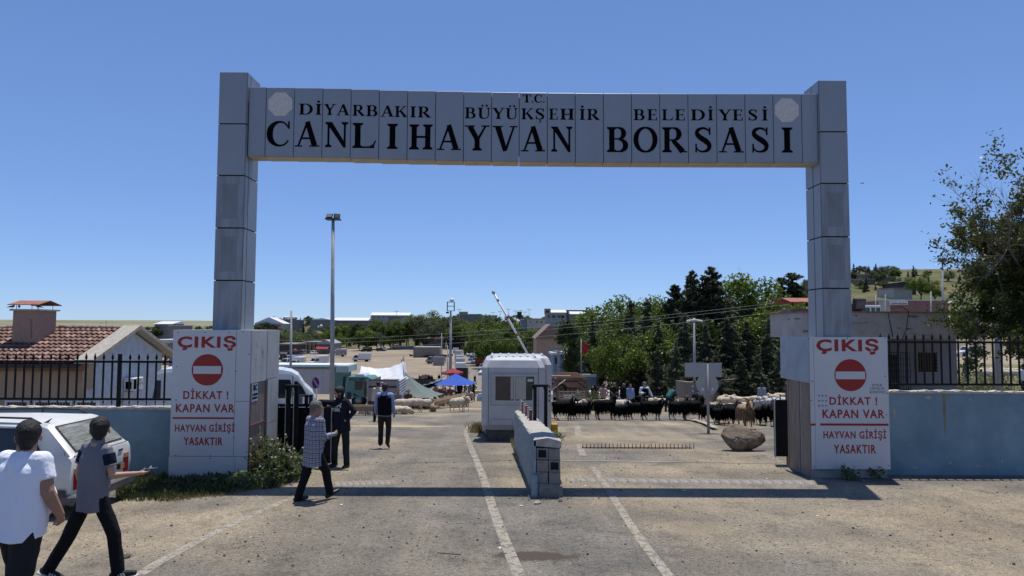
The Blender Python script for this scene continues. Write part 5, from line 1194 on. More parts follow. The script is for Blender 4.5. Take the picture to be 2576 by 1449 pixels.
walkR = dict(thl=(-.03, -.42, -1), skl=(-.02, -.62, -1), ftl=(0, .8, -.45), thr=(.03, .48, -1), skr=(.02, .12, -1), ftr=(.1, 1, .18))
r1, J, tf, HM = person('heavy man in a white polo shirt and dark jeans walking beside the white car', dict(girth=1.2, belly=1.25, sleeve='short', hs=1.22, yaw=.62, aw=1.18, uar=(.26, -.02, -1), far=(.12, .50, -1), hdr=(-.1, .35, -1), ual=(-.28, -.1, -1), fal=(-.2, .2, -1), thl=(-.08, .3, -1), skl=(-.03, -.05, -1), thr=(.10, -.2, -1), skr=(.05, -.5, -1), curlr=1.15, hem=.15, tg=1.22, hw=1.14, torso=(0, .06, 1)),
 dict(shirt=WPOLO, trousers=CHAR, skin=SKIN), 1.80, near=True, wr=.006)
p = at(50, 1300, 6.4); setp(r1, (p.x, 6.4, H(p.x, 6.4)), face(.22, .97))
r2, J, tf, HM = person('slim man in a grey polo shirt with navy sleeves holding out a phone', dict(girth=.88, shw=.152, sleeve='short', hs=1.16, yaw=.68, uar=(.22, .05, -1), far=(.62, .78, -.02), hdr=(.6, .8, .12), pnr=(0, 0, 1), curlr=.5, ual=(-.30, -.1, -1), fal=(.05, .25, -1), hem=.14, hw=1.04, torso=(.04, .03, 1), thl=(-.33, -.20, -1), skl=(-.46, -.26, -1), ftl=(.7, .5, -.5), thr=(.31, .22, -1), skr=(.16, .05, -1), ftr=(.9, .35, .1)),
 dict(shirt=GPOLO, trousers=BLKC, skin=SKIN2, shoes=mat('black trainer', (.012, .012, .013), .6)), 1.74, near=True)
p = at(232, 1300, 7.5); setp(r2, (p.x, 7.5, H(p.x, 7.5)), face(.30, .95))
sh, el, wp, hv, s = J['r']; q = (wp + hv * .115 + tf[0] + V3(0, 0, .022)) * tf[1]
ph = thing('phone', 'dark smartphone lying in the right hand of the man in the grey polo', 'phone', (0, 0, 0)); MB().box((-.036, -.075, -.005), (.036, .075, .004), bev=.003).build('case', mat('phone case', (.015, .02, .03), .3), ph); MB().box((-.033, -.071, .0042), (.033, .071, .0052)).build('screen', mat('phone screen', (.02, .04, .08), .08), ph)
bpy.context.view_layer.update(); ph.location = r2.matrix_world @ q; ph.rotation_euler = (.1, 0, r2.rotation_euler.z - 1.1)
NAVY = cloth('navy sleeve', (.010, .013, .030), .1)
for k in 'lr':
 sh, el, wp, hv, s = J[k]; mb = MB(); d = el - sh; mb.tube([sh + d * .16, sh + d * .3, sh + d * .57], [.0685, .0695, .068], 14, cap=False); mb.tube([sh + d * .57, sh + d * .64], [.069, .069], 14, mi=1)
 me = mb.mesh('sleeve_panel', [NAVY, GPOLO]);
 for vv in me.vertices: vv.co = (vv.co + tf[0]) * tf[1]
 piece('sleeve_panel', me, r2)
for k in 'lr':
 hip, kn, an, fd, s = J[k + 'g']; a2 = an + V3(0, 0, -.035); M = Matrix.Translation(a2) @ fd.to_track_quat('Y', 'Z').to_matrix().to_4x4(); mb = MB()
 mb.box((-.047, -.10, -.045), (.047, .20, -.022), bev=.008, M=M); me = mb.mesh('sole', SOLE)
 for vv in me.vertices: vv.co = (vv.co + tf[0]) * tf[1]
 piece('sole', me, r2); mb = MB()
 for i in range(3):
  for sg in (-1, 1): mb.prism([(.03 + i * .028, -.03), (.045 + i * .028, -.03), (.025 + i * .028, .02), (.01 + i * .028, .02)], sg * .0445, sg * .0475, 'x', M=M)
 me = mb.mesh('stripes', SOLE)
 for vv in me.vertices: vv.co = (vv.co + tf[0]) * tf[1]
 piece('stripes', me, r2)
PLAID = plaid('blue and white plaid cotton', (.34, .35, .40), (.035, .042, .085), (.22, .23, .28))
r3, J, tf, HM = person('grey haired man in a blue and white plaid shirt walking past the black gate', dict(girth=1.10, belly=.8, yaw=-.35, pitch=-.15, uar=(.20, .10, -1), far=(-.2, .95, .10), hdr=(-.3, .8, .2), curlr=1.0, ual=(-.14, .05, -1), fal=(.1, .8, -.2), hem=.27, torso=(.0, .05, 1), sleeve='long', thl=(-.03, -.20, -1), skl=(-.02, -.34, -1), ftl=(0, 1, -.02), thr=(.03, .52, -1), skr=(.02, .22, -1), ftr=(.1, 1, .35)),
 dict(shirt=PLAID, trousers=BLKC, hair=HAIRG, skin=SKIN), 1.68, near=True)
p = at(786, 1250, 11.75); setp(r3, (p.x, 11.75, H(p.x, 11.75)), face(.72, .70))
HOOD = cloth('dark navy sweatshirt', (.016, .017, .026), .15)
r4, J, tf, HM = person('bearded man in a dark sweatshirt with white chest lettering leaning on the black gate post', dict(girth=1.04, beard=1, hood=1, yaw=-.75, pitch=-.18, hairv=1.09, torso=(.12, .05, 1), uar=(.95, .35, .05), far=(.35, .75, -.75), hdr=(.15, .35, -1), curlr=.25, ual=(-.75, -.1, -.75), fal=(.52, .30, -.8), hdl=(.8, .2, -.2), thl=(-.10, .05, -1), skl=(-.06, -.02, -1), thr=(.10, .16, -1), skr=(.05, -.10, -1), hem=.12),
 dict(shirt=HOOD, trousers=mat('dark cargo trousers', (.016, .015, .014), .9, .15, 8, bump=.5), skin=SKIN2), 1.72, near=True)
p = at(858, 1170, 15.0); setp(r4, (p.x, 15.0, H(p.x, 15.0)), face(-.35, -.93))
lg = text_mesh('PUMA', .20, .085, bold=.03, depth=.006); lg.materials.clear(); lg.materials.append(mat('chest print', (.55, .55, .55), .8))
def on_chest(me, x, z, y=.142):
 for vv in me.vertices:
  c = vv.co.copy(); X = c.x + x; vv.co = V3(-X + .06 * .0, y - .9 * X * X - vv.co.y * 0 + (0 if abs(c.y) < 1e-6 else -c.y), c.z + z)
 return me
for vv in lg.vertices:
 c = vv.co.copy(); X = c.x - .10; vv.co = (V3(-X + .05, .158 - 1.2 * X * X - c.y, 1.22 + c.z) + tf[0]) * tf[1]
lg.flip_normals(); piece('lettering', lg, r4)
cat = [(-.10, .0), (-.05, .022), (-.01, .045), (.03, .062), (.055, .088), (.063, .070), (.05, .05), (.03, .035), (.045, .012), (.05, -.012), (.035, -.01), (.02, .01), (.0, .018), (-.03, .008), (-.05, -.018), (-.06, -.014), (-.06, .004), (-.09, -.008)]
mb = MB(); mb.prism([(-(x) - .02, z + 1.325) for x, z in cat], .146, .156, 'y'); me = mb.mesh('leaping_cat_print', lg.materials[0])
for vv in me.vertices: vv.co = (vv.co + tf[0]) * tf[1]
piece('leaping_cat_print', me, r4)
r5, J, tf, HM = person('man in a black waistcoat over a light blue shirt walking away down the left lane', dict(girth=1.06, sleeve='long', hem=.06, yaw=.0, uar=(.20, .05, -1), far=(.10, .18, -1), ual=(-.30, -.08, -1), fal=(-.02, .28, -1), thl=(-.04, .05, -1), skl=(-.02, .0, -1), thr=(.04, .12, -1), skr=(.04, -.45, -1), ftr=(.1, .7, -.6)),
 dict(shirt=cloth('light blue shirt', (.26, .32, .50), .08), vest=cloth('black waistcoat', (.006, .006, .007)), trousers=OLIVE, hair=mat('dark greying hair', (.03, .028, .027), .7, .4, 40)), 1.68, near=True)
p = at(966, 1150, 18.7); setp(r5, (p.x, 18.7, H(p.x, 18.7)), face(.08, 1))
def proto(label, P, mats, h=1.72, vox=.03): return Proto(person(label, P, mats, h, vox, wr=.004)[0])
BASE = dict(shirt=cloth('shirt base', (.3, .3, .3)), trousers=cloth('trouser base', (.02, .02, .02)), skin=SKIN, hair=HAIRB)
PR = {
 'stand': proto('x', dict(girth=1.08, uar=(.15, .1, -1), far=(.0, .35, -1), ual=(-.15, .1, -1), fal=(0, .3, -1), thl=(-.08, .02, -1), thr=(.08, .05, -1)), dict(BASE)),
 'hips': proto('x', dict(girth=1.02, uar=(.75, -.15, -.8), far=(-.55, .45, -.6), ual=(-.75, -.15, -.8), fal=(.55, .45, -.6), thl=(-.10, .02, -1), thr=(.10, .05, -1)), dict(BASE)),
 'walk': proto('x', dict(uar=(.12, -.3, -1), far=(.05, .1, -1), ual=(-.12, .35, -1), fal=(-.05, .7, -1), **walkR), dict(BASE)),
 'bend': proto('x', dict(torso=(0, .85, .75), head=(0, .8, .5), pitch=-.5, uar=(.1, .55, -.9), far=(.0, .35, -1), ual=(-.1, .5, -.9), fal=(0, .3, -1), thl=(-.06, -.25, -1), thr=(.08, .18, -1), skl=(0, -.1, -1)), dict(BASE)),
 'sit': proto('x', dict(torso=(0, .12, 1), uar=(.2, .35, -1), far=(-.1, .9, -.25), ual=(-.2, .35, -1), fal=(.1, .9, -.25), thl=(-.12, 1, -.06), thr=(.12, 1, -.06), skl=(0, .05, -1), skr=(0, .1, -1)), dict(BASE)),
 'coat': proto('x', dict(girth=1.15, hem=.26, uar=(.15, .15, -1), far=(.0, .5, -1), ual=(-.15, .1, -1), fal=(0, .3, -1)), dict(BASE)),
}
CC = {}
def col(n, c):
 if n not in CC: CC[n] = cloth(n, c)
 return CC[n]
SC_ = dict(black=(.008, .008, .009), white=(.62, .63, .66), blue=(.20, .28, .45), teal=(.03, .11, .11), grey=(.16, .17, .18), pink=(.42, .27, .25), brown=(.08, .05, .035), navy=(.015, .02, .045), cream=(.45, .40, .32), palegrey=(.24, .27, .30), red=(.3, .03, .02), green=(.05, .08, .05))
def man(kind, label, p, fx, fy, shirt, trou='black', hair=None, sc=1, group=None):
 cols = {'shirt base': col(shirt + ' cloth', SC_[shirt]), 'trouser base': col(trou + ' trouser cloth', SC_[trou])}
 if hair: cols['black hair'] = hair
 return PR[kind].put(p, face(fx, fy), label, group, sc, cols)
o = man('stand', 'man in a pale T-shirt standing by the green lorry cab', on(952, 30), -.5, .8, 'cream', 'black');
man('coat', 'broad man in a black jacket seen from behind among the group behind the goats', on(1545, 41), .1, 1, 'black', 'grey', HAIRG, 1.04)
man('stand', 'grey haired man in a black suit jacket just right of the broad jacketed man', on(1569, 43), -.3, .9, 'black', 'black', HAIRG, 1.02)
man('stand', 'man in a light blue shirt facing the road behind the goats', on(1585, 42), .2, -1, 'blue', 'black')
man('hips', 'young man in a pink shirt with hand on hip behind the goats', on(1517, 43), .5, .85, 'pink', 'black')
man('stand', 'dark clothed person in the shade of the bushes left of the pink shirt', on(1496, 46), .2, .9, 'black', 'black')
ro, J, tf, HM = person('man in a white shirt and dark waistcoat holding paper among the goats', dict(girth=1.1, yaw=.5, uar=(.3, .2, -1), far=(-.5, .6, .1), ual=(-.45, .1, -.9), fal=(-.3, .4, -.8), hem=.08), dict(shirt=cloth('white shirt', (.60, .62, .70)), vest=cloth('black waistcoat', (0, 0, 0)), trousers=BLKC, hair=HAIRG), 1.80, .028)
setp(ro, on(1621, 37.5), face(.1, -1))
man('bend', 'man in a teal shirt bending over a sheep behind the goats', on(1681, 43), .75, .6, 'teal', 'navy', None, 1.05)
man('sit', 'man in a white cap riding the dark donkey beside the low wall', on(1746, 39.5) + V3(0, 0, .55), .3, -.9, 'grey', 'black')
man('stand', 'shepherd in a pale grey jacket standing among the cream sheep', on(1915, 43.5), .2, .9, 'palegrey', 'black', None, 1.05)
man('stand', 'man in dark clothes standing on the steps by the red warning sign', on(1363, 52) + V3(0, 0, .9), .6, -.5, 'black', 'navy')
man('stand', 'man in a white shirt standing on the steps beside the red warning sign', on(1373, 51) + V3(0, 0, .9), -.6, -.3, 'white', 'black')
for k, (lb, u, D, kd, fx, fy, s, t_, sc) in enumerate((
 ('dark clothed man standing alone at the left edge of the booth above the blue awning', 1190, 92, 'stand', .1, 1, 'black', 'black', 1), ('man in a grey shirt beside the blue awning next to the booth', 1184, 64, 'stand', -.6, .7, 'grey', 'black', 1.0),
 ('dark clothed man right of the grey shirted one under the awning edge', 1190, 65, 'hips', -.2, 1, 'black', 'black', 1.0), ('seated man in a cream shirt beneath the blue awning', 1175, 57, 'sit', -.9, -.2, 'cream', 'black', 1),
 ('heavy dark figure standing under the middle of the blue awning', 1157, 66, 'coat', .1, 1, 'black', 'black', 1.05), ('man striding under the blue awning', 1171, 68, 'walk', .9, .2, 'black', 'navy', 1), ('pale shirted man in the shade under the blue awning', 1151, 69, 'stand', .3, -1, 'white', 'black', 1),
 ('boy with grey hooded top sitting behind the feed trough under the grey net', 1073, 50, 'sit', .1, 1, 'palegrey', 'grey', .9), ('man carrying bags up the road near the sheep', 1169, 112, 'bend', .2, 1, 'black', 'black', 1.05), ('dark figure walking with the bag carrier', 1161, 111, 'stand', .3, 1, 'black', 'black', .85),
 ('man walking alone on the road right beside the booth roof', 1195, 118, 'walk', -.4, -.9, 'black', 'black', 1), ('dark figure standing left of the trio by the white awning', 1026, 98, 'stand', .8, .3, 'black', 'black', 1), ('middle dark figure of the trio by the white awning', 1035, 97, 'stand', 0, 1, 'black', 'black', .9), ('right dark figure of the trio by the white awning', 1043, 97, 'stand', -.4, 1, 'black', 'black', 1),
 ('man standing in the yard behind the resting brown goats', 1080, 118, 'stand', 0, -1, 'black', 'black', 1), ('shepherd near the stacked crates beside the ramp', 1105, 122, 'stand', .2, -1, 'black', 'black', .95), ('person stooping by the grey awnings', 1098, 102, 'bend', .6, .5, 'black', 'black', 1),
 ('man in dark jacket sitting left behind the right railing', 2432, 22.5, 'sit', .8, -.4, 'black', 'navy', 1), ('bald man in a black coat sitting behind the right railing', 2485, 22.0, 'sit', .3, -.9, 'black', 'black', 1), ('man with light collar sitting between two others behind the railing', 2505, 23.5, 'sit', -.5, -.8, 'green', 'black', 1), ('man in a green cap sitting last in the row behind the right railing', 2528, 22.3, 'sit', -.8, -.2, 'palegrey', 'grey', 1),
 ('person in teal work clothes standing in the weeds behind the guard building', 2430, 47, 'stand', -.3, 1, 'teal', 'teal', 1), ('shepherd in a white shirt at the far right behind the railing', 2572, 38, 'stand', -.5, .8, 'white', 'black', 1), ('man loading the livestock lorry behind the booths', 1399, 46, 'stand', .4, 1, 'cream', 'black', 1),
 ('distant walker on the road by the queue of lorries', 1163, 235, 'stand', 0, 1, 'black', 'black', 1), ('second man with a grey shirt near the stacked lorries', 1064, 88, 'stand', .4, -1, 'grey', 'black', 1))):
 man(kd, lb, on(u, D) - (V3(0, 0, .0) if kd != 'sit' else V3(0, 0, 0)), fx, fy, s, t_, HAIRG if k % 4 == 1 else None, sc)
for u, lb in ((1003, 'man with bare arms crouching left of the waistcoat man by the cattle trailer'), (1057, 'man with a pale cap crouching right of the waistcoat man by the cattle trailer')):
 man('sit', lb, on(u if u < 1020 else 1029, 41), 0, -1, 'grey' if u < 1020 else 'brown', 'black', None, 1)
GOATB = mat('black goat hair', (.003, .003, .0035), .8, .5, 30, bump=.6, bscale=60, stretch=(1, 1, .3), spec=.12)
GOATL = mat('brown goat shank', (.10, .065, .04), .8, .4, 8)
GOATE = mat('grey goat ear', (.10, .10, .105), .8, .3, 12)
GOATW = mat('long blond goat hair', (.22, .13, .065), .7, .4, 14, bump=.6, bscale=50, col2=(.42, .29, .17), stretch=(1, 1, .2))
HORN = mat('ridged horn', (.09, .08, .065), .5, .3, 20, bump=.6, bscale=80)
def quad_body(mb, L, hgt, r, neck, head, snout, legs, swing, hr=.07, nr=.11, lr=.05, belly=1.0, back=0):
 """mb gets the one continuous body; faces +y. returns head matrix"""
 z = hgt
 mb.capsule((0, -L * .42, z), (0, L * .10, z - .01), r * .95, r * 1.02 * belly, 12); mb.capsule((0, L * .05, z - .01), (0, L * .40, z + .02), r * belly, r * .92, 12)
 sh = V3(0, L * .42, z + .06); nk = sh + V3(*neck); mb.capsule(sh - V3(0, .04, .04), nk, r * .72, nr, 10)
 hd = nk + V3(*head); mb.capsule(nk, nk + (hd - nk) * .35, hr * 1.05, hr * 1.1, 10); mb.capsule(nk + (hd - nk) * .3, hd, hr, snout, 10)
 for i, (x, y, fr) in enumerate(((-.6, .40, 1), (.6, .40, 1), (-.6, -.42, 0), (.6, -.42, 0))):
  sw = swing[i]; X = x * r; top = V3(X, y * L, z - r * .3); zk = z * .48
  if legs:
   if fr: kn = V3(X, y * L + sw * .5 * zk, zk); ft = V3(X, y * L + sw * zk * 1.0 - max(0, -sw) * .04, .03); mb.capsule(top, kn, lr * 1.5, lr * .85, 8); mb.capsule(kn, ft, lr * .72, lr * .62, 8)
   else:
    kn = V3(X, y * L + .05 * L + sw * .3 * z, z * .60); hk = V3(X, y * L - .09 * L + sw * .6 * z, z * .36); ft = V3(X, y * L - .02 * L + sw * z * .95, .03)
    mb.capsule(top, kn, lr * 2.2, lr * 1.5, 8); mb.capsule(kn, hk, lr * 1.3, lr * .75, 8); mb.capsule(hk, ft, lr * .72, lr * .62, 8)
   mb.capsule(ft, ft + V3(0, .03, -.0), lr * .75, lr * .6, 8)
 return nk, hd
def head_frame(nk, hd):
 d = (hd - nk).normalized(); return Matrix.Translation(nk) @ d.to_track_quat('Y', 'Z').to_matrix().to_4x4()
def goat(swing, neck=(0, .17, .20), head=(0, .20, -.08), coat=GOATB, horn=1, seed=1, vox=.024, long=1.4):
 mb = MB(); L, hgt, r = .66, .63, .185; nk, hd = quad_body(mb, L, hgt, r, neck, head, .038, 1, swing, .068, .095, .042, 1.05)
 r_ = random.Random(seed); me = remesh('body', mb, [coat, GOATL], vox, 2, lambda co: .012 * wnoise(18, seed)(co))
 facemat(me, lambda c: (c[:, 2] < .24))
 root = thing('goat', 'x', 'goat'); piece('body', me, root)
 V, Fc = [], []
 def lock(p, ln, w, dx, dy):
  k = len(V); a = r_.uniform(0, pi); ux, uy = cos(a) * w, sin(a) * w
  V.extend([(p[0] - ux, p[1] - uy, p[2]), (p[0] + ux, p[1] + uy, p[2]), (p[0] + dx * .5 + ux * .7, p[1] + dy * .5 + uy * .7, p[2] - ln * .55), (p[0] + dx * .5 - ux * .7, p[1] + dy * .5 - uy * .7, p[2] - ln * .55), (p[0] + dx, p[1] + dy, p[2] - ln)])
  Fc.extend([(k, k + 1, k + 2, k + 3), (k + 3, k + 2, k + 4, k + 4)])
 for i in range(900):
  f = r_.uniform(-.60, .60); y = f * L; a = r_.uniform(-.5, pi + .5) ; R_ = r * 1.03
  x = R_ * cos(a); z = hgt + R_ * (sin(a)) * -.15 - r_.uniform(-.06, .13) if r_.random() < .65 else hgt + abs(sin(a)) * R_ * .7
  if abs(y) > .42 * L: x *= .85
  ln = r_.uniform(.07, .27) * long * (1.25 if abs(f) > .38 else .95)
  lock((x, y, z), ln, r_.uniform(.012, .028), r_.uniform(-.015, .015) + x * .12, r_.uniform(-.03, .03))
 for i in range(150):    # throat and chest
  f = r_.random(); p = V3(0, L * .42, hgt) .lerp(nk + V3(0, 0, -.06), f); lock((p.x + r_.uniform(-.09, .09) * (1.2 - f), p.y + r_.uniform(0, .08), p.z), r_.uniform(.08, .2) * long, .018, 0, .01)
 for i in range(30): lock((hd.x + r_.uniform(-.02, .02), hd.y - .04 + r_.uniform(-.02, .02), hd.z - .02), r_.uniform(.06, .13), .01, 0, -.01)
 F4 = [f for f in Fc]; m2 = bpy.data.meshes.new('coat'); m2.from_pydata(V, [], [f[:3] if f[2] == f[3] else (f if f[3] != f[2] and len(set(f)) == 4 else tuple(dict.fromkeys(f))) for f in F4]); m2.materials.append(coat); piece('coat', m2, root)
 HF = head_frame(nk, hd)
 for s in (-1, 1):
  e = MB(); P = [HF @ V3(s * .05, .0, .045), HF @ V3(s * .10, .01, .035), HF @ V3(s * .125, .03, -.03), HF @ V3(s * .12, .045, -.12)]
  e.tube(P, [.012, .03, .034, .010], 6); e.v = [(x, y, z) for x, y, z in e.v]; e.build('ear', GOATE, root)
  if horn:
   e = MB(); P = []
   for i in range(12):
    t = i / 11; P.append(HF @ V3(s * (.03 + .30 * t * horn), -.03 - .10 * sin(t * 2.4) * (2 - horn), .06 + .10 * sin(t * pi * .9) + (.06 * t * sin(t * 7))))
   e.tube(P, [.024 * (1 - i / 12.5) + .003 for i in range(12)], 6); e.build('horn', HORN, root)
 tl = MB(); tl.capsule((0, -L * .62, hgt + .12), (0, -L * .70, hgt + .02), .03, .02, 6); tl.build('tail', coat, root)
 return root
GO1 = Proto(goat((.12, -.12, -.1, .15), seed=1)); GO2 = Proto(goat((-.15, .2, .18, -.12), neck=(.05, .19, .14), head=(.05, .21, -.14), seed=2, horn=.9)); GO3 = Proto(goat((.05, 0, -.05, .05), neck=(-.04, .12, .24), head=(-.14, .14, -.08), seed=3, horn=1.15))
GO4 = Proto(goat((0, .05, 0, .1), neck=(0, .15, .20), head=(.02, .18, -.12), coat=GOATW, seed=4, horn=1.25, long=1.5))
gg = 'black goats crossing the lane'
def gput(pr, u, D, fx, fy, lb, sc=1.0, grp=gg, dz=0):
 if grp == gg: D += 1.6; sc *= .97
 p = on(u, D); return pr.put(p + V3(0, 0, dz), face(fx, fy), lb, grp, sc)
gput(GO1, 1416, 29.5, .9, -.15, 'black goat nearest the white booth, standing with its forequarters away from the bollard', 1.12)
gput(GO2, 1462, 30, 1, .05, 'second black goat from the booth, facing right')
gput(GO3, 1521, 30.2, 1, .1, 'largest black goat, third from the booth, with a pale grey ear', 1.17)
gput(GO1, 1563, 29.8, .8, .5, 'small black goat right behind the largest one', .90)
gput(GO3, 1600, 30.9, .95, .2, 'black goat partly hidden by the striding one below the white shirted man', 1.0)
gput(GO2, 1637, 30, 1, -.1, 'black goat striding right with its bearded head low', 1.12)
gput(GO1, 1705, 30.4, 1, .15, 'shaggy black goat hidden behind another goat left of the sign post', 1.08)
gput(GO3, 1740, 29.6, 1, -.1, 'long black goat walking left of the sign post', 1.15)
gput(GO2, 1785, 28.8, .95, -.25, 'black goat stepping down the kerb just right of the sign post', .98)
gput(GO1, 1806, 27.6, .3, -.95, 'small black goat with a white muzzle mark facing the camera', .88)
gput(GO2, 1822, 28.2, -.75, -.5, 'black goat turned left beside the white muzzled one', .92)
gput(GO3, 1843, 27.3, .15, -1, 'black goat facing the camera left of the blond goat', 1.0)
o = gput(GO4, 1872, 27.6, .1, -1, 'tall long haired blond goat with wide horns facing the camera', 1.14, None)
gput(GO1, 1911, 27.4, -.05, -1, 'black goat with a white blaze facing the camera right of the blond goat', .95)
gput(GO3, 1930, 29, .8, .3, 'black goat standing sideways behind the white blazed goat', .98)
gput(GO2, 1947, 26.6, -.2, -1, 'black goat half hidden by the black gate leaf end', .98)
gput(GO1, 1835, 30.5, .9, .2, 'dark goat glimpsed behind the front facing goats', .95)
WOOL = mat('cream wool', (.46, .38, .28), .95, .16, 7, bump=.7, bscale=40, col2=(.60, .52, .40)); FACEB = mat('dark sheep face', (.03, .025, .02), .8, .4, 12); WOOLG = mat('white grey wool', (.50, .50, .50), .95, .14, 9, bump=.7, bscale=40); WOOLB = mat('brown wool', (.10, .07, .045), .95, .3, 8, bump=.7)
def sheep(pose, seed=1, vox=.028):
 mb = MB(); L, hgt, r = .72, .56, .20
 if pose == 'stand': nk, hd = quad_body(mb, L, hgt, r, (0, .16, .14), (0, .18, -.10), .04, 1, (.05, -.06, -.05, .08), .07, .10, .034, 1.1)
 elif pose == 'graze': nk, hd = quad_body(mb, L, hgt, r, (.03, .22, -.10), (.02, .10, -.18), .04, 1, (.08, -.1, -.06, .1), .068, .10, .034, 1.1)
 else:
  z = .19; mb.capsule((0, -L * .42, z + .01), (0, L * .15, z + .02), .20, .225, 12); mb.capsule((0, 0, z), (0, L * .38, z + .03), .22, .17, 12)
  k = 1 if pose == 'lie' else -1; nk = V3(.08 * k, L * .5, .34 if pose == 'lie' else .2); hd = nk + V3(.12 * k, .14, -.05 if pose == 'lie' else -.08); mb.capsule((0, L * .4, .24), nk, .13, .09, 10); mb.capsule(nk, hd, .07, .04, 10)
  for s in (-1, 1): mb.capsule((s * .15, L * .35, .06), (s * .2, L * .62, .04), .05, .035, 8); mb.capsule((s * .19, -L * .35, .08), (s * .24, -L * .1, .05), .07, .04, 8)
 mb.ell((0, -L * .62, (hgt if 'lie' not in pose else .2) - .03), (.11, .07, .12), 10, 8)
 me = remesh('body', mb, [WOOL, FACEB], vox, 2, lambda co: (.016 * wnoise(26, seed)(co)) * (co[:, 2] > .2 if 'lie' not in pose else 1))
 h0 = np.array(nk + (hd - nk) * .25); hv = np.array((hd - nk).normalized())
 facemat(me, lambda c: (((c - h0) @ hv > 0) & (np.linalg.norm(c - np.array(nk + (hd - nk) * .7), axis=1) < .22)) | ((c[:, 2] < .22) if 'lie' not in pose else np.zeros(len(c), bool)))
 root = thing('sheep', 'x', 'sheep'); piece('body', me, root); HF = head_frame(nk, hd)
 for s in (-1, 1): e = MB(); e.tube([HF @ V3(s * .05, .02, .03), HF @ V3(s * .09, .03, .01), HF @ V3(s * .12, .04, -.05)], [.012, .026, .008], 6); e.build('ear', FACEB, root)
 return root
SHP = {k: Proto(sheep(k, i + 3)) for i, k in enumerate(('stand', 'graze', 'lie', 'lie2'))}
CL = {'cream': None, 'grey': {'cream wool': WOOLG}, 'brown': {'cream wool': WOOLB}, 'pale': {'dark sheep face': mat('pale sheep face', (.42, .36, .29), .9, .2, 9)}}
def sput(kind, p, rz, lb, grp, cl='cream', sc=1): return SHP[kind].put(p, rz, lb, grp, sc, CL[cl])
sput('stand', on(1151, 41), face(.5, .5), 'cream sheep with its rump to the camera, left of the open ground pair', 'pair of sheep on the open ground', 'pale', 1.12)
sput('stand', on(1168, 42), face(.4, -.7), 'cream sheep with red marked head, right of the open ground pair', 'pair of sheep on the open ground', 'pale', 1.15)
g1 = 'sheep gathered by the cattle trailer and grey net'
for k, (u, D, kd, fx, fy, cl, lb) in enumerate(((1014, 40, 'graze', -.9, -.3, 'pale', 'standing sheep nearest the trailer corner'), (1024, 41.5, 'graze', -.6, .6, 'pale', 'sheep bent behind the one nearest the trailer'), (1046, 40.5, 'graze', -.95, -.2, 'pale', 'standing sheep in the middle of the row, shaded underneath'), (1070, 41, 'stand', .8, .5, 'pale', 'standing sheep at the right end of the row by the bucket'),
 (1004, 38, 'lie', .7, -.5, 'pale', 'sheep lying flat in front of the row at its left end'), (1018, 37.5, 'lie2', .9, -.3, 'pale', 'cream sheep lying outstretched in front of the row'), (1036, 42.5, 'stand', .3, .9, 'brown', 'brown sheep lying under the net pole'), (938, 37, 'lie', .9, .2, 'grey', 'grey fleeced sheep behind the wooden trough'), (952, 36.6, 'lie2', .8, -.2, 'grey', 'second grey sheep behind the wooden trough'), (921, 37, 'lie', -.7, .4, 'pale', 'white faced sheep at the left end of the trough'), (980, 36.4, 'stand', -.5, .7, 'pale', 'sheep hidden behind the waistcoat man'),
 (1056, 49, 'graze', -.9, .1, 'cream', 'cream sheep feeding at the back of the grey net, left'), (1064, 50, 'graze', .9, .1, 'cream', 'cream sheep feeding at the back of the grey net, centre'), (1082, 50, 'graze', -.3, -.9, 'cream', 'cream sheep feeding beside the seated boy'), (1090, 51, 'graze', .8, -.2, 'cream', 'cream sheep at the right pole of the grey net'), (1072, 52, 'stand', .1, .9, 'cream', 'cream sheep half hidden at the back of the net'),
 (1108, 53, 'lie', .9, .1, 'cream', 'sandy sheep lying at the left under the blue awning'), (1121, 54, 'lie2', -.9, .1, 'cream', 'sandy sheep lying beside its sandy neighbour'), (1137, 51, 'graze', -.95, 0, 'brown', 'shaded sheep under the blue awning near its pole'), (1152, 51, 'graze', .9, .1, 'brown', 'second shaded sheep right of the blue awning pole'), (1186, 60, 'stand', 0, -1, 'grey', 'white lamb between the standing men'))):
 sput(kd, on(u, D), face(fx, fy), lb, g1, cl, RND.uniform(.98, 1.12))
g2 = 'cream sheep resting along the low concrete wall'; r = random.Random(21); n = 0
pos = ('far left', 'left', 'left centre', 'centre', 'right centre', 'right', 'far right'); rowN = ('front row', 'second row', 'third row', 'back row')
for row, (D, us, kd) in enumerate(((50, (1801, 1818, 1834, 1851, 1869, 1885), 'lie'), (52.5, (1806, 1824, 1845, 1865, 1893, 1910), 'lie2'), (55, (1812, 1829, 1843, 1859, 1877, 1899, 1931, 1948, 1962), 'stand'), (58, (1820, 1838, 1852, 1870, 1886, 1905, 1921, 1940, 1955), 'stand'))):
 for i, u in enumerate(us):
  k = kd if r.random() < .8 else r.choice(('lie', 'graze', 'stand')); a = r.choice((-1, 1)) * r.uniform(.7, 2.2)
  if k == 'stand' and row < 3: k = r.choice(('stand', 'graze'))
  sput(k, on(u + r.uniform(-3, 3), D + r.uniform(-.6, .6)), a, 'cream sheep %s from the left in the %s by the low wall' % (('first', 'second', 'third', 'fourth', 'fifth', 'sixth', 'seventh', 'eighth', 'ninth')[i], rowN[row]), g2, 'pale', r.uniform(.95, 1.1))
for u, D, kd, a, lb in ((1913, 42, 'graze', 1.2, 'white grey sheep leftmost of the group behind the gate leaf'), (1931, 41.5, 'stand', 1.0, 'white grey sheep second of the group behind the gate leaf'), (1943, 40.8, 'stand', .8, 'speckled white sheep third behind the gate leaf'), (1958, 40.8, 'graze', -1.6, 'speckled white sheep touching the right pillar')): sput(kd, on(u, D), a, lb, 'white grey sheep behind the gate leaf', 'grey', 1.12)
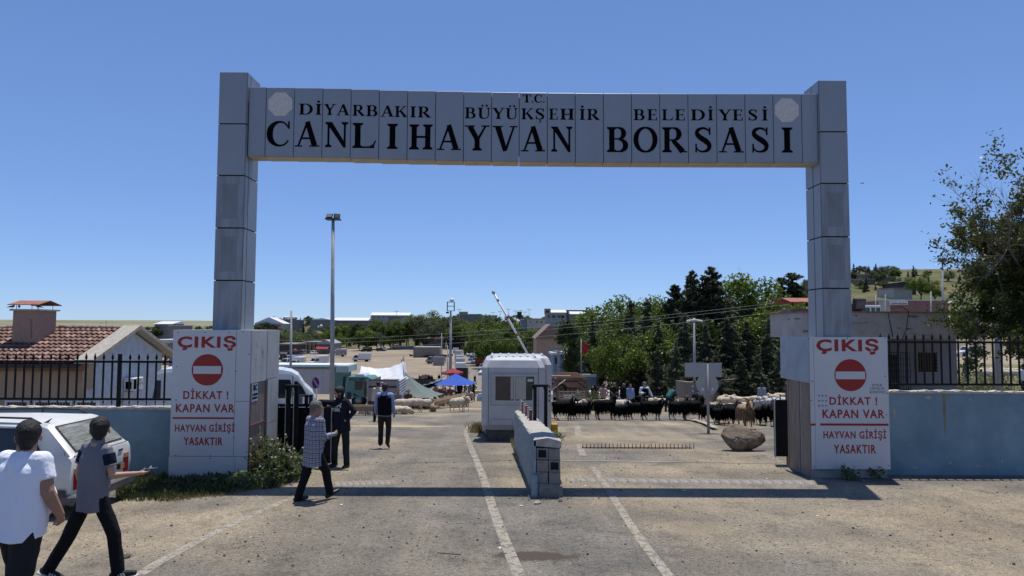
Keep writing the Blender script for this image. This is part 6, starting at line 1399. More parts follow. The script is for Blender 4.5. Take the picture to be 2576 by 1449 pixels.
for u, D, cl, kd, a, lb in ((1664, 43.5, 'pale', 'stand', 2.0, 'sheep left of the teal shirted man'), (1648, 45, 'pale', 'graze', 1.4, 'half hidden sheep behind the white shirted man'), (1702, 43, 'brown', 'stand', 3.0, 'sandy brown sheep rump on, right of the teal shirted man'), (1713, 45, 'brown', 'stand', .4, 'dark brown sheep against the low wall end'),
 (1590 - 40, 37, 'pale', 'stand', 1.5, 'cream sheep behind the black goats, left of the jacketed man'), (1560, 38, 'grey', 'graze', -1.5, 'white sheep with a dark face behind the small black goat'), (1577, 36, 'grey', 'stand', 2.9, 'black faced white sheep looking at the camera'), (1527, 40, 'pale', 'stand', -1.3, 'cream sheep back seen above the largest goat'), (1500, 38, 'brown', 'stand', 1.6, 'mottled brown sheep behind the second goat'), (1442, 33, 'pale', 'stand', -1.5, 'cream sheep right behind the first two goats'), (1396, 33, 'pale', 'stand', 2.7, 'white sheep with raised head beside the booth wall')):
 sput(kd, on(u, D), a, lb, 'sheep mingling behind the goats', cl, 1.08)
g3 = 'flock packed on the road behind the red parasol'; r = random.Random(5)
for i in range(34):
 row = i // 9; u = 1140 + (i % 9) * 7.2 + r.uniform(-2, 2) + (6 if row == 0 else 0); D = 88 + row * 5.5 + r.uniform(-1, 1)
 sput(r.choice(('stand', 'graze', 'lie')), on(u, D), r.choice((-1, 1)) * r.uniform(1.2, 1.9), 'sheep in a packed flock lying and standing on the road behind the red parasol', g3, 'cream', r.uniform(.95, 1.1))
g3 = 'mixed dark and white flock under the grey nets'
for i in range(46):
 u = 1040 + r.uniform(0, 82); D = r.uniform(74, 88)
 sput(r.choice(('stand', 'graze')), on(u, D), r.uniform(-3, 3), 'small dark or white sheep crowded in the shade beneath the far grey nets', g3, r.choice(('grey', 'brown', 'brown', 'grey', 'cream')), r.uniform(.9, 1.05))
GP = Proto(goat((.05, -.05, .05, -.05), seed=8, vox=.05, horn=0, coat=mat('dark brown goat hair', (.035, .022, .016), .8, .4, 9)))
g3 = 'dark goats strung out across the far yard'
for i in range(26): gput(GP, 1055 + i * 3.2 + r.uniform(-1.5, 1.5) - (20 if i == 0 else 0), 250 + r.uniform(-6, 6), r.choice((-1, 1)), r.uniform(-.3, .3), 'tiny dark goat in the line crossing the far yard before the concrete wall', 1.25, g3)
g3 = 'brown goats resting before the concrete ramp'
for i in range(24): gput(GP, 1059 + r.uniform(0, 27) , 128 + r.uniform(-5, 6), r.uniform(-1, 1), r.uniform(-1, 1), 'brown goat resting in the huddle below the concrete ramp wall', 1.0, g3)
for i in range(14):
 u, D = (2462 + (i % 7) * 15 + (i // 7) * 5, 52 + (i // 7) * 3); sput('stand' if i % 3 else 'graze', on(u, D), r.choice((1.5, -1.5)) + r.uniform(-.3, .3), 'pale sheep of the flock seen through the right railing below the tree', 'flock behind the right railing', 'pale', 1.05)
def bovine(col1, col2, thr, horse=False):
 mb = MB(); L, hgt, r_ = 1.35, (1.0 if not horse else 1.1), .31 if not horse else .27
 nk, hd = quad_body(mb, L, hgt, r_, (0, .30, .12 if not horse else .35), (0, .34, -.16), .085, 1, (.06, -.08, -.06, .1), .12, .16, .06, 1.1 if not horse else 1)
 me = remesh('body', mb, [mat('cattle hide', col1, .8, .1, 1.6, col2=col2, thr=thr)], .045, 2)
 root = thing('cow' if not horse else 'horse', 'x', 'cow' if not horse else 'horse'); piece('body', me, root); HF = head_frame(nk, hd)
 for s in (-1, 1): e = MB(); e.tube([HF @ V3(s * .10, .0, .06), HF @ V3(s * .2, 0, .07 if not horse else .2)], [.04, .015], 6); e.build('ear', TYRE, root)
 e = MB(); e.tube([(0, -L * .64, hgt + .2), (0, -L * .70, hgt - .2), (0, -L * .68, hgt - .6)], [.03, .02, .04], 6); e.build('tail', TYRE, root); return root
CW = Proto(bovine((.13, .05, .03), (.55, .5, .45), (.52, .56)))
CW.put(on(1122, 64), face(-.9, .1), 'red brown and white cow standing at the left edge of the blue awning')
CW.put(on(1100, 69), face(.2, -1), 'red and white calf headed cow behind the net pole', None, .9)
CW.put(on(1135, 70), face(.9, .2), 'shaded cow in the middle of the blue awning', None, .95)
HR_ = Proto(bovine((.05, .03, .02), (.07, .045, .03), (.4, .6), True))
HR_.put(on(1024, 118), face(-.5, .8), 'dark brown horse standing right of the saddled one in the yard', 'horses behind the white awning')
HR_.put(on(1015, 117), face(-.1, -.9), 'brown horse with pale blanket standing next to the iron stakes', 'horses behind the white awning')
dk = HR_.put(on(1748, 39.5), face(.3, -.95), 'small dark donkey carrying a rider beside the low wall', None, .62)
dk['category'] = 'donkey'
def leafmat(name, c1, c2, tr=.35, rough=.5, sc=.9):
 M = bpy.data.materials.new(name); M.use_nodes = True; nt = M.node_tree; L = nt.links.new; b = nt.nodes['Principled BSDF']; out = nt.nodes['Material Output']
 g = nd(nt, 'ShaderNodeNewGeometry'); n = nd(nt, 'ShaderNodeTexNoise'); n.inputs['Scale'].default_value = sc; n.inputs['Detail'].default_value = 3; L(g.outputs['Position'], n.inputs['Vector'])
 cr = nd(nt, 'ShaderNodeValToRGB'); cr.color_ramp.elements[0].position = .35; cr.color_ramp.elements[1].position = .65
 cr.color_ramp.elements[0].color = (*c1, 1); cr.color_ramp.elements[1].color = (*c2, 1); L(n.outputs['Fac'], cr.inputs[0])
 oi = nd(nt, 'ShaderNodeObjectInfo'); hs = nd(nt, 'ShaderNodeHueSaturation'); L(cr.outputs[0], hs.inputs['Color'])
 mr = nd(nt, 'ShaderNodeMapRange'); mr.inputs[3].default_value = .75; mr.inputs[4].default_value = 1.25; L(oi.outputs['Random'], mr.inputs[0]); L(mr.outputs[0], hs.inputs['Value'])
 L(hs.outputs[0], b.inputs['Base Color']); b.inputs['Roughness'].default_value = rough; b.inputs['Specular IOR Level'].default_value = .3
 t = nd(nt, 'ShaderNodeBsdfTranslucent'); L(hs.outputs[0], t.inputs['Color']); mx = nd(nt, 'ShaderNodeMixShader'); mx.inputs[0].default_value = tr
 L(b.outputs[0], mx.inputs[1]); L(t.outputs[0], mx.inputs[2]); L(mx.outputs[0], out.inputs['Surface']); return M
LG = leafmat('fresh green leaves', (.06, .10, .014), (.15, .20, .028)); LD = leafmat('dark green leaves', (.032, .058, .012), (.075, .11, .026)); LO_ = leafmat('olive grey leaves', (.06, .08, .035), (.13, .15, .07)); LC = leafmat('cedar needles', (.060, .074, .040), (.150, .165, .095), .25, .7); LPN = leafmat('pine needles', (.040, .052, .026), (.095, .110, .055), .25, .7); LY = leafmat('yellow green leaves', (.10, .16, .015), (.22, .28, .03))
BARK = mat('grey brown bark', (.07, .055, .042), .95, .35, 9, bump=.8, bscale=20, stretch=(1, 1, .3))
def leaf_cloud(rs, P, s, elong=1.0, up=.5, rnd=.5):
 n = len(P); nrm = rs.normal(size=(n, 3)); nrm[:, 2] += up * 1.5; nrm /= np.linalg.norm(nrm, axis=1)[:, None]
 a = rs.normal(size=(n, 3)); a -= nrm * (a * nrm).sum(1)[:, None]; a /= np.linalg.norm(a, axis=1)[:, None]; b = np.cross(nrm, a)
 sz = s * (1 + rnd * (rs.rand(n, 1) - .5) * 1.6); a = a * sz * elong; b = b * sz * .55
 V = np.stack([P - a, P - b * 1.0 + a * .1, P + a, P + b + a * .1], 1).reshape(-1, 3); return V, np.arange(4 * n).reshape(-1, 4)
def crown_pts(rs, centers, radii, n, shell=.55):
 w = radii ** 2.2; idx = rs.choice(len(centers), n, p=w / w.sum()); d = rs.normal(size=(n, 3)); d /= np.linalg.norm(d, axis=1)[:, None]
 rr = radii[idx] * (rs.rand(n) ** shell) * (1 + .25 * rs.normal(size=n) * .5); d[:, 2] *= .8
 return centers[idx] + d * rr[:, None]
def broad(name, h, cw, n, s, m, seed, base=.25, clusters=26, name_='tree', elong=1.0, spread=.9, lobes=.34):
 rs = np.random.RandomState(seed); zc = h * (base + 1) / 2; hz = h * (1 - base) / 2
 C = []
 while len(C) < clusters:
  q = rs.uniform(-1, 1, 3)
  if .25 < np.linalg.norm(q) < 1: C.append((q[0] * cw * .5 * spread, q[1] * cw * .5 * spread, zc + q[2] * hz * .82))
 C = np.array(C); R_ = cw * .5 * lobes * rs.uniform(.6, 1.15, len(C)); root = thing(name_, 'x', 'tree')
 P = crown_pts(rs, C, R_, n); V, Fq = leaf_cloud(rs, P, s, elong);
 piece('crown', mesh_np('crown', V, Fq, m, smooth=False), root)
 mb = MB(); lean = V3(rs.uniform(-.04, .04) * h, 0, 0); t = V3(lean.x, 0, h * base * 1.15); mb.tube([(0, 0, -.3), (lean.x * .4, 0, t.z * .5), t], [h * .022, h * .017, h * .014], 8)
 for i in rs.permutation(len(C))[:9]: c = V3(*C[i]); mb.tube([t - V3(0, 0, h * .04), t.lerp(c, .5) + V3(0, 0, h * .02), c], [h * .010, h * .006, h * .002], 5)
 mb.build('trunk', BARK, root); return Proto(root)
def conifer(h, w, n, s, m, seed, droop=.25, cone=1.0, whorls=22, name_='cedar_tree', open_=0):
 rs = np.random.RandomState(seed); root = thing(name_, 'x', 'tree'); mb = MB(); mb.tube([(0, 0, -.3), (0, 0, h * .5), (0, 0, h * .97)], [h * .02, h * .013, h * .003], 8); P = []
 for k in range(whorls):
  f = (k + rs.rand() * .6) / whorls; z0 = h * (.06 + .92 * f); R_ = w * .5 * (1 - f) ** cone * (.75 + .5 * rs.rand()) + .12
  for j in range(6 if f < .85 else 4):
   z = z0 + rs.uniform(-.5, .5) * h / whorls * 1.3; a = rs.rand() * 6.28; L_ = R_ * rs.uniform(.55, 1.15); tip = np.array([cos(a) * L_, sin(a) * L_, z - L_ * droop + L_ * .18 * rs.rand()]); b0 = np.array([0, 0, z])
   if k % 2 == 0: mb.tube([tuple(b0), tuple(tip)], [h * .004, h * .001], 4)
   q = int(n / whorls / 6 * (.5 + 1.3 * (1 - f))); t = rs.rand(q) ** .6; pts = b0 + (tip - b0) * t[:, None]; side = np.array([-sin(a), cos(a), 0]); pts = pts + side * (rs.normal(size=(q, 1)) * L_ * .20 * (1.15 - t[:, None])) + rs.normal(size=(q, 3)) * .05 * R_; pts[:, 2] -= np.abs(rs.normal(size=q)) * .05 * R_; P.append(pts)
 P = np.concatenate(P); V, Fq = leaf_cloud(rs, P, s, 1.7, .9); piece('crown', mesh_np('crown', V, Fq, m), root); mb.build('trunk', BARK, root); return Proto(root)
TB1 = broad('a', 10, 8.5, 9000, .16, LG, 1); TB2 = broad('b', 10, 7.0, 9000, .15, LD, 2, clusters=30); TB3 = broad('c', 10, 9.5, 8000, .17, LG, 3, base=.15, clusters=32, lobes=.30); TB4 = broad('d', 10, 5.2, 8000, .14, LG, 4, base=.12, clusters=28, lobes=.42); TB5 = broad('e', 10, 9, 7000, .16, LO_, 5, base=.10, lobes=.4)
TPOP = broad('p', 10, 2.9, 5200, .13, LD, 6, base=.22, clusters=22, lobes=.62, name_='poplar_tree')
TC1 = conifer(10, 6.5, 12000, .11, LC, 11); TC2 = conifer(10, 5.0, 10000, .11, LC, 12, droop=.35); TC3 = conifer(10, 3.6, 9000, .10, LC, 13, cone=.8); TP1 = conifer(10, 4.4, 12000, .13, LPN, 14, droop=-.45, cone=.6, whorls=34, name_='pine_tree'); TP2 = conifer(10, 2.8, 3600, .15, LPN, 15, droop=-.4, cone=.55, whorls=16, name_='pine_tree')
def tput(pr, u, D, vtop_, lb, wide=1.0, grp=None, m=None, sink=.2):
 p = on(u, D); h = at(u, vtop_, D).z - p.z; s = h / 10; return pr.put(p - V3(0, 0, sink), RND.uniform(0, 6.28), lb, grp, (s * wide, s * wide, s), m)
gg1 = 'trees of the grove right of the booths'
for a in ((TB1, 1530, 92, 742, 'airy broadleaf tree at the left end of the grove, behind the flag', 1.0), (TB3, 1562, 96, 736, 'green broadleaf tree left of the slim cedar spire', .9), (TC3, 1588, 74, 742, 'slim dark cedar spire rising between two broadleaf trees', 1.0), (TB4, 1622, 95, 736, 'pale green broadleaf tree behind the second cedar spire', 1.3), (TC3, 1629, 76, 738, 'second slim dark cedar spire of the grove', 1.1), (TB1, 1660, 96, 742, 'round broadleaf tree behind the pines', .8),
 (TP1, 1700, 80, 712, 'short dark pine with ragged top left of the two tall pines', 1.1), (TP1, 1742, 78, 676, 'tall dark pine with twin tops in mid grove', .85), (TP1, 1792, 76, 666, 'tallest dark pine of the grove with visible trunk', 1.15), (TB4, 1843, 82, 660, 'tall fresh green tree right of the tallest pine', 1.1), (TB4, 1898, 84, 676, 'second tall fresh green tree nearing the right column', 1.15), (TB1, 1958, 80, 700, 'fresh green tree touching the guard roof edge', .85), (TP2, 1972, 130, 688, 'thin pine standing high on the slope, left of a pair', 1.6), (TP2, 1998, 130, 676, 'thin pine standing high on the slope, right of a pair', 1.7),
 (TC1, 1722, 62, 778, 'broad grey green cedar behind the twin headed lamp', 1.05), (TC2, 1655, 58, 862, 'small pale tipped cedar in the front row', 1.2), (TC1, 1700, 57, 850, 'small cedar in front of the broad grey green one', 1.0), (TC2, 1610, 60, 850, 'low spreading cedar left in the front row', 1.35), (TC1, 1585, 63, 815, 'dark cedar above the blue fence', 1.1), (TC1, 1775, 60, 805, 'cedar right behind the lamp post', 1.15), (TC2, 1830, 62, 790, 'dark cedar right of the sign backs', 1.3), (TC1, 1880, 62, 800, 'dense dark cedar over the flock of sheep', 1.15), (TC2, 1930, 60, 830, 'dark shrubby cedar beside the guard building', 1.5), (TC1, 1655, 68, 800, 'dark cedar filling the middle of the grove', 1.1), (TC1, 1835, 70, 745, 'tall dark conifer in shadow behind the wall', 1.0),
 (TB1, 1548, 60, 812, 'light green bushy tree in front of the cedars by the blue fence', .9), (TB2, 1545, 66, 840, 'dark leafy tree low behind the red warning sign', 1.0), (TC1, 1492, 76, 800, 'dark cedar behind the flag pole', .95), (TC2, 1470, 84, 830, 'cedar at the left end of the grove', 1.0), (TC2, 1745, 56, 880, 'lowest cedar bough at the wall end', 1.3), (TC2, 1800, 57, 870, 'dark undergrowth cedar behind the round sign', 1.4), (TC1, 1935, 66, 790, 'dark conifer between the green trees and the guard roof', 1.1), (TB4, 1978, 72, 748, 'yellow green young tree beside the guard building', 1.2), (TC2, 1865, 57, 880, 'shady cedar bush directly behind the low wall', 1.5), (TC2, 1905, 57, 885, 'shady cedar bush right behind the flock', 1.5), (TC2, 1960, 57, 870, 'shady cedar bush by the pillar', 1.4)):
 tput(a[0], a[1], a[2], a[3], a[4], a[5], gg1)
for i, (u, D, v, w) in enumerate(((1515, 88, 770, 1.2), (1548, 84, 790, 1.2), (1580, 88, 762, 1.2), (1612, 86, 772, 1.2), (1645, 86, 768, 1.2), (1672, 88, 752, 1.1), (1698, 88, 745, 1.0), (1728, 88, 730, 1.0), (1765, 88, 715, 1.0), (1812, 88, 712, 1.0), (1868, 90, 725, 1.1), (1925, 88, 738, 1.1), (1495, 80, 800, 1.1), (1640, 70, 810, 1.1), (1760, 72, 770, 1.0), (1900, 74, 770, 1.0))):
 tput((TB2, TB1, TB2, TB3)[i % 4], u, D, v, 'leafy tree filling the gap in the grove ' + ('behind the flag', 'left of the first spire', 'behind the first spire', 'between the two spires', 'right of the second spire', 'left of the short pine', 'behind the short pine', 'left of the twin topped pine', 'between the tall pines', 'right of the tallest pine', 'between the two fresh green trees', 'left of the guard roof', 'above the stock truck', 'behind the small cedars', 'over the lamp post', 'above the sheep flock')[i], w, gg1)
for i in range(16):
 u = 688 + i * 10; tput((TB2, TB5, TB1)[i % 3], u + RND.uniform(-4, 4), 300 + 7 * i, RND.uniform(822, 842), 'green tree behind the yard sheds at the left of the tall mast', 1.3, 'trees behind the yard sheds')
tput(TPOP, 1433, 66, 766, 'tall columnar tree with glossy leaves and a bare grey trunk behind the booths', .95)
for i, (u, D, v, lb, w) in enumerate(((1205, 205, 800, 'leftmost green tree along the far road', 1.0), (1235, 190, 792, 'second green tree along the far road', 1.05), (1268, 180, 797, 'green tree along the far road behind the boom arm tip', 1.0), (1300, 172, 806, 'green tree behind the raised boom arm', 1.0), (1334, 165, 812, 'green tree right of the boom arm', 1.0), (1248, 165, 830, 'low green tree in front of the roadside row', .9), (1288, 158, 838, 'low green tree right above the booth roof', .9), (1325, 150, 845, 'shady green tree above the booth roof', .9), (1222, 175, 826, 'green tree over the parked red lorry', .9), (1392, 150, 850, 'light green tree beside the tan gabled hall', .6), (1445, 120, 850, 'yellow green tree behind the columnar tree', .8), (1405, 210, 822, 'blue green tree behind the tan hall', .8), (1370, 230, 815, 'dusty green tree left of the hall roof', 1.0))):
 tput((TB3, TB1, TB3, TB2)[i % 4] if i != 11 else TB5, u, D, v, lb, w, 'green trees along the far road')
r = random.Random(77); far = 'trees closing the far end of the yard'
spots = [(843, 815), (872, 808), (900, 806), (925, 822), (948, 818), (968, 800), (985, 812), (1005, 802), (1025, 795), (1046, 800), (1062, 790), (1078, 784), (1095, 795), (1110, 800), (1125, 788), (1143, 796), (1160, 808), (1178, 800), (1195, 812), (1030, 820), (1060, 818), (1100, 820), (1140, 822), (960, 835), (930, 842), (905, 838), (860, 840), (985, 838)]
for i, (u, v) in enumerate(spots):
 D = 352 + r.uniform(-4, 45) if v < 830 else 348
 tput(r.choice((TB1, TB2, TB3, TB5)), u + r.uniform(-4, 4), D, v - 3, 'green tree %s the belt closing the far yard, %s' % (('at the left end of', 'left of the middle of', 'in the middle of', 'right of the middle of', 'at the right end of')[min(4, int((u - 843) / 70))], ('tallest crown', 'lower crown', 'broad crown', 'narrow crown', 'darker crown', 'brighter crown')[i % 6]), r.uniform(.9, 1.25), far)
far2 = 'small trees scattered over the distant hillside'
for i in range(250):
 u = r.uniform(590, 1480); D = r.uniform(400, 760); p = on(u, D); h = r.uniform(4.5, 11) ; s = h / 10
 (TB2, TB5, TB1, TC3)[i % 4].put(p - V3(0, 0, .5), r.uniform(0, 6), 'small dark tree on the distant hillside between the low houses', far2, (s * 1.2, s * 1.2, s))
for (u, D, v, lb) in ((380, 330, 812, 'bushy tree by the pale roof just left of the sign pillar'), (402, 350, 818, 'smaller bush right of the bushy one above the fence'), (498, 320, 815, 'tree left of the left column'), (515, 320, 810, 'tree touching the left side of the left column'), (663, 420, 800, 'dark trees right of the left column, left one'), (690, 430, 797, 'dark trees right of the left column, right one'), (455, 330, 826, 'dry shrub above the sign pillar'), (432, 200, 845, 'green scrub behind the carport roof'), (415, 180, 852, 'low scrub beside the carport')):
 tput(TB2 if v < 820 else TB5, u, D, v, lb, 1.3 if v < 830 else 2.2)
for i in range(120):
 u = r.choice((r.uniform(2150, 2260), r.uniform(2150, 2576), r.uniform(2000, 2040))); D = r.uniform(300, 420); p = on(u, D); h = r.uniform(2, 7.5); s = h / 10
 (TC2, TB2, TC3, TB5)[i % 4].put(p - V3(0, 0, .4), r.uniform(0, 6), 'small bush or conifer dotted on the right hand hill', 'bushes dotted over the right hill', (s * 1.2, s * 1.2, s))
tput(TB1, 2320, 260, 686, 'bright leafy tree standing in the middle of the right hill', 1.1)
tput(TB1, 2355, 255, 705, 'smaller leafy tree beside the bright one on the right hill', 1.0)
def elm():
 rs = np.random.RandomState(5); D = 21.5; base = on(2660, D); root = thing('elm_tree', 'large elm with bare twig ends leaning in over the right railing', 'tree', base); mb = MB(); tips = []
 top = V3(-.3, 0, 4.2); mb.tube([(0, 0, -.3), (-.1, 0, 2), top], [.26, .20, .17], 10)
 def grow(p, d, L_, r0, lev, leafy):
  n = 4; pts = [p]; rs_ = [r0]; q = p.copy(); dd = d.copy()
  for i in range(n):
   dd = (dd + V3(*rs.normal(size=3)) * .16 + V3(0, 0, .03)).normalized(); q = q + dd * L_ / n; pts.append(q.copy()); rs_.append(r0 * (1 - (i + 1) / n * .65))
   if lev < 3:
    for k in range(2 if lev < 2 else 3):
     if rs.rand() < .85:
      sd = (dd + V3(*rs.normal(size=3)) * .75).normalized(); grow(q.copy(), sd, L_ * rs.uniform(.28, .48), rs_[-1] * .6, lev + 1, leafy)
  mb.tube(pts, rs_, 5 if lev > 1 else 7)
  if lev >= 2 and leafy > 0:
   k = int((5.5 if lev == 3 else 4) * leafy)
   for _ in range(k):
    f = rs.rand(); a = pts[min(int(f * n), n - 1)].lerp(pts[min(int(f * n) + 1, n)], rs.rand()); tips.append((a.x + rs.normal() * .09, a.y + rs.normal() * .09, a.z + rs.normal() * .07))
 tgt = [((2335, 655), .12, 1), ((2400, 575), .25, 1), ((2450, 520), .9, 1), ((2530, 470), 1.1, 1), ((2500, 560), 1.2, 0), ((2440, 650), 1.1, 1), ((2480, 700), 1.5, 0), ((2540, 620), 1.3, 1), ((2455, 770), 1.6, 0), ((2500, 740), 1.5, 1), ((2560, 690), 1.4, 0), ((2520, 800), 1.6, 1), ((2460, 830), 1.3, 0), ((2590, 560), 1.2, 1), ((2400, 700), .8, 0), ((2550, 830), 1.3, 0), ((2620, 650), 1.2, 1), ((2480, 610), .9, 1), ((2430, 740), 1.3, 1), ((2570, 760), 1.6, 1)]
 for i, ((u, v), lf, yy) in enumerate(tgt):
  t = at(u, v, D + (-1.0 if yy else 1.6) + rs.uniform(-.9, .9)) - base; s0 = top + V3(0, 0, rs.uniform(-1.2, .8) + max(-2.5, min(1.5, (t.z - 5) * .3))); d = (t - s0); grow(s0, d.normalized(), d.length * .93, .055, 0 if d.length > 1 else 1, lf)
 P = np.array(tips); V, Fq = leaf_cloud(rs, P, .052, 1.15, .3); piece('crown', mesh_np('crown', V, Fq, leafmat('elm leaves', (.06, .08, .016), (.13, .15, .034), .4, .4, 3)), root)
 mb.build('trunk', mat('pale elm bark', (.13, .115, .10), .9, .3, 12, bump=.5), root); return len(P)
print('elm leaves', elm())
def weeds():
 rs = np.random.RandomState(9)
 def blades(name, lb, pts, hgt, w, m, cat_='grass', leafy=0):
  V, Fq = [], []
  for (x, y) in pts:
   z = H(x, y); a = rs.rand() * 6.28; h = hgt * rs.uniform(.4, 1.2); dx, dy = cos(a) * h * .35, sin(a) * h * .35; b = rs.rand() * 3.14; ux, uy = cos(b) * w, sin(b) * w; k = len(V)
   V += [(x - ux, y - uy, z), (x + ux, y + uy, z), (x + dx * .5 + ux * .7, y + dy * .5 + uy * .7, z + h * .6), (x + dx, y + dy, z + h)]; Fq.append((k, k + 1, k + 2, k + 3))
  o = bpy.data.objects.new(name, mesh_np(name, np.array(V), np.array(Fq), m)); COL.objects.link(o); o['kind'] = 'stuff'; tag(o, lb, cat_); return o
 GRS = leafmat('weedy grass', (.03, .048, .012), (.09, .11, .035), .35, .6, 2.5); DRY = leafmat('dry grass', (.22, .17, .07), (.38, .31, .15), .3, .8, 3)
 def inq(poly, n):
  P = [G(*p) for p in poly]; xs = [p.x for p in P]; ys = [p.y for p in P]; out = []
  while len(out) < n:
   x, y = rs.uniform(min(xs), max(xs)), rs.uniform(min(ys), max(ys)); c = False
   for i in range(len(P)):
    a, b = P[i], P[i - 1]
    if (a.y > y) != (b.y > y) and x < (b.x - a.x) * (y - a.y) / (b.y - a.y) + a.x: c = not c
   if c: out.append((x, y))
  return out
 q = [(300, 1195), (440, 1200), (640, 1200), (720, 1190), (660, 1225), (560, 1245), (420, 1262), (290, 1262)]
 blades('grass', 'ragged green grass strip at the foot of the left pillar and blue wall', inq(q, 5200), .13, .008, GRS)
 blades('dry_grass', 'yellowed grass edge along the road under the left pillar', inq([(390, 1235), (560, 1225), (680, 1212), (700, 1222), (560, 1250), (400, 1266)], 1800), .07, .007, DRY)
 blades('wall_foot_grass', 'thin dark grass along the foot of the right sign sheet and wall', inq([(2040, 1180), (2250, 1180), (2250, 1192), (2040, 1196)], 900), .16, .006, GRS)
 blades('divider_grass', 'dry tufts growing along the left foot of the divider wall', inq([(1276, 1085), (1296, 1085), (1310, 1165), (1300, 1170)], 900), .2, .006, DRY)
 blades('booth_grass', 'pale dry tuft beside the left corner of the windowed booth', [(G(1199, 1088).x + rs.normal() * .12, G(1199, 1088).y + rs.normal() * .15) for _ in range(420)], .38, .005, DRY)
 def bush(name, lb, c, n, hgt, rad, m, leaf, heads=0):
  root = thing(name, lb, 'weeds', c); mb = MB(); P = []; hd = MB()
  for i in range(n):
   a = rs.rand() * 6.28; r_ = rad * sqrt(rs.rand()); h = hgt * rs.uniform(.5, 1.05) * (1.1 - .4 * r_ / rad); b = V3(cos(a) * r_ * .7, sin(a) * r_, 0); t = b + V3(cos(a) * .18 * rs.rand(), sin(a) * .18 * rs.rand(), h); mb.tube([b, b.lerp(t, .5) + V3(.02, 0, 0), t], [.006, .004, .003], 4)
   for k in range(leaf): f = rs.rand() ** .8; p = b.lerp(t, f); P.append((p.x + rs.normal() * .055, p.y + rs.normal() * .055, p.z + rs.normal() * .02))
   if heads and rs.rand() < heads: hd.ell(t, (.022, .022, .02), 6, 5)
  mb.build('stems', m[1], root); V, Fq = leaf_cloud(rs, np.array(P), .038, 1.3, .2); piece('leaves', mesh_np('leaves', V, Fq, m[0]), root)
  if heads: hd.build('flower_heads', mat('pale thistle heads', (.45, .40, .34), .9, .2, 20), root)['kind'] = 'stuff'
 WL = leafmat('thistle leaves', (.05, .075, .025), (.13, .155, .06), .3, .6, 4); WS = mat('dry weed stem', (.20, .17, .08), .9, .3, 20)
 for (u, D, hh, rr, nn, lb) in ((668, 13.9, 1.15, .28, 40, 'tall thistle clump against the side of the left pillar'), (700, 13.6, .95, .35, 46, 'bushy green weed in the middle of the thicket by the pillar'), (735, 13.5, .8, .30, 36, 'weed clump with pale heads next to the black gate'), (757, 13.9, .55, .25, 26, 'small weed at the right end of the thicket behind the plaid shirt'), (640, 13.0, .38, .4, 34, 'low spreading green weed at the pillar corner'), (560, 12.9, .22, .6, 36, 'low green ground weed under the left exit sheet'), (480, 12.7, .22, .6, 30, 'sunlit low weed left of the pillar base'), (690, 13.0, .4, .3, 24, 'low leafy weed at the edge of the road')):
  bush('weed_clump', lb, on(u, D), int(nn * .75), hh * (.85 if hh > .5 else .8), rr, (WL, WS), 22, .35 if hh > .5 else 0)
 bush('weed_clump', 'foxtail weed growing in front of the right exit sheet', on(2133, 13.75), 9, .38, .12, (WL, WS), 10, .5)
 bush('weed_clump', 'small weed at the right lower corner of the right exit sheet', on(2200, 13.8), 6, .25, .1, (WL, WS), 8, .3)
 bush('weed_clump', 'dry tuft beside the yellow bollard', on(1402, 21.9), 12, .35, .15, (WL, WS), 12, .2)
 for k, (u, D) in enumerate(((2425, 33), (2445, 35), (2470, 36), (2500, 38), (2525, 36), (2415, 40), (2460, 42))): bush('weed_clump', ['tall', 'thin', 'bushy', 'dry', 'leafy', 'tangled', 'flowering'][k] + ' weed standing behind the guard building seen through the railing', on(u, D), 30, 1.5, .9, (WL, WS), 26, .3)
 for (u, D, hh, rr, lb) in ((1472, 48, 1.9, .9, 'dark round shrub beside the pale steps'), (1485, 45, 1.5, .8, 'reddish flowering shrub behind the goats')): bush('shrub', lb, on(u, D), 70, hh, rr, (LD if u < 1480 else LO_, WS), 60)
weeds()
CARW = mat('white car paint', (.62, .63, .64), .3, .03, 2, coat=.3); CARWD = mat('dusty white car paint', (.56, .56, .54), .4, .08, 3); PLAS = mat('dull grey bumper plastic', (.11, .105, .10), .8, .2, 6); PLASB = mat('black trim', (.02, .02, .021), .7, .2, 5)
LAMPR = mat('red tail lamp', (.25, .012, .01), .2, .1, 3); LAMPO = mat('amber lamp', (.55, .25, .10), .25, .1, 3); LAMPW = mat('lamp glass', (.45, .46, .48), .15, .1, 3); RIM = mat('wheel rim', (.30, .30, .31), .4, .1, 3, metal=.6)
def wheel(parent, x, y, r, w=.2, side=1):
 q = MB().cyl((-w / 2, 0, 0), r, w, 16, 'x').build('wheel', TYRE, parent); q.location = (x, y, r)
 MB().cyl((side * w / 2 - .02 * side - .01, 0, 0), r * .58, .025, 10, 'x').build('rim', RIM, q); return q
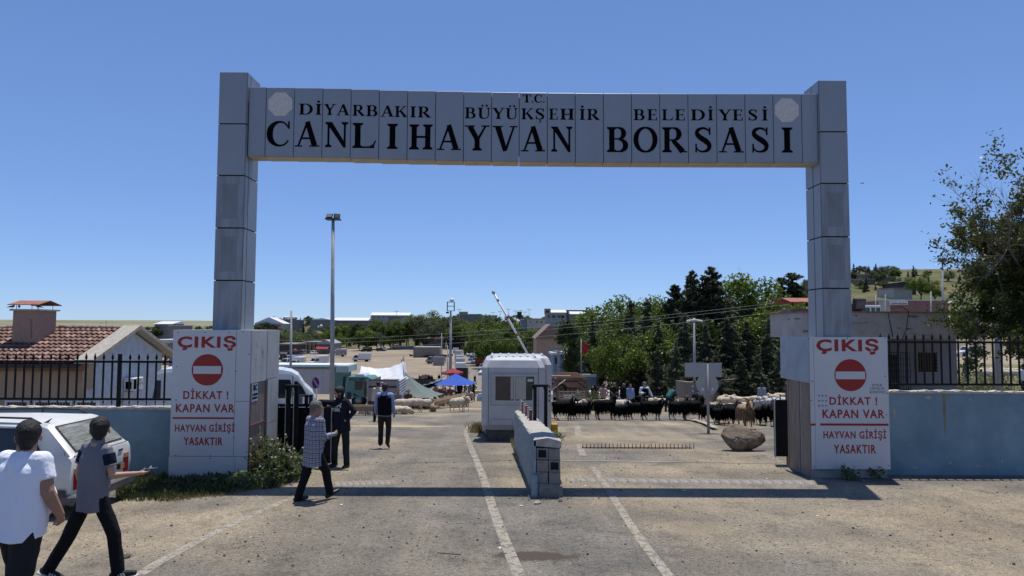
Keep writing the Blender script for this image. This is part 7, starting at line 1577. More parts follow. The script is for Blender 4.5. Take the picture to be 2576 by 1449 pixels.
def car(label, L=4.3, Wd=1.7, Hh=1.45, style='sedan', paint=CARW, name='parked_car'):
 """front faces +y"""
 o = thing(name, label, 'car' if style != 'van' else 'van'); h, w = L / 2, Wd / 2; b = .52 * Hh if style != 'van' else .50 * Hh
 hood = {'sedan': .30, 'hatch': .25, 'van': .20}[style] * L
 low = [(-h, .25), (h - .1, .25), (h, .45), (h - .08, b * .82), (h - hood, b + .04), (-h + (.5 if style == 'sedan' else 0), b + .04), (-h + .02, b)]
 m_ = MB(); n = len(low); vs = [(-w, y, z) for y, z in low] + [(w, y, z) for y, z in low]
 m_.prism(low, -w, w, 'x'); m_.build('body', paint, o)
 f0, f1 = h - hood, h - hood - (.62 if style != 'van' else .45); r1 = {'sedan': -h + 1.1, 'hatch': -h + .35, 'van': -h + .12}[style]; r0 = {'sedan': -h + .5, 'hatch': -h + .03, 'van': -h + .02}[style]; z0, z1 = b + .03, Hh; wt = w - .14
 V = [(-w + .03, f0, z0), (w - .03, f0, z0), (w - .03, r0, z0), (-w + .03, r0, z0), (-wt, f1, z1), (wt, f1, z1), (wt, r1, z1), (-wt, r1, z1)]
 m_ = MB(); m_.add(V, [(4, 5, 6, 7), (0, 1, 5, 4), (1, 2, 6, 5), (2, 3, 7, 6), (3, 0, 4, 7)]); m_.build('cabin', paint, o)
 V = [V3(*v) for v in V]
 def pane(nm, a, b_, c, d, sp=(.08, .92, .15, .88), off=.008):
  nrm = (b_ - a).cross(d - a).normalized() * off
  def P(s, t): return (a.lerp(b_, s)).lerp(d.lerp(c, s), t) + nrm
  m_ = MB(); m_.quad(P(sp[0], sp[2]), P(sp[1], sp[2]), P(sp[1], sp[3]), P(sp[0], sp[3])); m_.build(nm, GLASS, o, fix=False)
 pane('windscreen', V[1], V[0], V[4], V[5]); pane('rear_window', V[3], V[2], V[6], V[7])
 k = .5 if style != 'van' else .62
 for a, b_, c, d in ((V[2], V[1], V[5], V[6]), (V[0], V[3], V[7], V[4])):
  pane('side_window', a, b_, c, d, (.06, .48, .15, .88)); pane('side_window', a, b_, c, d, (.52, .90, .15, .88))
 for s in (-1, 1):
  for y in (h * .62, -h * .60): wheel(o, s * (w - .08), y, .31, .2, s)
  MB().box((s * w * .6 - .16, h - .09, b * .62), (s * w * .6 + .16, h + .0, b * .80)).build('headlight', LAMPW, o); MB().box((s * w * .8 - .1, -h - .01, b * .62), (s * w * .8 + .1, -h + .05, b * .9)).build('tail_lamp', LAMPR, o)
 MB().box((-w - .01, h - .04, .25), (w + .01, h + .05, .44)).build('bumper', PLASB if style == 'van' else paint, o); return Proto(o)
def pickup(label, box=('slat', 2.1), paint=CARW, L=5.6, Hc=2.1, boxm=None, Wd=2.0, name='pickup_truck', boxh=None):
 o = thing(name, label, 'truck'); h, w = L / 2, Wd / 2; kind, bl = box; cabL = L * .36; cab0 = h - cabL
 prof = [(cab0, .45), (h, .45), (h + .02, .95), (h - .35, 1.15), (h - .85, Hc), (cab0, Hc)]
 MB().prism(prof, -w * .92, w * .92, 'x').build('cab', paint, o)
 a, b_, c, d = V3(w * .82, h - .38, 1.20), V3(-w * .82, h - .38, 1.20), V3(-w * .78, h - .80, Hc - .1), V3(w * .78, h - .80, Hc - .1); nn = V3(0, .025, .012); m_ = MB(); m_.quad(a + nn, b_ + nn, c + nn, d + nn); m_.build('windscreen', GLASS, o, fix=False)
 for s in (-1, 1):
  x = s * (w * .92 + .008); m_ = MB(); m_.quad((x, cab0 + .2, 1.2), (x, h - .50, 1.2), (x, h - .85, Hc - .15), (x, cab0 + .2, Hc - .15)); m_.build('side_window', GLASS, o, fix=False)
  MB().box((s * w * .62 - .14, h - .02, .72), (s * w * .62 + .14, h + .04, .9)).build('headlight', LAMPW, o)
  for y in (h * .66, -h * .55): wheel(o, s * (w - .16), y, .36, .24, s)
  MB().box((s * (w + .02), h - .55, 1.25), (s * (w + .14), h - .48, 1.5)).build('mirror', PLASB, o)
 MB().box((-w * .9, h, .42), (w * .9, h + .07, .66)).build('bumper', PLASB, o); MB().box((-w * .5, -h, .40), (w * .5, h - .2, .62)).build('chassis', PLASB, o)
 y0, y1 = -h, cab0 - .06; z0 = .72; bh = boxh or bl; BM = boxm or paint
 if kind == 'box': MB().box((-w, y0, z0), (w, y1, z0 + bh), bev=.02).build('cargo_box', BM, o)
 else:
  MB().box((-w, y0, z0), (w, y1, z0 + .08)).build('bed_floor', RUST, o); m_ = MB(); k = int(bh / .26)
  for i in range(k):
   z = z0 + .08 + i * bh / k
   for p_, q_ in (((-w, y0), (-w + .03, y1)), ((w - .03, y0), (w, y1)), ((-w, y0), (w, y0 + .03)), ((-w, y1 - .03), (w, y1))): m_.box((p_[0], p_[1], z), (q_[0], q_[1], z + bh / k * .72))
  for x in (-w, w):
   for y in (y0, (y0 + y1) / 2, y1): m_.box((x - .03, y - .03, z0), (x + .03, y + .03, z0 + bh))
  m_.build('side_boards', BM, o)
  if kind == 'cover': MB().prism([(-w, z0 + bh), (w, z0 + bh), (w * .9, z0 + bh + .2), (-w * .9, z0 + bh + .2)], y0, y1, 'y').build('roof_cover', BM, o)
 return Proto(o)
CARS = {'sedan': car('x'), 'hatch': car('x', 4.0, 1.65, 1.5, 'hatch'), 'van': car('x', 4.3, 1.8, 1.85, 'van')}
blueM = mat('blue car paint', (.05, .10, .17), .3, .05, 2); redM = mat('red truck paint', (.30, .02, .02), .5, .1, 4); dkM = mat('dark car paint', (.02, .022, .025), .3, .05, 2); greyM = mat('silver grey paint', (.25, .26, .27), .35, .05, 2); tealM = mat('sea green lorry paint', (.085, .215, .185), .42, .06, 1.5)
PK = {'box': pickup('x', ('box', 1.9)), 'slat': pickup('x', ('slat', 1.5)), 'cover': pickup('x', ('cover', 1.9)), 'stripe': pickup('x', ('box', 1.9), boxm=mat('grey streaked tarpaulin', (.20, .20, .20), .7, .3, 2.5, stretch=(.2, .3, 3), thr=(.45, .55), col2=(.48, .48, .48)))}
def vput(pr, u, D, fx, fy, lb, grp=None, sc=1, cols=None): return pr.put(on(u, D), face(fx, fy), lb, grp, sc, cols)
W2 = {'white car paint': blueM}
gy = 'vehicles parked about the far yard'
vput(PK['box'], 910, 212, -1, .05, 'white box truck driving left across the open yard', gy); vput(PK['stripe'], 850, 252, -.85, -.35, 'white pickup with a grey streaked tarpaulin body behind the tall mast', gy, 1.08)
vput(PK['box'], 803, 190, -.55, -.85, 'white small box truck facing the camera left of the tall mast', gy, .95, {'white car paint': CARW}); vput(PK['cover'], 747, 172, -.15, -1, 'white covered truck facing the camera nearest the lorry box, with rounded roof', gy, 1.05); vput(PK['slat'], 731, 182, -.4, -.9, 'white slat sided truck with a black bonnet beside the rounded one', gy, 1.0); vput(PK['slat'], 740, 205, -.3, -.95, 'white slatted truck parked behind the black bonneted one', gy, 1.0)
vput(CARS['van'], 763, 278, .1, 1, 'grey people carrier parked by the brick warehouse', gy, 1.05, {'white car paint': greyM}); vput(CARS['sedan'], 790, 280, .1, 1, 'white saloon beside the grey people carrier', gy, 1.1); vput(CARS['hatch'], 964, 335, .3, 1, 'white hatchback under the green trees at the yard edge', gy, 1.25); vput(CARS['van'], 921, 325, -.9, .3, 'dark van in the shade beside the tall mast', gy, 1.25, {'white car paint': dkM}); vput(CARS['sedan'], 958, 330, 1, 0, 'dark saloon in the tree shade left of the white hatchback', gy, 1.1, {'white car paint': dkM})
gq = 'queue of trucks on the far road'
for i, (u, D, k, lb) in enumerate(((1163, 125, 'slat', 'black slatted truck last in the queue with open tailgate'), (1160, 150, 'box', 'white roofed truck second from the near end of the queue'), (1158, 170, 'cover', 'white topped truck third in the queue'), (1157, 195, 'box', 'white truck fourth in the queue'), (1153, 235, 'cover', 'white truck near the far end of the queue'), (1147, 300, 'slat', 'farthest white truck in the queue'))):
 vput(PK[k], u, D, .0, 1, lb, gq, (1.05, 1, 1.15) if i == 0 else 1.05, {'white car paint': dkM} if i == 0 else None)
gr_ = 'vehicles parked along the right side of the far road'
vput(CARS['van'], 1226, 152, -.25, -1, 'white car van facing the camera, nearest on the road right side', gr_, 1.0); vput(CARS['van'], 1240, 148, .1, 1, 'white van seen from behind under the trees beside the booth roof', gr_, 1.0); vput(CARS['hatch'], 1217, 168, -.3, -1, 'silver car behind the nearest white van', gr_, 1.05, {'white car paint': greyM}); vput(PK['slat'], 1207, 188, .1, 1, 'red slatted truck parked on the right of the road', gr_, .95, {'white car paint': redM}); vput(CARS['hatch'], 1197, 205, -.2, -1, 'white hatchback left of the red truck', gr_, 1.1); vput(CARS['hatch'], 1189, 222, -.2, -1, 'blue car left of the white hatchback', gr_, 1.1, {'white car paint': blueM}); vput(PK['box'], 1183, 260, -.1, -1, 'white truck facing the camera at the far tree shade', gr_, 1.05); vput(PK['slat'], 1176, 275, .1, 1, 'dark stock truck behind the far white truck', gr_, 1.15, {'white car paint': dkM})
vput(PK['cover'], 975, 98, -1, .1, 'truck with a black topped cover just showing above the white awning', None, .9, {'white car paint': dkM}); vput(PK['slat'], 994, 103, -.9, .4, 'white cabbed truck with a dark cage above the white awning', None, .95)
vput(PK['box'], 1075, 92, -1, .1, 'truck with a blue tarpaulin box behind the grey nets', None, .8, {'white car paint': blueM}); vput(PK['slat'], 1048, 86, -1, .2, 'dark slatted truck left of the blue tarpaulin box', None, .95, {'white car paint': dkM}); vput(CARS['sedan'], 1087, 89, .5, -.6, 'white car half hidden under the far grey net', None, .95)
vput(PK['slat'], 1096, 200, -.95, .3, 'white cabbed grey truck parked against the concrete ramp wall', None, 1.0, {'white car paint': greyM})
vput(CARS['hatch'], 2436, 111, -1, -.1, 'white hatchback parked on the road seen through the right railing', None, 1.08)
vput(CARS['sedan'], 1420, 70, 1, .1, 'white car glimpsed behind the iron pens', None, 1); vput(CARS['van'], 1392, 72, -1, .1, 'pale van glimpsed behind the iron pens', None, 1, {'white car paint': greyM})
for i in range(5): vput((CARS['hatch'], CARS['van'], CARS['sedan'])[i % 3], 418 + (i % 2) * 8, 62 + i * 14, .8, .5, ['nearest', 'second', 'third', 'fourth', 'farthest'][i] + ' car in the lot seen between the gable and the left pillar', 'cars in the lot behind the house', 1, {'white car paint': (CARW, blueM, greyM, dkM, CARW)[i]})
tr_ = thing('tractor', 'small dark tractor at the left edge of the far yard', 'tractor', on(708, 205)); MB().box((-1, .2, .7), (1, 2.2, 1.4), bev=.1).build('bonnet', dkM, tr_); MB().box((-.8, -1.4, .9), (.8, .3, 2.6), bev=.08).build('cab', GLASS, tr_); MB().box((-.9, -1.5, 2.6), (.9, .4, 2.75)).build('roof', CARW, tr_)
for s in (-1, 1): wheel(tr_, s * .95, -.9, .8, .4, s); wheel(tr_, s * .8, 1.6, .45, .3, s)
tr_.rotation_euler.z = 1.6
tt = thing('farm_trailer', 'dark blue farm trailer hitched right of the tractor', 'trailer', on(727, 207), 1.6); MB().box((-1.1, -2.4, .9), (1.1, 2.2, 1.9), bev=.04).build('tub', mat('dark blue trailer', (.02, .03, .08), .6), tt)
for s in (-1, 1): wheel(tt, s * .9, -.5, .45, .25, s)
wg = thing('estate_car', 'old white estate car with roof rack parked tail on along the left blue wall', 'car', (-6.62, 10.42, H(-7.5, 11)))
Wd = 1.60
def sec(x, zb, zbelt, zr, ins):   # cross-section at x: rounded box (y from 0 to Wd)
 t = [(0.05, zb), (0.0, zb + .12), (-.03, (zb + zbelt) / 2), (0.015, zbelt), (ins, zr - .05), (ins + .07, zr)]
 return [(x, y, z) for y, z in t] + [(x, Wd - y, z) for y, z in t[::-1]]
secs = [sec(.0, .36, .84, .88, .06), sec(-.03, .30, .90, .945, .05), sec(-.06, .28, .91, .975, .07), sec(-.46, .27, .93, 1.375, .14), sec(-.55, .27, .93, 1.40, .15), sec(-1.4, .27, .92, 1.42, .15), sec(-2.4, .27, .91, 1.41, .15), sec(-2.9, .27, .90, 1.10, .12), sec(-3.15, .27, .89, .94, .08), sec(-4.15, .30, .80, .84, .08), sec(-4.25, .36, .70, .74, .08)]
mb = MB(); vs = [v for s in secs for v in s]; m_ = 12; fs = [(i * m_ + k, i * m_ + (k + 1) % m_, (i + 1) * m_ + (k + 1) % m_, (i + 1) * m_ + k) for i in range(len(secs) - 1) for k in range(m_)] + [tuple(range(m_)), tuple((len(secs) - 1) * m_ + k for k in range(m_ - 1, -1, -1))]
mb.add(vs, fs, smooth=True); body = mb.build('body', CARWD, wg); ms = body.modifiers.new('bevel', 'EDGE_SPLIT'); ms.split_angle = radians(32)
def wq(nm, pts, m, par=wg, th=.0):
 mb = MB(); mb.add(pts, [tuple(range(len(pts)))]); o = mb.build(nm, m, par, fix=False);
 return o
GL2 = mat('dusty rear glass', (.16, .18, .17), .22, .3, 3, spec=.6, col2=(.34, .35, .30), stretch=(1, 1, 8))
def tg(y, f, off=.012): return (-.06 - .40 * f + off, y, .975 + .40 * f + off)
wq('rear_window_seal', [tg(.17, -.02, .008), tg(Wd - .17, -.02, .008), tg(Wd - .235, .93, .008), tg(.235, .93, .008)], PLASB)
wq('rear_window', [tg(.20, .02), tg(Wd - .20, .02), tg(Wd - .26, .88), tg(.26, .88)], GL2)
for k in range(9): wq('heater_line', [tg(.22, .08 + k * .085, .014), tg(Wd - .22, .08 + k * .085, .014), tg(Wd - .22, .09 + k * .085, .014), tg(.22, .09 + k * .085, .014)], mat('heater line', (.25, .24, .2), .6))
def sdp(x, z, off=-.006): f = (z - .93) / .44; return (x, .015 + .13 * f + off, z)
wq('side_window_seal', [sdp(-.42, .965), sdp(-.50, 1.02), sdp(-.72, 1.305), sdp(-.80, 1.335), sdp(-1.52, 1.34), sdp(-1.55, .955), sdp(-.47, .945)], PLASB)
wq('side_window', [sdp(-.50, .985, -.010), sdp(-.55, 1.03, -.010), sdp(-.75, 1.285, -.010), sdp(-.82, 1.31, -.010), sdp(-1.49, 1.315, -.010), sdp(-1.51, .98, -.010)], GLASS)
wq('side_window', [sdp(-1.62, .98, -.008), sdp(-1.62, 1.32, -.008), sdp(-2.35, 1.32, -.008), sdp(-2.55, .98, -.008)], GLASS)
for y in (.22, Wd - .22):
 MB().tube([(-.62, y, 1.39), (-.78, y, 1.475), (-1.4, y, 1.49), (-2.3, y, 1.47), (-2.45, y, 1.39)], .016, 6).build('roof_rail', PLASB, wg)
 MB().tube([(-1.4, y, 1.39), (-1.4, y, 1.49)], .014, 5).build('rail_foot', PLASB, wg)
MB().box((-.02, -.03, .20), (.10, Wd + .03, .36), bev=.03).build('bumper', PLAS, wg); MB().box((-.7, -.045, .22), (.05, -.0, .35), bev=.02).build('bumper_side', PLAS, wg)
MB().box((-1.5, -.035, .20), (-.05, -.028, .44)).build('sill_guard', mat('brown underseal', (.075, .055, .04), .9, .3, 9), wg)
for y, s in ((.07, 1), (Wd - .07, -1)):
 MB().box((-.03, min(y, y + s * .13), .42), (.014, max(y, y + s * .13), .66)).build('tail_lamp', LAMPR, wg); MB().box((-.028, min(y, y + s * .13), .662), (.016, max(y, y + s * .13), .74)).build('indicator', LAMPO, wg)
q = MB().box((.0, Wd * .36 - .08, .46), (.02, Wd * .36 + .46, .58)).build('number_plate', WHITE, wg)
text('B 3831', q, (.0215, Wd * .36 - .0, .475), .40, .088, DARKTXT, (0, 0, pi / 2), bold=.02, depth=.002)
MB().box((.0, Wd - .40, .50), (.06, Wd - .27, .60), bev=.01).build('plate_lamp', PLASB, wg); MB().box((.06, Wd - .39, .51), (.065, Wd - .28, .59)).build('lamp_lens', LAMPO, wg)
MB().box((.0, Wd - .36, .80), (.012, Wd - .24, .825)).build('badge', PLASB, wg)
q = MB().cyl((-.62, -.045, .78), .065, .03, 18, 'y').build('fuel_cap', PLASB, wg)
MB().tube([(-.12, .03, 1.0), (-.12, -.0, .62), (-.13, .0, .3)], .004, 4).build('door_seam', JOINT, wg); MB().tube([(-.02, .10, .92), (-.02, Wd - .1, .92)], .006, 4).build('tailgate_seam', JOINT, wg)
for y, s in ((.06, -1), (Wd - .06, 1)):
 for x in (-.95, -3.4): q = MB().cyl((0, -.09, 0), .30, .18, 18, 'y').build('wheel', TYRE, wg); q.location = (x, y, .27); MB().cyl((0, s * .09, 0), .17, .012, 12, 'y').build('rim', RIM, q)
mb = MB(); mb.prism([(-.95 + .36 * cos(i * pi / 10), .28 + .36 * sin(i * pi / 10)) for i in range(11)], -.040, -.0335, 'y'); mb.build('wheel_arch', JOINT, wg)
MB().tube([(-.64, .3, 1.37), (-.50, .28, 1.47)], [.03, .004], 4).build('aerial_fin', PLASB, wg)
vn = thing('panel_van', 'white high roofed minibus parked behind the left pillar', 'van', (at(600, 1000, 22.5).x, 22.5, H(-9, 23))); X0 = vn.location.x; zz = vn.location.z
vn.rotation_euler.z = radians(17)
def vx(u): return at(u - 12, 950, 22.5).x - X0
def vz(v, u=700): return at(u, v, 22.5).z - zz
prof = [(vx(416), .35), (vx(797), .35), (vx(800), vz(1010)), (vx(793), vz(995)), (vx(772), vz(975)), (vx(755), vz(948)), (vx(738), vz(938)), (vx(715), vz(933)), (vx(680), vz(930)), (vx(470), vz(926)), (vx(432), vz(928)), (vx(420), vz(940)), (vx(414), vz(980))]
mb = MB(); mb.prism(prof, .10, 1.85, 'y'); mb.prism([(x, z) for x, z in [(vx(416), .36), (vx(796), .36), (vx(798), vz(1008)), (vx(771), vz(978)), (vx(752), vz(953)), (vx(735), vz(943)), (vx(470), vz(934)), (vx(424), vz(940))]], .0, .101, 'y'); mb.build('body', CARW, vn)
def sw(nm, L_, m=GLASS, y=-.006, par=vn): mb = MB(); mb.prism([(vx(a), vz(b)) for a, b in L_], y - .004, y + .008, 'y'); return mb.build(nm, m, par)
sw('side_window', [(640, 1005), (740, 1005), (741, 975), (736, 958), (640, 954)]); sw('side_window', [(418, 1000), (436, 1000), (436, 954), (425, 954)]); sw('side_window', [(744, 1000), (778, 1000), (765, 975), (753, 962), (746, 962)])
for x in (vx(470), vx(765)): q = MB().cyl((0, -.02, 0), .34, .22, 16, 'y').build('wheel', TYRE, vn); q.location = (x, 0, .34)
MB().box((vx(741.5), -.008, .5), (vx(743), .0, vz(945))).build('door_seam', JOINT, vn)
c5 = car('white saloon parked behind the gate post frames', 4.4, 1.75, 1.42).put(on(668, 23.2), face(1, .25), 'white saloon roof showing above the black gate end post');
DLO = 47.0; lo = thing('box_lorry', 'sea green lorry cab with a long white cargo box, standing behind the mast', 'lorry', (at(865, 1000, DLO).x, DLO, H(at(865, 1000, DLO).x, DLO))); X0, zz = lo.location.x, lo.location.z
lx = lambda u: at(u, 980, DLO).x - X0
lz = lambda v: at(865, v, DLO).z - zz
MB().box((lx(690) - 2, .0, .95), (lx(838), 2.45, lz(921)), bev=.02).build('cargo_box', mat('dirty white lorry box', (.42, .43, .43), .5, .10, 1.5, stretch=(1, 1, .4)), lo)
MB().box((lx(838) + .003, .0, .95), (lx(862), 2.45, lz(921)), bev=.02).build('front_bulkhead', tealM, lo)
MB().box((lx(690) - 2.02, -.03, lz(923)), (lx(874), 2.48, lz(918))).build('roof_edge', mat('white roof edge', (.6, .65, .65), .5), lo)
MB().box((lx(690) - 2.0, -.02, lz(926.5)), (lx(846), .0, lz(923.2))).build('trim', tealM, lo); MB().box((lx(690) - 2.0, -.015, lz(929)), (lx(846), .0, lz(926.7))).build('trim', mat('ochre trim', (.32, .20, .05)), lo)
MB().box((lx(846), -.2, lz(937)), (lx(876), 2.6, lz(919)), bev=.04).build('overhang', mat('pale green headboard', (.36, .46, .44), .5), lo)
for k in range(9): MB().box((lx(700 + k * 16), -.006, .96), (lx(700 + k * 16) + .012, .0, lz(930))).build('panel_seam', GREYST, lo)
cab = [(lx(868), .75), (lx(941), .75), (lx(944), lz(1000)), (lx(943), lz(985)), (lx(940), lz(965)), (lx(932), lz(952)), (lx(925), lz(948)), (lx(872), lz(947)), (lx(869), lz(960))]
MB().prism(cab, -.05, 2.35, 'y').build('cab', tealM, lo)
sw2 = lambda nm, L_, m, y=-.056: MB().prism([(lx(a), lz(b)) for a, b in L_], y - .004, y + .008, 'y').build(nm, m, lo)
sw2('side_window', [(892, 981), (912, 980), (914, 958), (893, 958)], GLASS); sw2('door_window', [(916, 998), (925, 998), (922, 962), (916, 958)], GLASS)
mb = MB(); mb.quad((lx(941) + .03, -.0, lz(984)), (lx(941) + .03, 2.25, lz(984)), (lx(936) + .05, 2.25, lz(957)), (lx(936) + .05, .0, lz(957))); mb.build('windscreen', LAMPW, lo, fix=False)
MB().prism([(lx(928), lz(984)), (lx(941), lz(984)), (lx(938), lz(958)), (lx(926), lz(957))], -.062, -.054, 'y').build('quarter_window', LAMPW, lo)
MB().prism([(lx(888), lz(947)), (lx(915), lz(947)), (lx(912), lz(942)), (lx(893), lz(942))], .3, 2.0, 'y').build('air_deflector', CARW, lo)
MB().prism([(lx(870), lz(1006)), (lx(886), lz(1004)), (lx(884), lz(986)), (lx(874), lz(986))], -.058, -.05, 'y').build('dark_flash', mat('navy flash', (.02, .035, .07)), lo); MB().prism([(lx(890), lz(996)), (lx(905), lz(997)), (lx(890), lz(988))], -.058, -.05, 'y').build('dark_flash', mat('navy flash', (0, 0, 0)), lo)
MB().box((lx(925), -.10, .55), (lx(944) + .12, 2.4, 1.0), bev=.05).build('bumper', tealM, lo); MB().box((lx(945) + .1, .1, .65), (lx(945) + .13, 2.2, .9)).build('grille', PLASB, lo)
text('SARAY 2000', lo, (lx(878), -.058, lz(957)), lx(917) - lx(878), lz(951) - lz(957), mat('navy flash', (0, 0, 0)), bold=.02, shear=.3); text('0530 016 5 35', lo, (lx(770), -.012, lz(1016)), lx(800) - lx(770), lz(1012) - lz(1016), DARKTXT, bold=.03)
for x in (lx(903), lx(770), lx(730)): q = MB().cyl((0, -.04, 0), .50, .3, 18, 'y').build('wheel', TYRE, lo); q.location = (x, 0, .5); MB().cyl((0, -.055, 0), .26, .02, 12, 'y').build('rim', RIM, q)
for i in range(4): MB().box((lx(873 - i), -.062, lz(953 + i * 7)), (lx(875 - i), -.052, lz(951.5 + i * 7))).build('marker_lamp', WHITE, lo)
DT = 44.0; u0, u1, us_ = 925, 1000, 1021; tl_ = thing('cattle_truck', 'stock truck seen from behind with weathered grey boards and ribbed white side', 'truck', on((u0 + u1) / 2, DT)); X0, zz = tl_.location.x, tl_.location.z
tx = lambda u, D=DT: at(u, 980, D).x - X0
tz = lambda v: at(960, v, DT).z - zz
GB = mat('weathered grey board', (.25, .24, .23), .9, .2, 5, stretch=(.6, 1, 6)); GD = mat('dark board', (.035, .032, .03), .9, .3, 6); Zs = [tz(1008), tz(998), tz(990.5), tz(985), tz(976), tz(970.5), tz(962), tz(956)]  # darker boards for the tailgate and one row above it
for i, (za, zb_) in enumerate(zip(Zs, Zs[1:])):
 MB().box((tx(u0) + .03, 0, za + .01), (tx(u1) - .03, .05, zb_ - .01)).build('board', GD if i == 4 else GB, tl_)
MB().box((tx(u0), .0, tz(1026)), (tx(u1), .06, tz(1009))).build('tailgate', GD, tl_); MB().box((tx(u0), -.04, tz(1028)), (tx(u1), .06, tz(1024.5))).build('rear_beam', mat('red rear beam', (.14, .02, .015), .7, .3, 6), tl_)
for u in (u0, u1): MB().box((tx(u) - .05, -.03, tz(1030)), (tx(u) + .05, .08, tz(954))).build('corner_post', GREYST, tl_)
MB().box((tx(u0), -.01, tz(957)), (tx(u1), .05, tz(954.5))).build('top_rail', mat('red rear beam', (0, 0, 0)), tl_)
xs0, xs1, yd = tx(u1) + .05, tx(us_, DT + 4.0), 4.0
for j in range(2):
 for i in range(9):
  z0, z1 = tz(1020) + (tz(956) - tz(1020)) * i / 9, tz(1020) + (tz(956) - tz(1020)) * (i + .85) / 9; f0, f1 = j * .52, j * .52 + .48
  mb = MB(); p = [(xs0 + (xs1 - xs0) * f, .05 + yd * f) for f in (f0, f1)]; mb.add([(p[0][0], p[0][1], z0), (p[1][0], p[1][1], z0), (p[1][0], p[1][1], z1), (p[0][0], p[0][1], z1), (p[0][0] + .07, p[0][1], (z0 + z1) / 2 + .05), (p[1][0] + .07, p[1][1], (z0 + z1) / 2 + .05)], [(0, 1, 5, 4), (4, 5, 2, 3)]); mb.build('side_board', mat('pale aluminium board', (.50, .51, .52), .5, .1, 3) if i > 3 or i == 3 else GREYST, tl_)
MB().box((tx(u0) + .02, .07, tz(1026)), (tx(u1), 4.2, tz(1024))).build('bed', RUST, tl_); MB().box((tx(u0) + .02, .07, tz(1026)), (tx(u0) + .07, 4.0, tz(958))).build('far_side', GB, tl_)
for x in (tx(u0) + .3, tx(u1) - .25): q = MB().cyl((-.14, 0, 0), .42, .28, 16, 'x').build('wheel', TYRE, tl_); q.location = (x, .9, .42)
for x in (tx(u0 + 6), tx(u1 - 6)): MB().box((x - .12, -.06, tz(1031)), (x + .12, -.0, tz(1028.2))).build('tail_lamp', LAMPR, tl_)
MB().box((tx(u0) + .2, 4.2, .6), (tx(u1) - .1, 6, tz(965)), bev=.05).build('cab', CARWD, tl_)
DS = 41.0; st_ = thing('stock_truck', 'ornately painted stock truck with a brown cage seen tail on, right of the booths', 'truck', on(1433, DS)); X0, zz = st_.location.x, st_.location.z
sx = lambda u: at(u, 980, DS).x - X0
sz = lambda v: at(1433, v, DS).z - zz
WD = mat('worn brown timber', (.15, .09, .055), .9, .3, 5, stretch=(.5, 1, 5)); PALEW = mat('dusty pale timber', (.33, .28, .22), .9, .2, 6)
xL, xR = sx(1402), sx(1476)
PNT = mat('painted tailgate, red, blue and dust', (.10, .10, .12), .8, .5, 3.2, col2=(.30, .16, .12), thr=(.45, .6), stretch=(1, 1, 3))
MB().box((xL + .05, 0, sz(1030)), (xR - .05, .06, sz(1005))).build('tailgate', PNT, st_)
for k, (a, b_, c) in enumerate(((.15, .33, mat('faded red paint', (.24, .05, .04), .8, .3, 8)), (.42, .58, mat('faded yellow paint', (.36, .22, .06), .8, .3, 8)), (.66, .85, mat('faded blue paint', (.06, .08, .16), .8, .3, 8)))):
 w = xR - xL; MB().prism([(xL + w * a, sz(1022)), (xL + w * b_, sz(1023)), (xL + w * (a + b_) / 2 + .1, sz(1012)), (xL + w * a, sz(1013))], -.008, 0, 'y').build('painted_motif', c, st_)
for v in (999, 993, 987): MB().box((xL, -.02, sz(v)), (xR, .03, sz(v - 2.6))).build('gate_rail', PALEW, st_)
MB().box((xL, .0, sz(1005)), (xR, .05, sz(1001.5))).build('gate_rail', PALEW, st_)
for i in range(7): x = xL + (xR - xL) * (i + .5) / 7; MB().box((x - .02, -.03, sz(1003)), (x + .02, -.021, sz(980))).build('gate_bar', PALEW, st_)
for x in (xL, xR): MB().box((x - .07, 0, sz(1032)), (x + .07, .1, sz(952))).build('corner_post', WD, st_)
for k in range(6):
 y = .1 + k * .85; mb = MB(); mb.tube([(xL, y, sz(1000)), (xL, y, sz(955)), (xL + .15, y, sz(950)), (xR - .15, y, sz(950)), (xR, y, sz(955)), (xR, y, sz(1000))], .045, 5); mb.build('hoop', WD, st_)
for s, x in ((0, xL), (1, xR)):
 for i in range(7): z = sz(1004) + (sz(956) - sz(1004)) * i / 6.5; MB().box((x - .02, .1, z), (x + .02, 4.4, z + .10)).build('side_board', WD if i % 2 else PALEW, st_)
for i in range(9): x = xL + (xR - xL) * (i + .5) / 9; MB().box((x - .10, 4.3, sz(990)), (x + .10, 4.34, sz(957))).build('front_board', mat('bright tan boards', (.42, .32, .22), .8, .15, 6), st_)
for z in (sz(962), sz(975)): MB().box((xL, 4.2, z), (xR, 4.28, z + .09)).build('front_rail', WD, st_)
MB().box((xL, .06, sz(1031)), (xR, 4.4, sz(1028))).build('bed', WD, st_); MB().box((xL - .05, -.05, sz(1034)), (xR + .05, .1, sz(1030))).build('rear_beam', RUST, st_)
q = MB().tube([(.28 * cos(i * pi / 8), .12, .28 * sin(i * pi / 8)) for i in range(17)], .13, 8).build('spare_wheel', TYRE, st_); q.location = (sx(1413), .3, sz(980))
for x in (xL + .3, xR - .3): q = MB().cyl((-.14, 0, 0), .44, .28, 16, 'x').build('wheel', TYRE, st_); q.location = (x, 1, .44)
MB().box((xL - .35, 1.0, sz(953)), (sx(1440), 1.3, sz(948))).build('roof_pole', GREYST, st_); MB().box((xL + .1, 4.6, .6), (xR - .1, 6.4, sz(958)), bev=.05).build('cab', RUST, st_)
MB().tube([(xL - .6, -.1, sz(990)), (xL + .5, .0, sz(955))], .04, 5).build('strut', PALEW, st_)
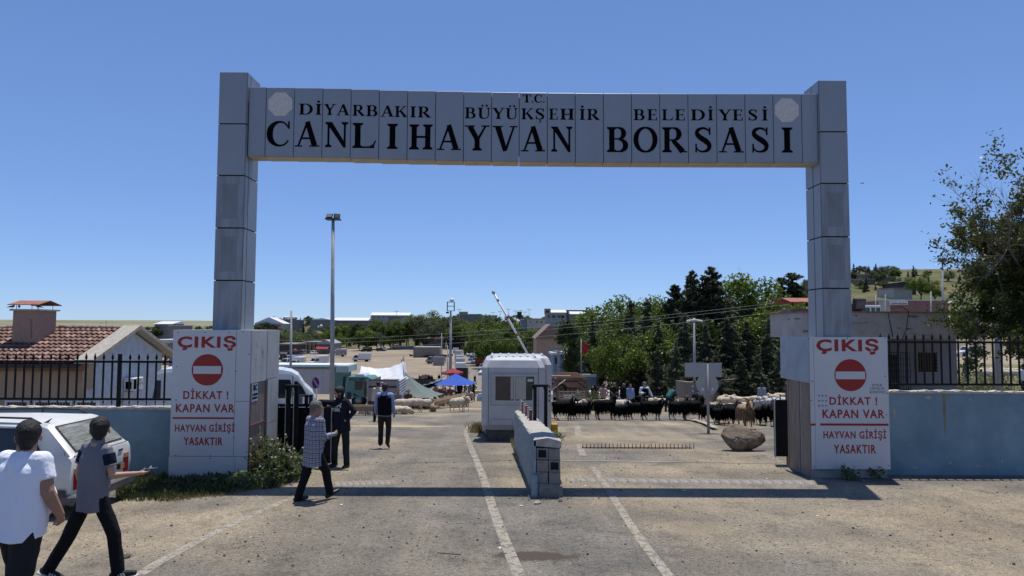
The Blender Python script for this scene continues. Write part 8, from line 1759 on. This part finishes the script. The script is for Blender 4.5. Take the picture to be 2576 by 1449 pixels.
def sheet(name, parent, corners, sag, m, nu=14, nv=8, fold=.0, seed=1, th=.012):
 a, b, c, d = [V3(*p) for p in corners]; f = wnoise(6, seed, 2); V = []
 for j in range(nv + 1):
  for i in range(nu + 1):
   s, t = i / nu, j / nv; p = a.lerp(b, s).lerp(d.lerp(c, s), t); p.z -= sag * 4 * s * (1 - s) * (1 - t * .3) + sag * .6 * 4 * t * (1 - t); p.z += fold * float(f(np.array([s * 3 + t, t * .4, 0.0]))); V.append(p)
 mb = MB(); n1 = nu + 1; mb.add(V + [p - V3(0, 0, th) for p in V], [(j * n1 + i, j * n1 + i + 1, (j + 1) * n1 + i + 1, (j + 1) * n1 + i) for j in range(nv) for i in range(nu)] + [(len(V) + j * n1 + i, len(V) + (j + 1) * n1 + i, len(V) + (j + 1) * n1 + i + 1, len(V) + j * n1 + i + 1) for j in range(nv) for i in range(nu)], smooth=True)
 return mb.build(name, m, parent, fix=False)
NET = mat('grey green shade net', (.115, .145, .14), .8, .10, 3, bump=.2, bscale=30); WT = mat('silvery white tarpaulin', (.62, .63, .65), .38, .10, 2.5, bump=.9, bscale=5, stretch=(1, 1, .4))
POLE = mat('thin rusty pole', (.07, .04, .03), .8, .3, 8)
def tent(name, label, cat_, org): return thing(name, label, cat_, org)
def wpt(u, v, D, O): return at(u, v, D) - O
O = on(965, 72); wt = tent('tarpaulin_awning', 'big sagging white tarpaulin awning on tall poles in the middle of the market', 'awning', O)
sheet('tarpaulin', wt, [wpt(896, 985, 66, O), wpt(1022, 968, 66, O), wpt(1015, 910, 74, O), wpt(908, 920, 74, O)], .7, WT, 26, 14, .10, 3)
sheet('side_fold', wt, [wpt(1021, 970, 66, O), wpt(1031, 975, 72, O), wpt(1020, 912, 76, O), wpt(1013, 909, 74, O)], .0, WT, 8, 10, .06, 5)
for u, v, D in ((908, 920, 74), (1015, 910, 74), (896, 985, 66), (1022, 968, 66)): p = at(u, v, D); mb = MB(); mb.tube([(p.x - O.x, D - O.y, H(p.x, D) - O.z), (p.x - O.x, D - O.y, p.z - O.z)], .04, 6); mb.build('pole', POLE, wt)
O = on(1065, 50); n1_ = tent('shade_net', 'pointed grey green shade net stretched over thin poles above the feeding sheep', 'awning', O)
pk = wpt(1020, 937, 50, O); e1, e2, e3, e4 = wpt(1000, 1001, 47, O), wpt(1082, 1001, 46, O), wpt(1117, 991, 50, O), wpt(1036, 985, 54, O)
mb = MB();
def tri(a, b, c, n=8, sg=.25):
 V = []; idx = {}
 for i in range(n + 1):
  for j in range(n + 1 - i): k = n - i - j; w = (i / n, j / n, k / n); p = a * w[0] + b * w[1] + c * w[2]; p.z -= sg * 9 * (w[0] * w[1] + w[0] * w[2]) * .45; idx[(i, j)] = len(V); V.append(p)
 Fs = []
 for i in range(n):
  for j in range(n - i):
   Fs.append((idx[(i, j)], idx[(i + 1, j)], idx[(i, j + 1)]))
   if (i + 1, j + 1) in idx: Fs.append((idx[(i + 1, j)], idx[(i + 1, j + 1)], idx[(i, j + 1)]))
 mb.add(V, Fs, smooth=True)
tri(pk, e1, e2); tri(pk, e2, e3); tri(pk, e3, e4); tri(pk, e4, e1); mb.build('net', NET, n1_, fix=False)
for p in (e1, e2, e3, e4, wpt(1041, 1001, 46.5, O), wpt(1065, 1000, 46.5, O)):
 w = p + O; mb = MB(); mb.tube([(p.x, p.y, H(w.x, w.y) - O.z), p], .03, 5); mb.build('pole', POLE, n1_)
mb = MB(); mb.tube([pk, pk - V3(0, 0, pk.z + .2)], .04, 6); mb.build('pole', POLE, n1_)
mb = MB(); r = random.Random(3)
for i in range(26): u = r.uniform(1087, 1117); p = wpt(u, r.uniform(990, 998), 50, O); mb.tube([p, p - V3(r.uniform(-.1, .1), 0, r.uniform(.5, 1.5))], .012, 4)
q = mb.build('hanging_ropes', mat('tan ropes', (.20, .12, .08), .9, .4, 20), n1_); q['kind'] = 'stuff'
for k, (lb, cs, sg) in enumerate((('upper grey net strung from the mast towards the left', [(1040, 972, 84), (1096, 960, 80), (1122, 944, 84), (1046, 966, 92)], .2), ('lower grey net with a curled edge right of the white awning', [(1044, 982, 78), (1105, 980, 76), (1125, 952, 82), (1062, 972, 86)], .15), ('dark grey net awning left of the red parasol', [(1060, 986, 74), (1112, 984, 72), (1116, 975, 80), (1070, 976, 82)], .1))):
 O = on(1080, 80); n_ = tent('shade_net', lb, 'awning', O); sheet('net', n_, [wpt(*c, O) for c in cs], sg, NET, 14, 6, .12, k + 7)
 for c in cs[:2]: p = wpt(*c, O); w = p + O; MB().tube([(p.x, p.y, H(w.x, w.y) - O.z), p], .035, 5).build('pole', POLE, n_)
def parasol(label, u, D, vapex, vedge, du, m, rings=4, n=8, name='market_awning', square=False, val=0):
 O = on(u, D); o = thing(name, label, 'parasol', O); ap = at(u, vapex, D) - O; ed = at(u, vedge, D).z - O.z; R_ = (at(u + du, vedge, D) - at(u, vedge, D)).x; mb = MB(); V = [ap]; nn = 4 if square else n; N_ = nn * 3
 def rp(i, f):
  a0 = 2 * pi * int(i // 3) / nn + (.55 if square else .2); a1 = a0 + 2 * pi / nn; t = (i % 3) / 3; k = 1.0; return V3(cos(a0) * (1 - t) + cos(a1) * t, sin(a0) * (1 - t) + sin(a1) * t, 0) * R_ * f
 for j in range(1, rings + 1):
  f = j / rings
  for i in range(N_): p = rp(i, f); t = (i % 3) / 3; p.z = ap.z + (ed - ap.z) * (f ** .9) - .05 * f * (4 * t * (1 - t)) ; V.append(p)
 for i in range(N_): p = rp(i, 1.0); p.z = ed - val; V.append(p)
 Fs = [(0, 1 + i, 1 + (i + 1) % N_) for i in range(N_)] + [(1 + (j - 1) * N_ + i, 1 + j * N_ + i, 1 + j * N_ + (i + 1) % N_, 1 + (j - 1) * N_ + (i + 1) % N_) for j in range(1, rings + (1 if val else 0)) for i in range(N_)]
 mb.add(V, Fs); mb.build('canopy', m, o); MB().tube([(0, 0, 0), ap], .035, 6).build('pole', POLE, o)
 for i in range(nn): p = rp(i * 3, .97); p.z = ed; MB().tube([V3(0, 0, ap.z - .35), p], .015, 4).build('rib', POLE, o)
 if square:
  for i in range(nn): p = rp(i * 3, .95); w = p + O; MB().tube([(p.x, p.y, H(w.x, w.y) - O.z), (p.x, p.y, ed)], .03, 5).build('leg', POLE, o)
 return o
parasol('bright blue pyramid awning with people and animals under it', 1146, 60, 939, 965, 58, mat('blue canvas', (.02, .085, .42), .8, .06, 3), square=True)
rp_ = parasol('big dark red parasol with white lettering on its valance', 1139, 72, 926, 936, 27, mat('red canvas', (.24, .02, .03), .8, .1, 3), val=.25)
for k, s in enumerate(('Coca', 'Coca')):
 text('Coca-Cola', rp_, (-.95 + 1.2 * k, -1.12 + .1 * k, at(1139, 940, 72).z - rp_.location.z + .0), .55, .12, WHITE, bold=.01, shear=.3)
parasol('small red and white parasol at the warehouse corner', 742, 250, 876, 880, 6, mat('red canvas', (0, 0, 0)), name='parasol')
def trough(label, u0, v0, u1, v1, D0, D1):
 a, b = on(u0, D0), on(u1, D1); o = thing('feed_trough', label, 'trough', a); d = b - a; L_ = d.length; ang = atan2(d.y, d.x); o.rotation_euler.z = ang; TIM = mat('pale trough wood', (.30, .23, .16), .9, .2, 6)
 MB().prism([(-.24, .25), (.24, .25), (.34, .52), (.30, .52), (.22, .29), (-.22, .29), (-.30, .52), (-.34, .52)], 0, L_, 'x').build('trough', TIM, o)
 for x in (.2, L_ / 2, L_ - .2):
  for s in (-1, 1): MB().tube([(x, s * .1, .25), (x + .05, s * .35, 0)], .025, 5).build('leg', POLE, o)
trough('long pale wooden feed trough with sheep behind it, in front of the stock truck', 880, 0, 965, 0, 35.4, 35.4); trough('wooden feed trough under the grey net', 1030, 0, 1078, 0, 45, 45); trough('narrow trough on trestle legs right of the net', 1085, 0, 1182, 0, 46, 52); trough('dark trough between the two shaded sheep', 1125, 0, 1180, 0, 51, 51)
bk = thing('bucket', 'small rusty white bucket on the straw beside the sheep row', 'bucket', on(1091, 41.5)); MB().tube([(0, 0, 0), (0, 0, .36)], [.17, .22], 12).build('pail', mat('rusty white bucket', (.40, .33, .25), .7, .4, 5, col2=(.30, .12, .05), thr=(.45, .55)), bk)
mb = MB(); O = on(1460, 62); pn = thing('iron_pens', 'rows of dark iron pipe livestock pens between the booths and the grove', 'fence', O)
for row in range(5):
 y = 56 + row * 4; x0, x1 = at(1375, 900, y).x, at(1515, 900, y).x; mb = MB()
 for k in range(4): z = .35 + .33 * k; mb.tube([(x0 - O.x, y - O.y, H(x0, y) + z - O.z), (x1 - O.x, y - O.y, H(x1, y) + z - O.z)], .03, 5)
 mb.build('pipe_rails', POLE, pn)['kind'] = 'stuff'
 for i in range(7): x = x0 + (x1 - x0) * i / 6; MB().box((x - O.x - .05, y - O.y - .05, H(x, y) - O.z - .2), (x - O.x + .05, y - O.y + .05, H(x, y) - O.z + 1.5)).build('post', GREYST, pn)
for i, u in enumerate((1010, 1013.5, 1016)): s_ = thing('stake', ['left', 'middle', 'right'][i] + ' of the three dark iron stakes by the horses', 'stake', on(u, 121)); MB().tube([(0, 0, -.1), (0, 0, 4.2 + .3 * i)], .06, 5).build('stake', POLE, s_)
def bld(name, label, u0, u1, vt, D, dep, m, roof=None, over=.3, wins=(), gable=0, z0=None, cat_='building', rm=None, band=None):
 a, b = at(u0, 850, D), at(u1, 850, D); zt = at((u0 + u1) / 2, vt, D).z; zg = min(H(a.x, D), H(b.x, D)) - 1 if z0 is None else z0
 o = thing(name, label, cat_, ((a.x + b.x) / 2, D, zg + 1)); O = o.location; MB().box((a.x, D, zg), (b.x, D + dep, zt)).build('wall', m, o, O)
 if rm and 'white sheet roof' in rm.name and not gable: MB().prism([(D - .6, zt), (D + dep * .7, zt + D * .0042), (D + dep, zt)], a.x - over, b.x + over, 'x').build('roof', rm, o, O)
 elif gable: MB().prism([(a.x - over, zt), (b.x + over, zt), ((a.x + b.x) / 2, zt + gable)], D - over, D + dep + over, 'y').build('roof', rm or GREYST, o, O)
 else: MB().box((a.x - over, D - over, zt + .003), (b.x + over, D + dep + over, zt + max(.25, D * .0012))).build('roof', rm or CONC, o, O)
 for (ua, ub, va, vb) in wins:
  p, q = at(ua, vb, D), at(ub, va, D); w = MB().box((p.x - O.x, -.05, p.z - O.z), (q.x - O.x, .02, q.z - O.z)).build('window', glass(), o)
 return o
WSH = mat('bright white sheet roof', (.62, .63, .64), .5, .08, 1); BR = mat('brick and render wall', (.30, .21, .15), .9, .12, 1); GRW = mat('dull grey wall', (.20, .195, .185), .9, .12, .6); TANW = mat('tan render', (.36, .26, .19), .9, .08, .5); PALW = mat('pale house wall', (.42, .40, .36), .9, .1, .5); DKW = mat('dark shed wall', (.05, .045, .04), .9, .3, 2)  # the dark shed colour also paints the shade inside open sheds
bld('warehouse', 'long brick warehouse with dark pilasters at the left of the yard', 760, 806, 862, 290, 20, BR, rm=mat('grey sheet roof', (.19, .19, .18), .8), gable=0); o = [q for q in bpy.data.objects if q.name == 'warehouse'][0]
for i in range(5): x = at(764 + i * 10, 870, 289.8).x; MB().box((x - .25 - o.location.x, -.25, -1), (x + .25 - o.location.x, -.01, at(765, 862, 290).z - o.location.z)).build('pilaster', DKW, o)
bld('shed', 'low grey gabled shed with red awning and dark openings', 800, 838, 864, 286, 14, GRW, gable=1.6, rm=GREYST, wins=((822, 833, 868, 882), (805, 818, 873, 886)))
o = [q for q in bpy.data.objects if q.name == 'shed'][0]; p = at(795, 877, 284) - o.location; q_ = at(826, 871, 284) - o.location; MB().prism([(p.y - 1, p.z), (q_.y + 4, q_.z + .8), (q_.y + 4, q_.z + .6), (p.y - 1, p.z - .2)], p.x, q_.x, 'x').build('red_awning', mat('red canvas', (0, 0, 0)), o)
bld('shed', 'dark open sided shed at the left edge of the yard behind the camera pole', 700, 742, 866, 270, 14, DKW, rm=CONC)  # solid dark box paints the shade of the open inside
bld('house', 'small white yard house between the tree trunks', 985, 1003, 872, 350, 8, PALW, wins=((990, 993, 876, 879), (996, 999, 876, 880)))
bld('canteen', 'low yard building with a glazed front and red signboards at the end of the road', 1068, 1116, 852, 355, 10, GRW, wins=((1072, 1084, 854, 862), (1086, 1092, 854, 862), (1098, 1112, 854, 861)), rm=WHITE)
o = [q for q in bpy.data.objects if q.name == 'canteen'][0]
for ua, ub, va, vb, mm in ((1093, 1106, 846, 850, RED), (1107, 1118, 846, 850, WHITE), (1092, 1107, 862, 865, RED)): p, q_ = at(ua, vb, 354.5) - o.location, at(ub, va, 354.5) - o.location; MB().box((p.x, p.y - .2, p.z), (q_.x, p.y, q_.z)).build('signboard', mm, o)
bld('bus_shelter', 'white framed open shelter right of the mast at the road end', 1124, 1168, 855, 360, 4, DKW, rm=WHITE)  # dark box stands in for the shade under the shelter roof
bld('ramp_wall', 'long bare concrete loading ramp wall in the yard', 1040, 1106, 875, 246, 10, mat('stained concrete ramp', (.20, .18, .16), .95, .2, 1), over=0, cat_='wall', rm=CONC)
s_ = thing('stacked_crates', 'stack of grey slatted loading steps beside the mast', 'crates', on(1104, 190));
for i in range(9): MB().box((-1.5, -.8, i * .28), (1.5, .8, i * .28 + .2)).build('slat', PALW if i % 2 else GREYST, s_)
lw = bld('low_wall', 'long low brown wall closing the far side of the yard', 1003, 1090, 872, 348, .4, GRW, over=0, cat_='wall')
sb = bld('hall', 'tan gabled hall behind the roadside trees right of the boom arm', 1350, 1420, 852, 120, 18, TANW, gable=2.6, rm=mat('brown hall roof', (.20, .14, .11)), over=.3)
bld('kiosk', 'blue walled kiosk with a lattice canopy behind the pens', 1392, 1420, 892, 78, 5, mat('light blue wall', (.16, .27, .36), .8), rm=WHITE, wins=((1396, 1404, 900, 915),))
bld('blue_fence', 'light blue sheet fence glimpsed below the cedars', 1432, 1500, 948, 66, .3, mat('light blue wall', (0, 0, 0)), over=0, cat_='fence', rm=WHITE)
cn = thing('lattice_canopy', 'steel lattice canopy beam on two posts behind the booths', 'canopy', on(1400, 74)); O = cn.location
pa, pb = at(1376, 870, 74) - O, at(1421, 876, 74) - O; mb = MB(); mb.bar(pa, pb, .12); mb.bar(pa - V3(0, 0, .5), pb - V3(0, 0, .5), .12)
for i in range(9): mb.bar(pa.lerp(pb, i / 9), pa.lerp(pb, (i + 1) / 9) - V3(0, 0, .5), .06)
mb.build('truss', GREYST, cn)
for u in (1377, 1405): p = at(u, 880, 74) - O; MB().box((p.x - .12, -.1, -1), (p.x + .12, .1, p.z)).build('post', GREYST, cn)
fp = thing('flag_pole', 'thin flag pole with a limp red and white flag before the grove', 'flag', on(1462, 60)); O = fp.location; t = at(1462, 852, 60) - O; MB().tube([(0, 0, 0), (0, 0, t.z)], .04, 6).build('pole', GREYST, fp); q_ = at(1491, 884, 60) - O
sheet('flag', fp, [(0, 0, t.z - 1.0), (.42, .1, t.z - 1.35), (.75, .1, t.z - .75), (0, 0, t.z - .05)], .05, mat('red flag cloth', (.35, .02, .02), .8, .1, 4, col2=(.36, .03, .03)), 8, 6, .12, 2)
def hb(n, lb, u0, u1, vt, vb, D, m, rm=None, gable=0, wins=(), name='house'):
 if name == 'hut' and u0 < 1300:
  y_ = G((u0 + u1) / 2, vb + 1).y
  if y_ < 850: D = y_
 z0 = at((u0 + u1) / 2, vb, D).z - (6 if name != 'hut' else 1); return bld(name, lb, u0, u1, vt, D, 12, m, gable=gable, rm=rm, z0=z0, wins=wins, over=.4)
hb(0, 'white gabled factory hall with red lettering behind the camera pole', 640, 712, 814, 830, 420, PALW, WSH, gable=4, name='factory', wins=((672, 680, 822, 826), (690, 697, 822, 826)))
o = [q for q in bpy.data.objects if q.name == 'factory'][0]; p = at(664, 818, 419.5) - o.location; text('İTİNA ÇELİK', o, (p.x + 2, -.3, p.z - .8), 8.5, 1.3, RED, bold=.03); MB().cyl((p.x + .3, -.3, p.z - .3), .8, .2, 14, 'y').build('round_logo', mat('dark red logo', (.15, .02, .03)), o)
p, q_ = at(640, 829, 419.6) - o.location, at(712, 827, 419.6) - o.location; MB().box((p.x, -.2, p.z), (q_.x, -.05, q_.z)).build('red_band', RED, o)
hb(0, 'long blue grey sheet roofed sheds on the left hillside', 665, 752, 806, 812, 520, GRW, mat('blue grey sheet roof', (.25, .28, .31)), name='shed'); hb(0, 'white sheet roof behind the tall mast on the hillside', 780, 838, 805, 812, 520, GRW, WSH, gable=1.5, name='shed'); hb(0, 'long white roofed shed right of the tall mast', 838, 925, 806, 812, 540, GRW, WSH, name='shed')
hb(0, 'large pale warehouse with a white roof on the skyline', 932, 1030, 793, 806, 640, PALW, WSH, name='warehouse', wins=tuple((938 + i * 12, 943 + i * 12, 796, 799) for i in range(8))); hb(0, 'dark grey block in front of the skyline warehouse', 976, 1002, 797, 808, 560, GRW, name='house'); hb(0, 'dark stone house above the yard trees', 928, 960, 820, 832, 460, DKW, name='house', wins=((938, 941, 823, 827), (947, 950, 823, 827)))
hb(0, 'grey flat block with a rooftop hut on the centre skyline', 1150, 1210, 792, 806, 660, GRW, name='factory'); hb(0, 'small rooftop hut of the centre skyline block', 1155, 1174, 786, 792, 670, GRW, name='hut'); hb(0, 'pale factory wing right of the skyline block', 1210, 1250, 795, 806, 700, PALW, name='factory')
hb(0, 'white showroom with dark glazing and round sign on the skyline', 1372, 1424, 786, 806, 520, PALW, WSH, name='showroom', wins=((1378, 1384, 792, 800), (1388, 1398, 792, 800), (1402, 1420, 793, 800)))
o = [q for q in bpy.data.objects if q.name == 'showroom'][0]; p = at(1376, 783, 518) - o.location; MB().box((p.x - 2, -2, p.z - 2), (p.x + 2.8, -1.6, p.z + 2)).build('sign_panel', GREYST, o); MB().cyl((p.x + .4, -2.2, p.z), 1.1, .2, 14, 'y').build('round_logo', mat('dark red logo', (0, 0, 0)), o)
hb(0, 'pale house with small windows below the showroom', 1326, 1372, 803, 818, 420, PALW, name='house', wins=((1334, 1336, 808, 813), (1349, 1353, 808, 812), (1360, 1364, 808, 812))); hb(0, 'second pale house left of the one below the showroom', 1310, 1326, 806, 818, 425, mat('blue grey house wall', (.26, .30, .33)), name='house', wins=((1314, 1316, 809, 813),)); hb(0, 'white roofed shed right of the columnar tree', 1435, 1472, 790, 806, 480, GRW, WSH, name='shed'); hb(0, 'dark quarry wall right of the showroom', 1424, 1500, 782, 800, 560, mat('dark quarry stone', (.11, .10, .095), .95, .3, .3), name='retaining_wall'); hb(0, 'dark hut by the skyline masts', 1301, 1312, 786, 796, 560, DKW, name='hut')
for i, (u, v, w, D) in enumerate(((742, 818, 9, 440), (758, 815, 6, 470), (745, 830, 8, 380), (782, 816, 5, 460), (880, 812, 6, 440), (838, 822, 5, 410), (930, 815, 7, 460), (905, 810, 8, 500), (1010, 818, 6, 450), (1100, 806, 10, 520), (1060, 803, 9, 560), (1180, 806, 8, 540), (1270, 808, 8, 520), (1290, 806, 7, 560))):
 hb(0, ['whitewashed', 'tin roofed', 'low', 'flat roofed', 'narrow', 'pale', 'tiny'][i % 7] + ' hut among the hillside trees, ' + ['first', 'second', 'third', 'fourth', 'fifth', 'sixth', 'seventh', 'eighth', 'ninth', 'tenth', 'eleventh', 'twelfth', 'thirteenth', 'last'][i] + ' from the left', u, u + w, v, v + 4, D, (GRW, PALW, DKW)[i % 3], WSH, name='hut')
for i, (u, D, vt, lb) in enumerate(((998, 600, 781, 'forked pole on the skyline warehouse'), (1279, 600, 776, 'first skyline mast from the left'), (1296, 590, 780, 'second skyline mast from the left'), (1310, 600, 779, 'third skyline mast from the left'), (1331, 580, 777, 'skyline mast right of the boom arm'), (1258, 620, 782, 'short skyline mast left of the boom arm'), (1321, 600, 783, 'short skyline mast beside the dark hut'), (1240, 640, 784, 'thin skyline mast above the trees'), (1155, 560, 776, 'aerial pole near the rooftop hut'))):
 o, p, t = pole(lb, u, D, vt, .3, 'utility_pole', 'utility pole'); c = t - p; MB().box((c.x - 2, -.1, c.z - .9), (c.x + 2, .1, c.z - .6)).build('cross_arm', GREYST, o)
for u, v, D, lb in ((808, 820, 430, 'white dish dome on a hillside roof'), (801, 822, 430, 'smaller white dish beside the dome')): p = at(u, v, D); d_ = MB(); d_.ell((0, 0, 0), (.9 if u > 805 else .5,) * 3, 12, 8); o = d_.build('dish', WHITE); o.location = p; tag(o, lb, 'dish')
cp_ = bld('carport', 'open carport with a pale sheet roof behind the gable', 380, 445, 862, 58, 6, DKW, rm=mat('pale sheet roof', (.42, .44, .45), .5), over=.4, z0=None); bpy.data.objects.remove([q for q in cp_.children if q.name.startswith('wall')][0]); O = cp_.location
for u in (388, 430, 444): p = at(u, 880, 58); MB().box((p.x - O.x - .15, 0, -1), (p.x - O.x + .15, .3, at(u, 863, 58).z - O.z)).build('post', GRW, cp_)
hb(0, 'pale roofed farm sheds left of the sign pillar', 388, 432, 815, 822, 330, GRW, WSH, name='shed'); hb(0, 'second pale roofed shed by the plain', 425, 452, 820, 826, 300, GRW, mat('pale sheet roof', (0, 0, 0)), name='shed')
hb(0, 'long pink walled workshop with the machine shop sign', 2218, 2388, 757, 790, 150, mat('pink workshop wall', (.26, .14, .12), .9, .1, 1), mat('white eaves', (.5, .5, .5)), name='workshop', wins=((2250, 2255, 762, 767), (2274, 2279, 762, 767), (2330, 2335, 765, 770), (2352, 2357, 766, 771)))
o = [q for q in bpy.data.objects if q.name == 'workshop'][0]; p, q_ = at(2237, 769, 149.5) - o.location, at(2281, 758, 149.5) - o.location; MB().box((p.x, -.9, p.z), (q_.x, -.6, q_.z)).build('signboard', WHITE, o); text('CİHAN MAKİNA', o, (p.x + .15, -.92, p.z + .25), q_.x - p.x - .3, q_.z - p.z - .45, mat('navy flash', (0, 0, 0)), bold=.03); MB().box((p.x, -.93, p.z), (q_.x, -.901, p.z + .15)).build('red_line', RED, o)
a_, b_ = at(2218, 790, 149.7) - o.location, at(2240, 757, 149.7) - o.location; MB().box((a_.x - .5, -.2, -3), (b_.x, -.01, b_.z)).build('white_front', PALW, o)
bs = thing('bus', 'white bus with dark windows parked left of the pink workshop', 'bus', on(2190, 140)); p, q_ = at(2162, 790, 140) - bs.location, at(2216, 768, 140) - bs.location; MB().box((p.x, 0, p.z - 2), (q_.x, 2.4, q_.z), bev=.1).build('body', CARW, bs)
for ua, ub in ((2165, 2188), (2192, 2214)): a_, b_ = at(ua, 785, 140) - bs.location, at(ub, 774, 140) - bs.location; MB().box((a_.x, -.03, a_.z), (b_.x, .02, b_.z)).build('window', GLASS, bs)
hb(0, 'ruined grey stone house high on the right hill', 2166, 2205, 703, 716, 330, mat('hill stone', (.14, .125, .105), .95, .25, 1), name='house', wins=((2170, 2173, 707, 711),)); hb(0, 'upper storey ruin on the hill top', 2168, 2192, 691, 703, 336, mat('hill stone', (0, 0, 0)), name='ruin'); hb(0, 'second block of ruins right along the hill top', 2205, 2258, 698, 712, 338, mat('hill stone', (0, 0, 0)), name='ruin'); hb(0, 'brown roofed open pavilion on the right hill', 2262, 2308, 711, 722, 290, DKW, mat('brown pavilion roof', (.10, .055, .04)), gable=.8, name='pavilion'); hb(0, 'low whitewashed wall below the pavilion', 2250, 2298, 726, 733, 270, PALW, name='low_wall')  # the open pavilion's shaded inside is painted as a dark box
o, p, t = pole('tall floodlight mast right of the hill road with two lamp heads', 2371, 62, 658, .11); floods(o, p, t, .9)
o, p, t = pole('small wooden street lamp in front of the pink workshop', 2342, 100, 733, .13)
pole('thick pale concrete pole behind the right railing under the elm', 2508, 30, 640, .17, 'concrete_pole', 'pole')
pole('thin pole at the left end of the pink workshop', 2227, 120, 740, .1, 'thin_pole', 'pole'); pole('second thin pole left of the workshop sign', 2203, 120, 742, .1, 'thin_pole', 'pole')
WIREM = mat('bare wire', (.45, .45, .42), .5)
for k, (a, b_) in enumerate((((690, 858, 60), (2010, 755, 48)), ((690, 868, 60), (2010, 762, 48)), ((690, 884, 58), (2010, 778, 46)))):
 A, B = at(*a), at(*b_); P = [A.lerp(B, i / 24) - V3(0, 0, 1.0 * 4 * (i / 24) * (1 - i / 24) * .5) for i in range(25)]; o = MB().tube(P, .011, 4).build('overhead_wire', WIREM); tag(o, ['uppermost', 'middle', 'lowest'][k] + ' of the three thin wires strung across the market view', 'wire')
LWM = mat('stained low wall', (.23, .19, .15), .95, .15, .8, bump=.4)
o = thing('retaining_wall', 'low stained concrete wall bending behind the cream flock', 'wall', on(1760, 48)); O = o.location
pts = [(1700, 49, 957), (1732, 45, 961), (1800, 56, 957), (1900, 62, 950), (2010, 66, 943)]
for (u0, D0, v0), (u1, D1, v1) in zip(pts, pts[1:]):
 a, b = at(u0, v0, D0), at(u1, v1, D1); ga, gb_ = H(a.x, a.y) - .5, H(b.x, b.y) - .5; n = (b - a); n.z = 0; n.normalize(); n = V3(-n.y, n.x, 0) * .3; mb = MB()
 mb.add([(a.x, a.y, ga), (b.x, b.y, gb_), tuple(b), tuple(a), (a.x + n.x, a.y + n.y, ga), (b.x + n.x, b.y + n.y, gb_), tuple(b + n), tuple(a + n)], [(0, 1, 2, 3), (7, 6, 5, 4), (3, 2, 6, 7), (0, 3, 7, 4), (1, 5, 6, 2)]); mb.build('wall_section', LWM, o, O)
kb = drape([G(1722, 1056), G(1770, 1067), G(1800, 1082)], .25, .0, 'kerb', CONC); kb.location.z = .0
for vv in kb.data.vertices: vv.co.z += .10
struct(kb)
sp_ = thing('steps', 'pale stone steps and terrace behind the stock truck', 'steps', on(1385, 52)); O = sp_.location; PS = mat('pale step stone', (.44, .42, .37), .8, .08, 3)  # even pale stone colour for steps and terrace
for i in range(6): MB().box((-2.4 + i * .25, -1.6 + i * .35, -1), (3.4 + i * .5, 4, .15 * (i + 1))).build('step', PS, sp_)
MB().prism([(-3.2, -.5), (-2.0, .75), (-2.0, 1.0), (-3.6, -.2)], 2.6, 3.0, 'y').build('ramp_edge', CONC, sp_)
MB().box((1.5, -2.2, -1), (1.8, -1.6, .9)).build('pier', CONC, sp_)
for i, (u, vt) in enumerate(((38, 805), (34, 812), (267, 807), (256, 812), (431, 814), (24, 815), (373, 818))):
 p = on(u, 5500); D = 5500; t = at(u, vt - 1, D); o = thing('pylon', ['tallest', 'lattice', 'twin', 'slim', 'distant', 'faint', 'small'][i] + ' power pylon on the horizon of the far plain', 'pylon', (t.x, D, p.z)); hh = t.z - p.z
 mb = MB();
 for s in (-1, 1): mb.bar((s * hh * .09, 0, 0), (0, 0, hh), 1.5)
 for f in (.7, .85): mb.bar((-hh * .14, 0, hh * f), (hh * .14, 0, hh * f), 1.2)
 mb.build('lattice', GREYST, o)
for (u, v, D, s, lb) in ((2169, 464, 60, .9, 'small dark bird gliding right of the right column'), (140, 500, 160, 1, 'tiny far bird high in the left sky'), (1615, 852, 300, 1, 'x')):
 if lb == 'x': continue
 b = thing('flying_bird', lb, 'bird', at(u, v, D)); q = piece('body', bm_, b, (0, 0, 0), (.3, 0, 1.2)); mb = MB()
 mb.add([(0, -.02, .12), (.10, .03, .16), (.24, .09, .15), (.22, .10, .15), (.09, .08, .15), (0, .06, .12)], [(0, 1, 4, 5), (1, 2, 3, 4)]); mb.add([(0, -.02, .12), (-.10, .03, .17), (-.24, .09, .20), (-.22, .10, .20), (-.09, .08, .16), (0, .06, .12)], [(5, 4, 1, 0), (4, 3, 2, 1)]); mb.build('wings', PLASB, b)
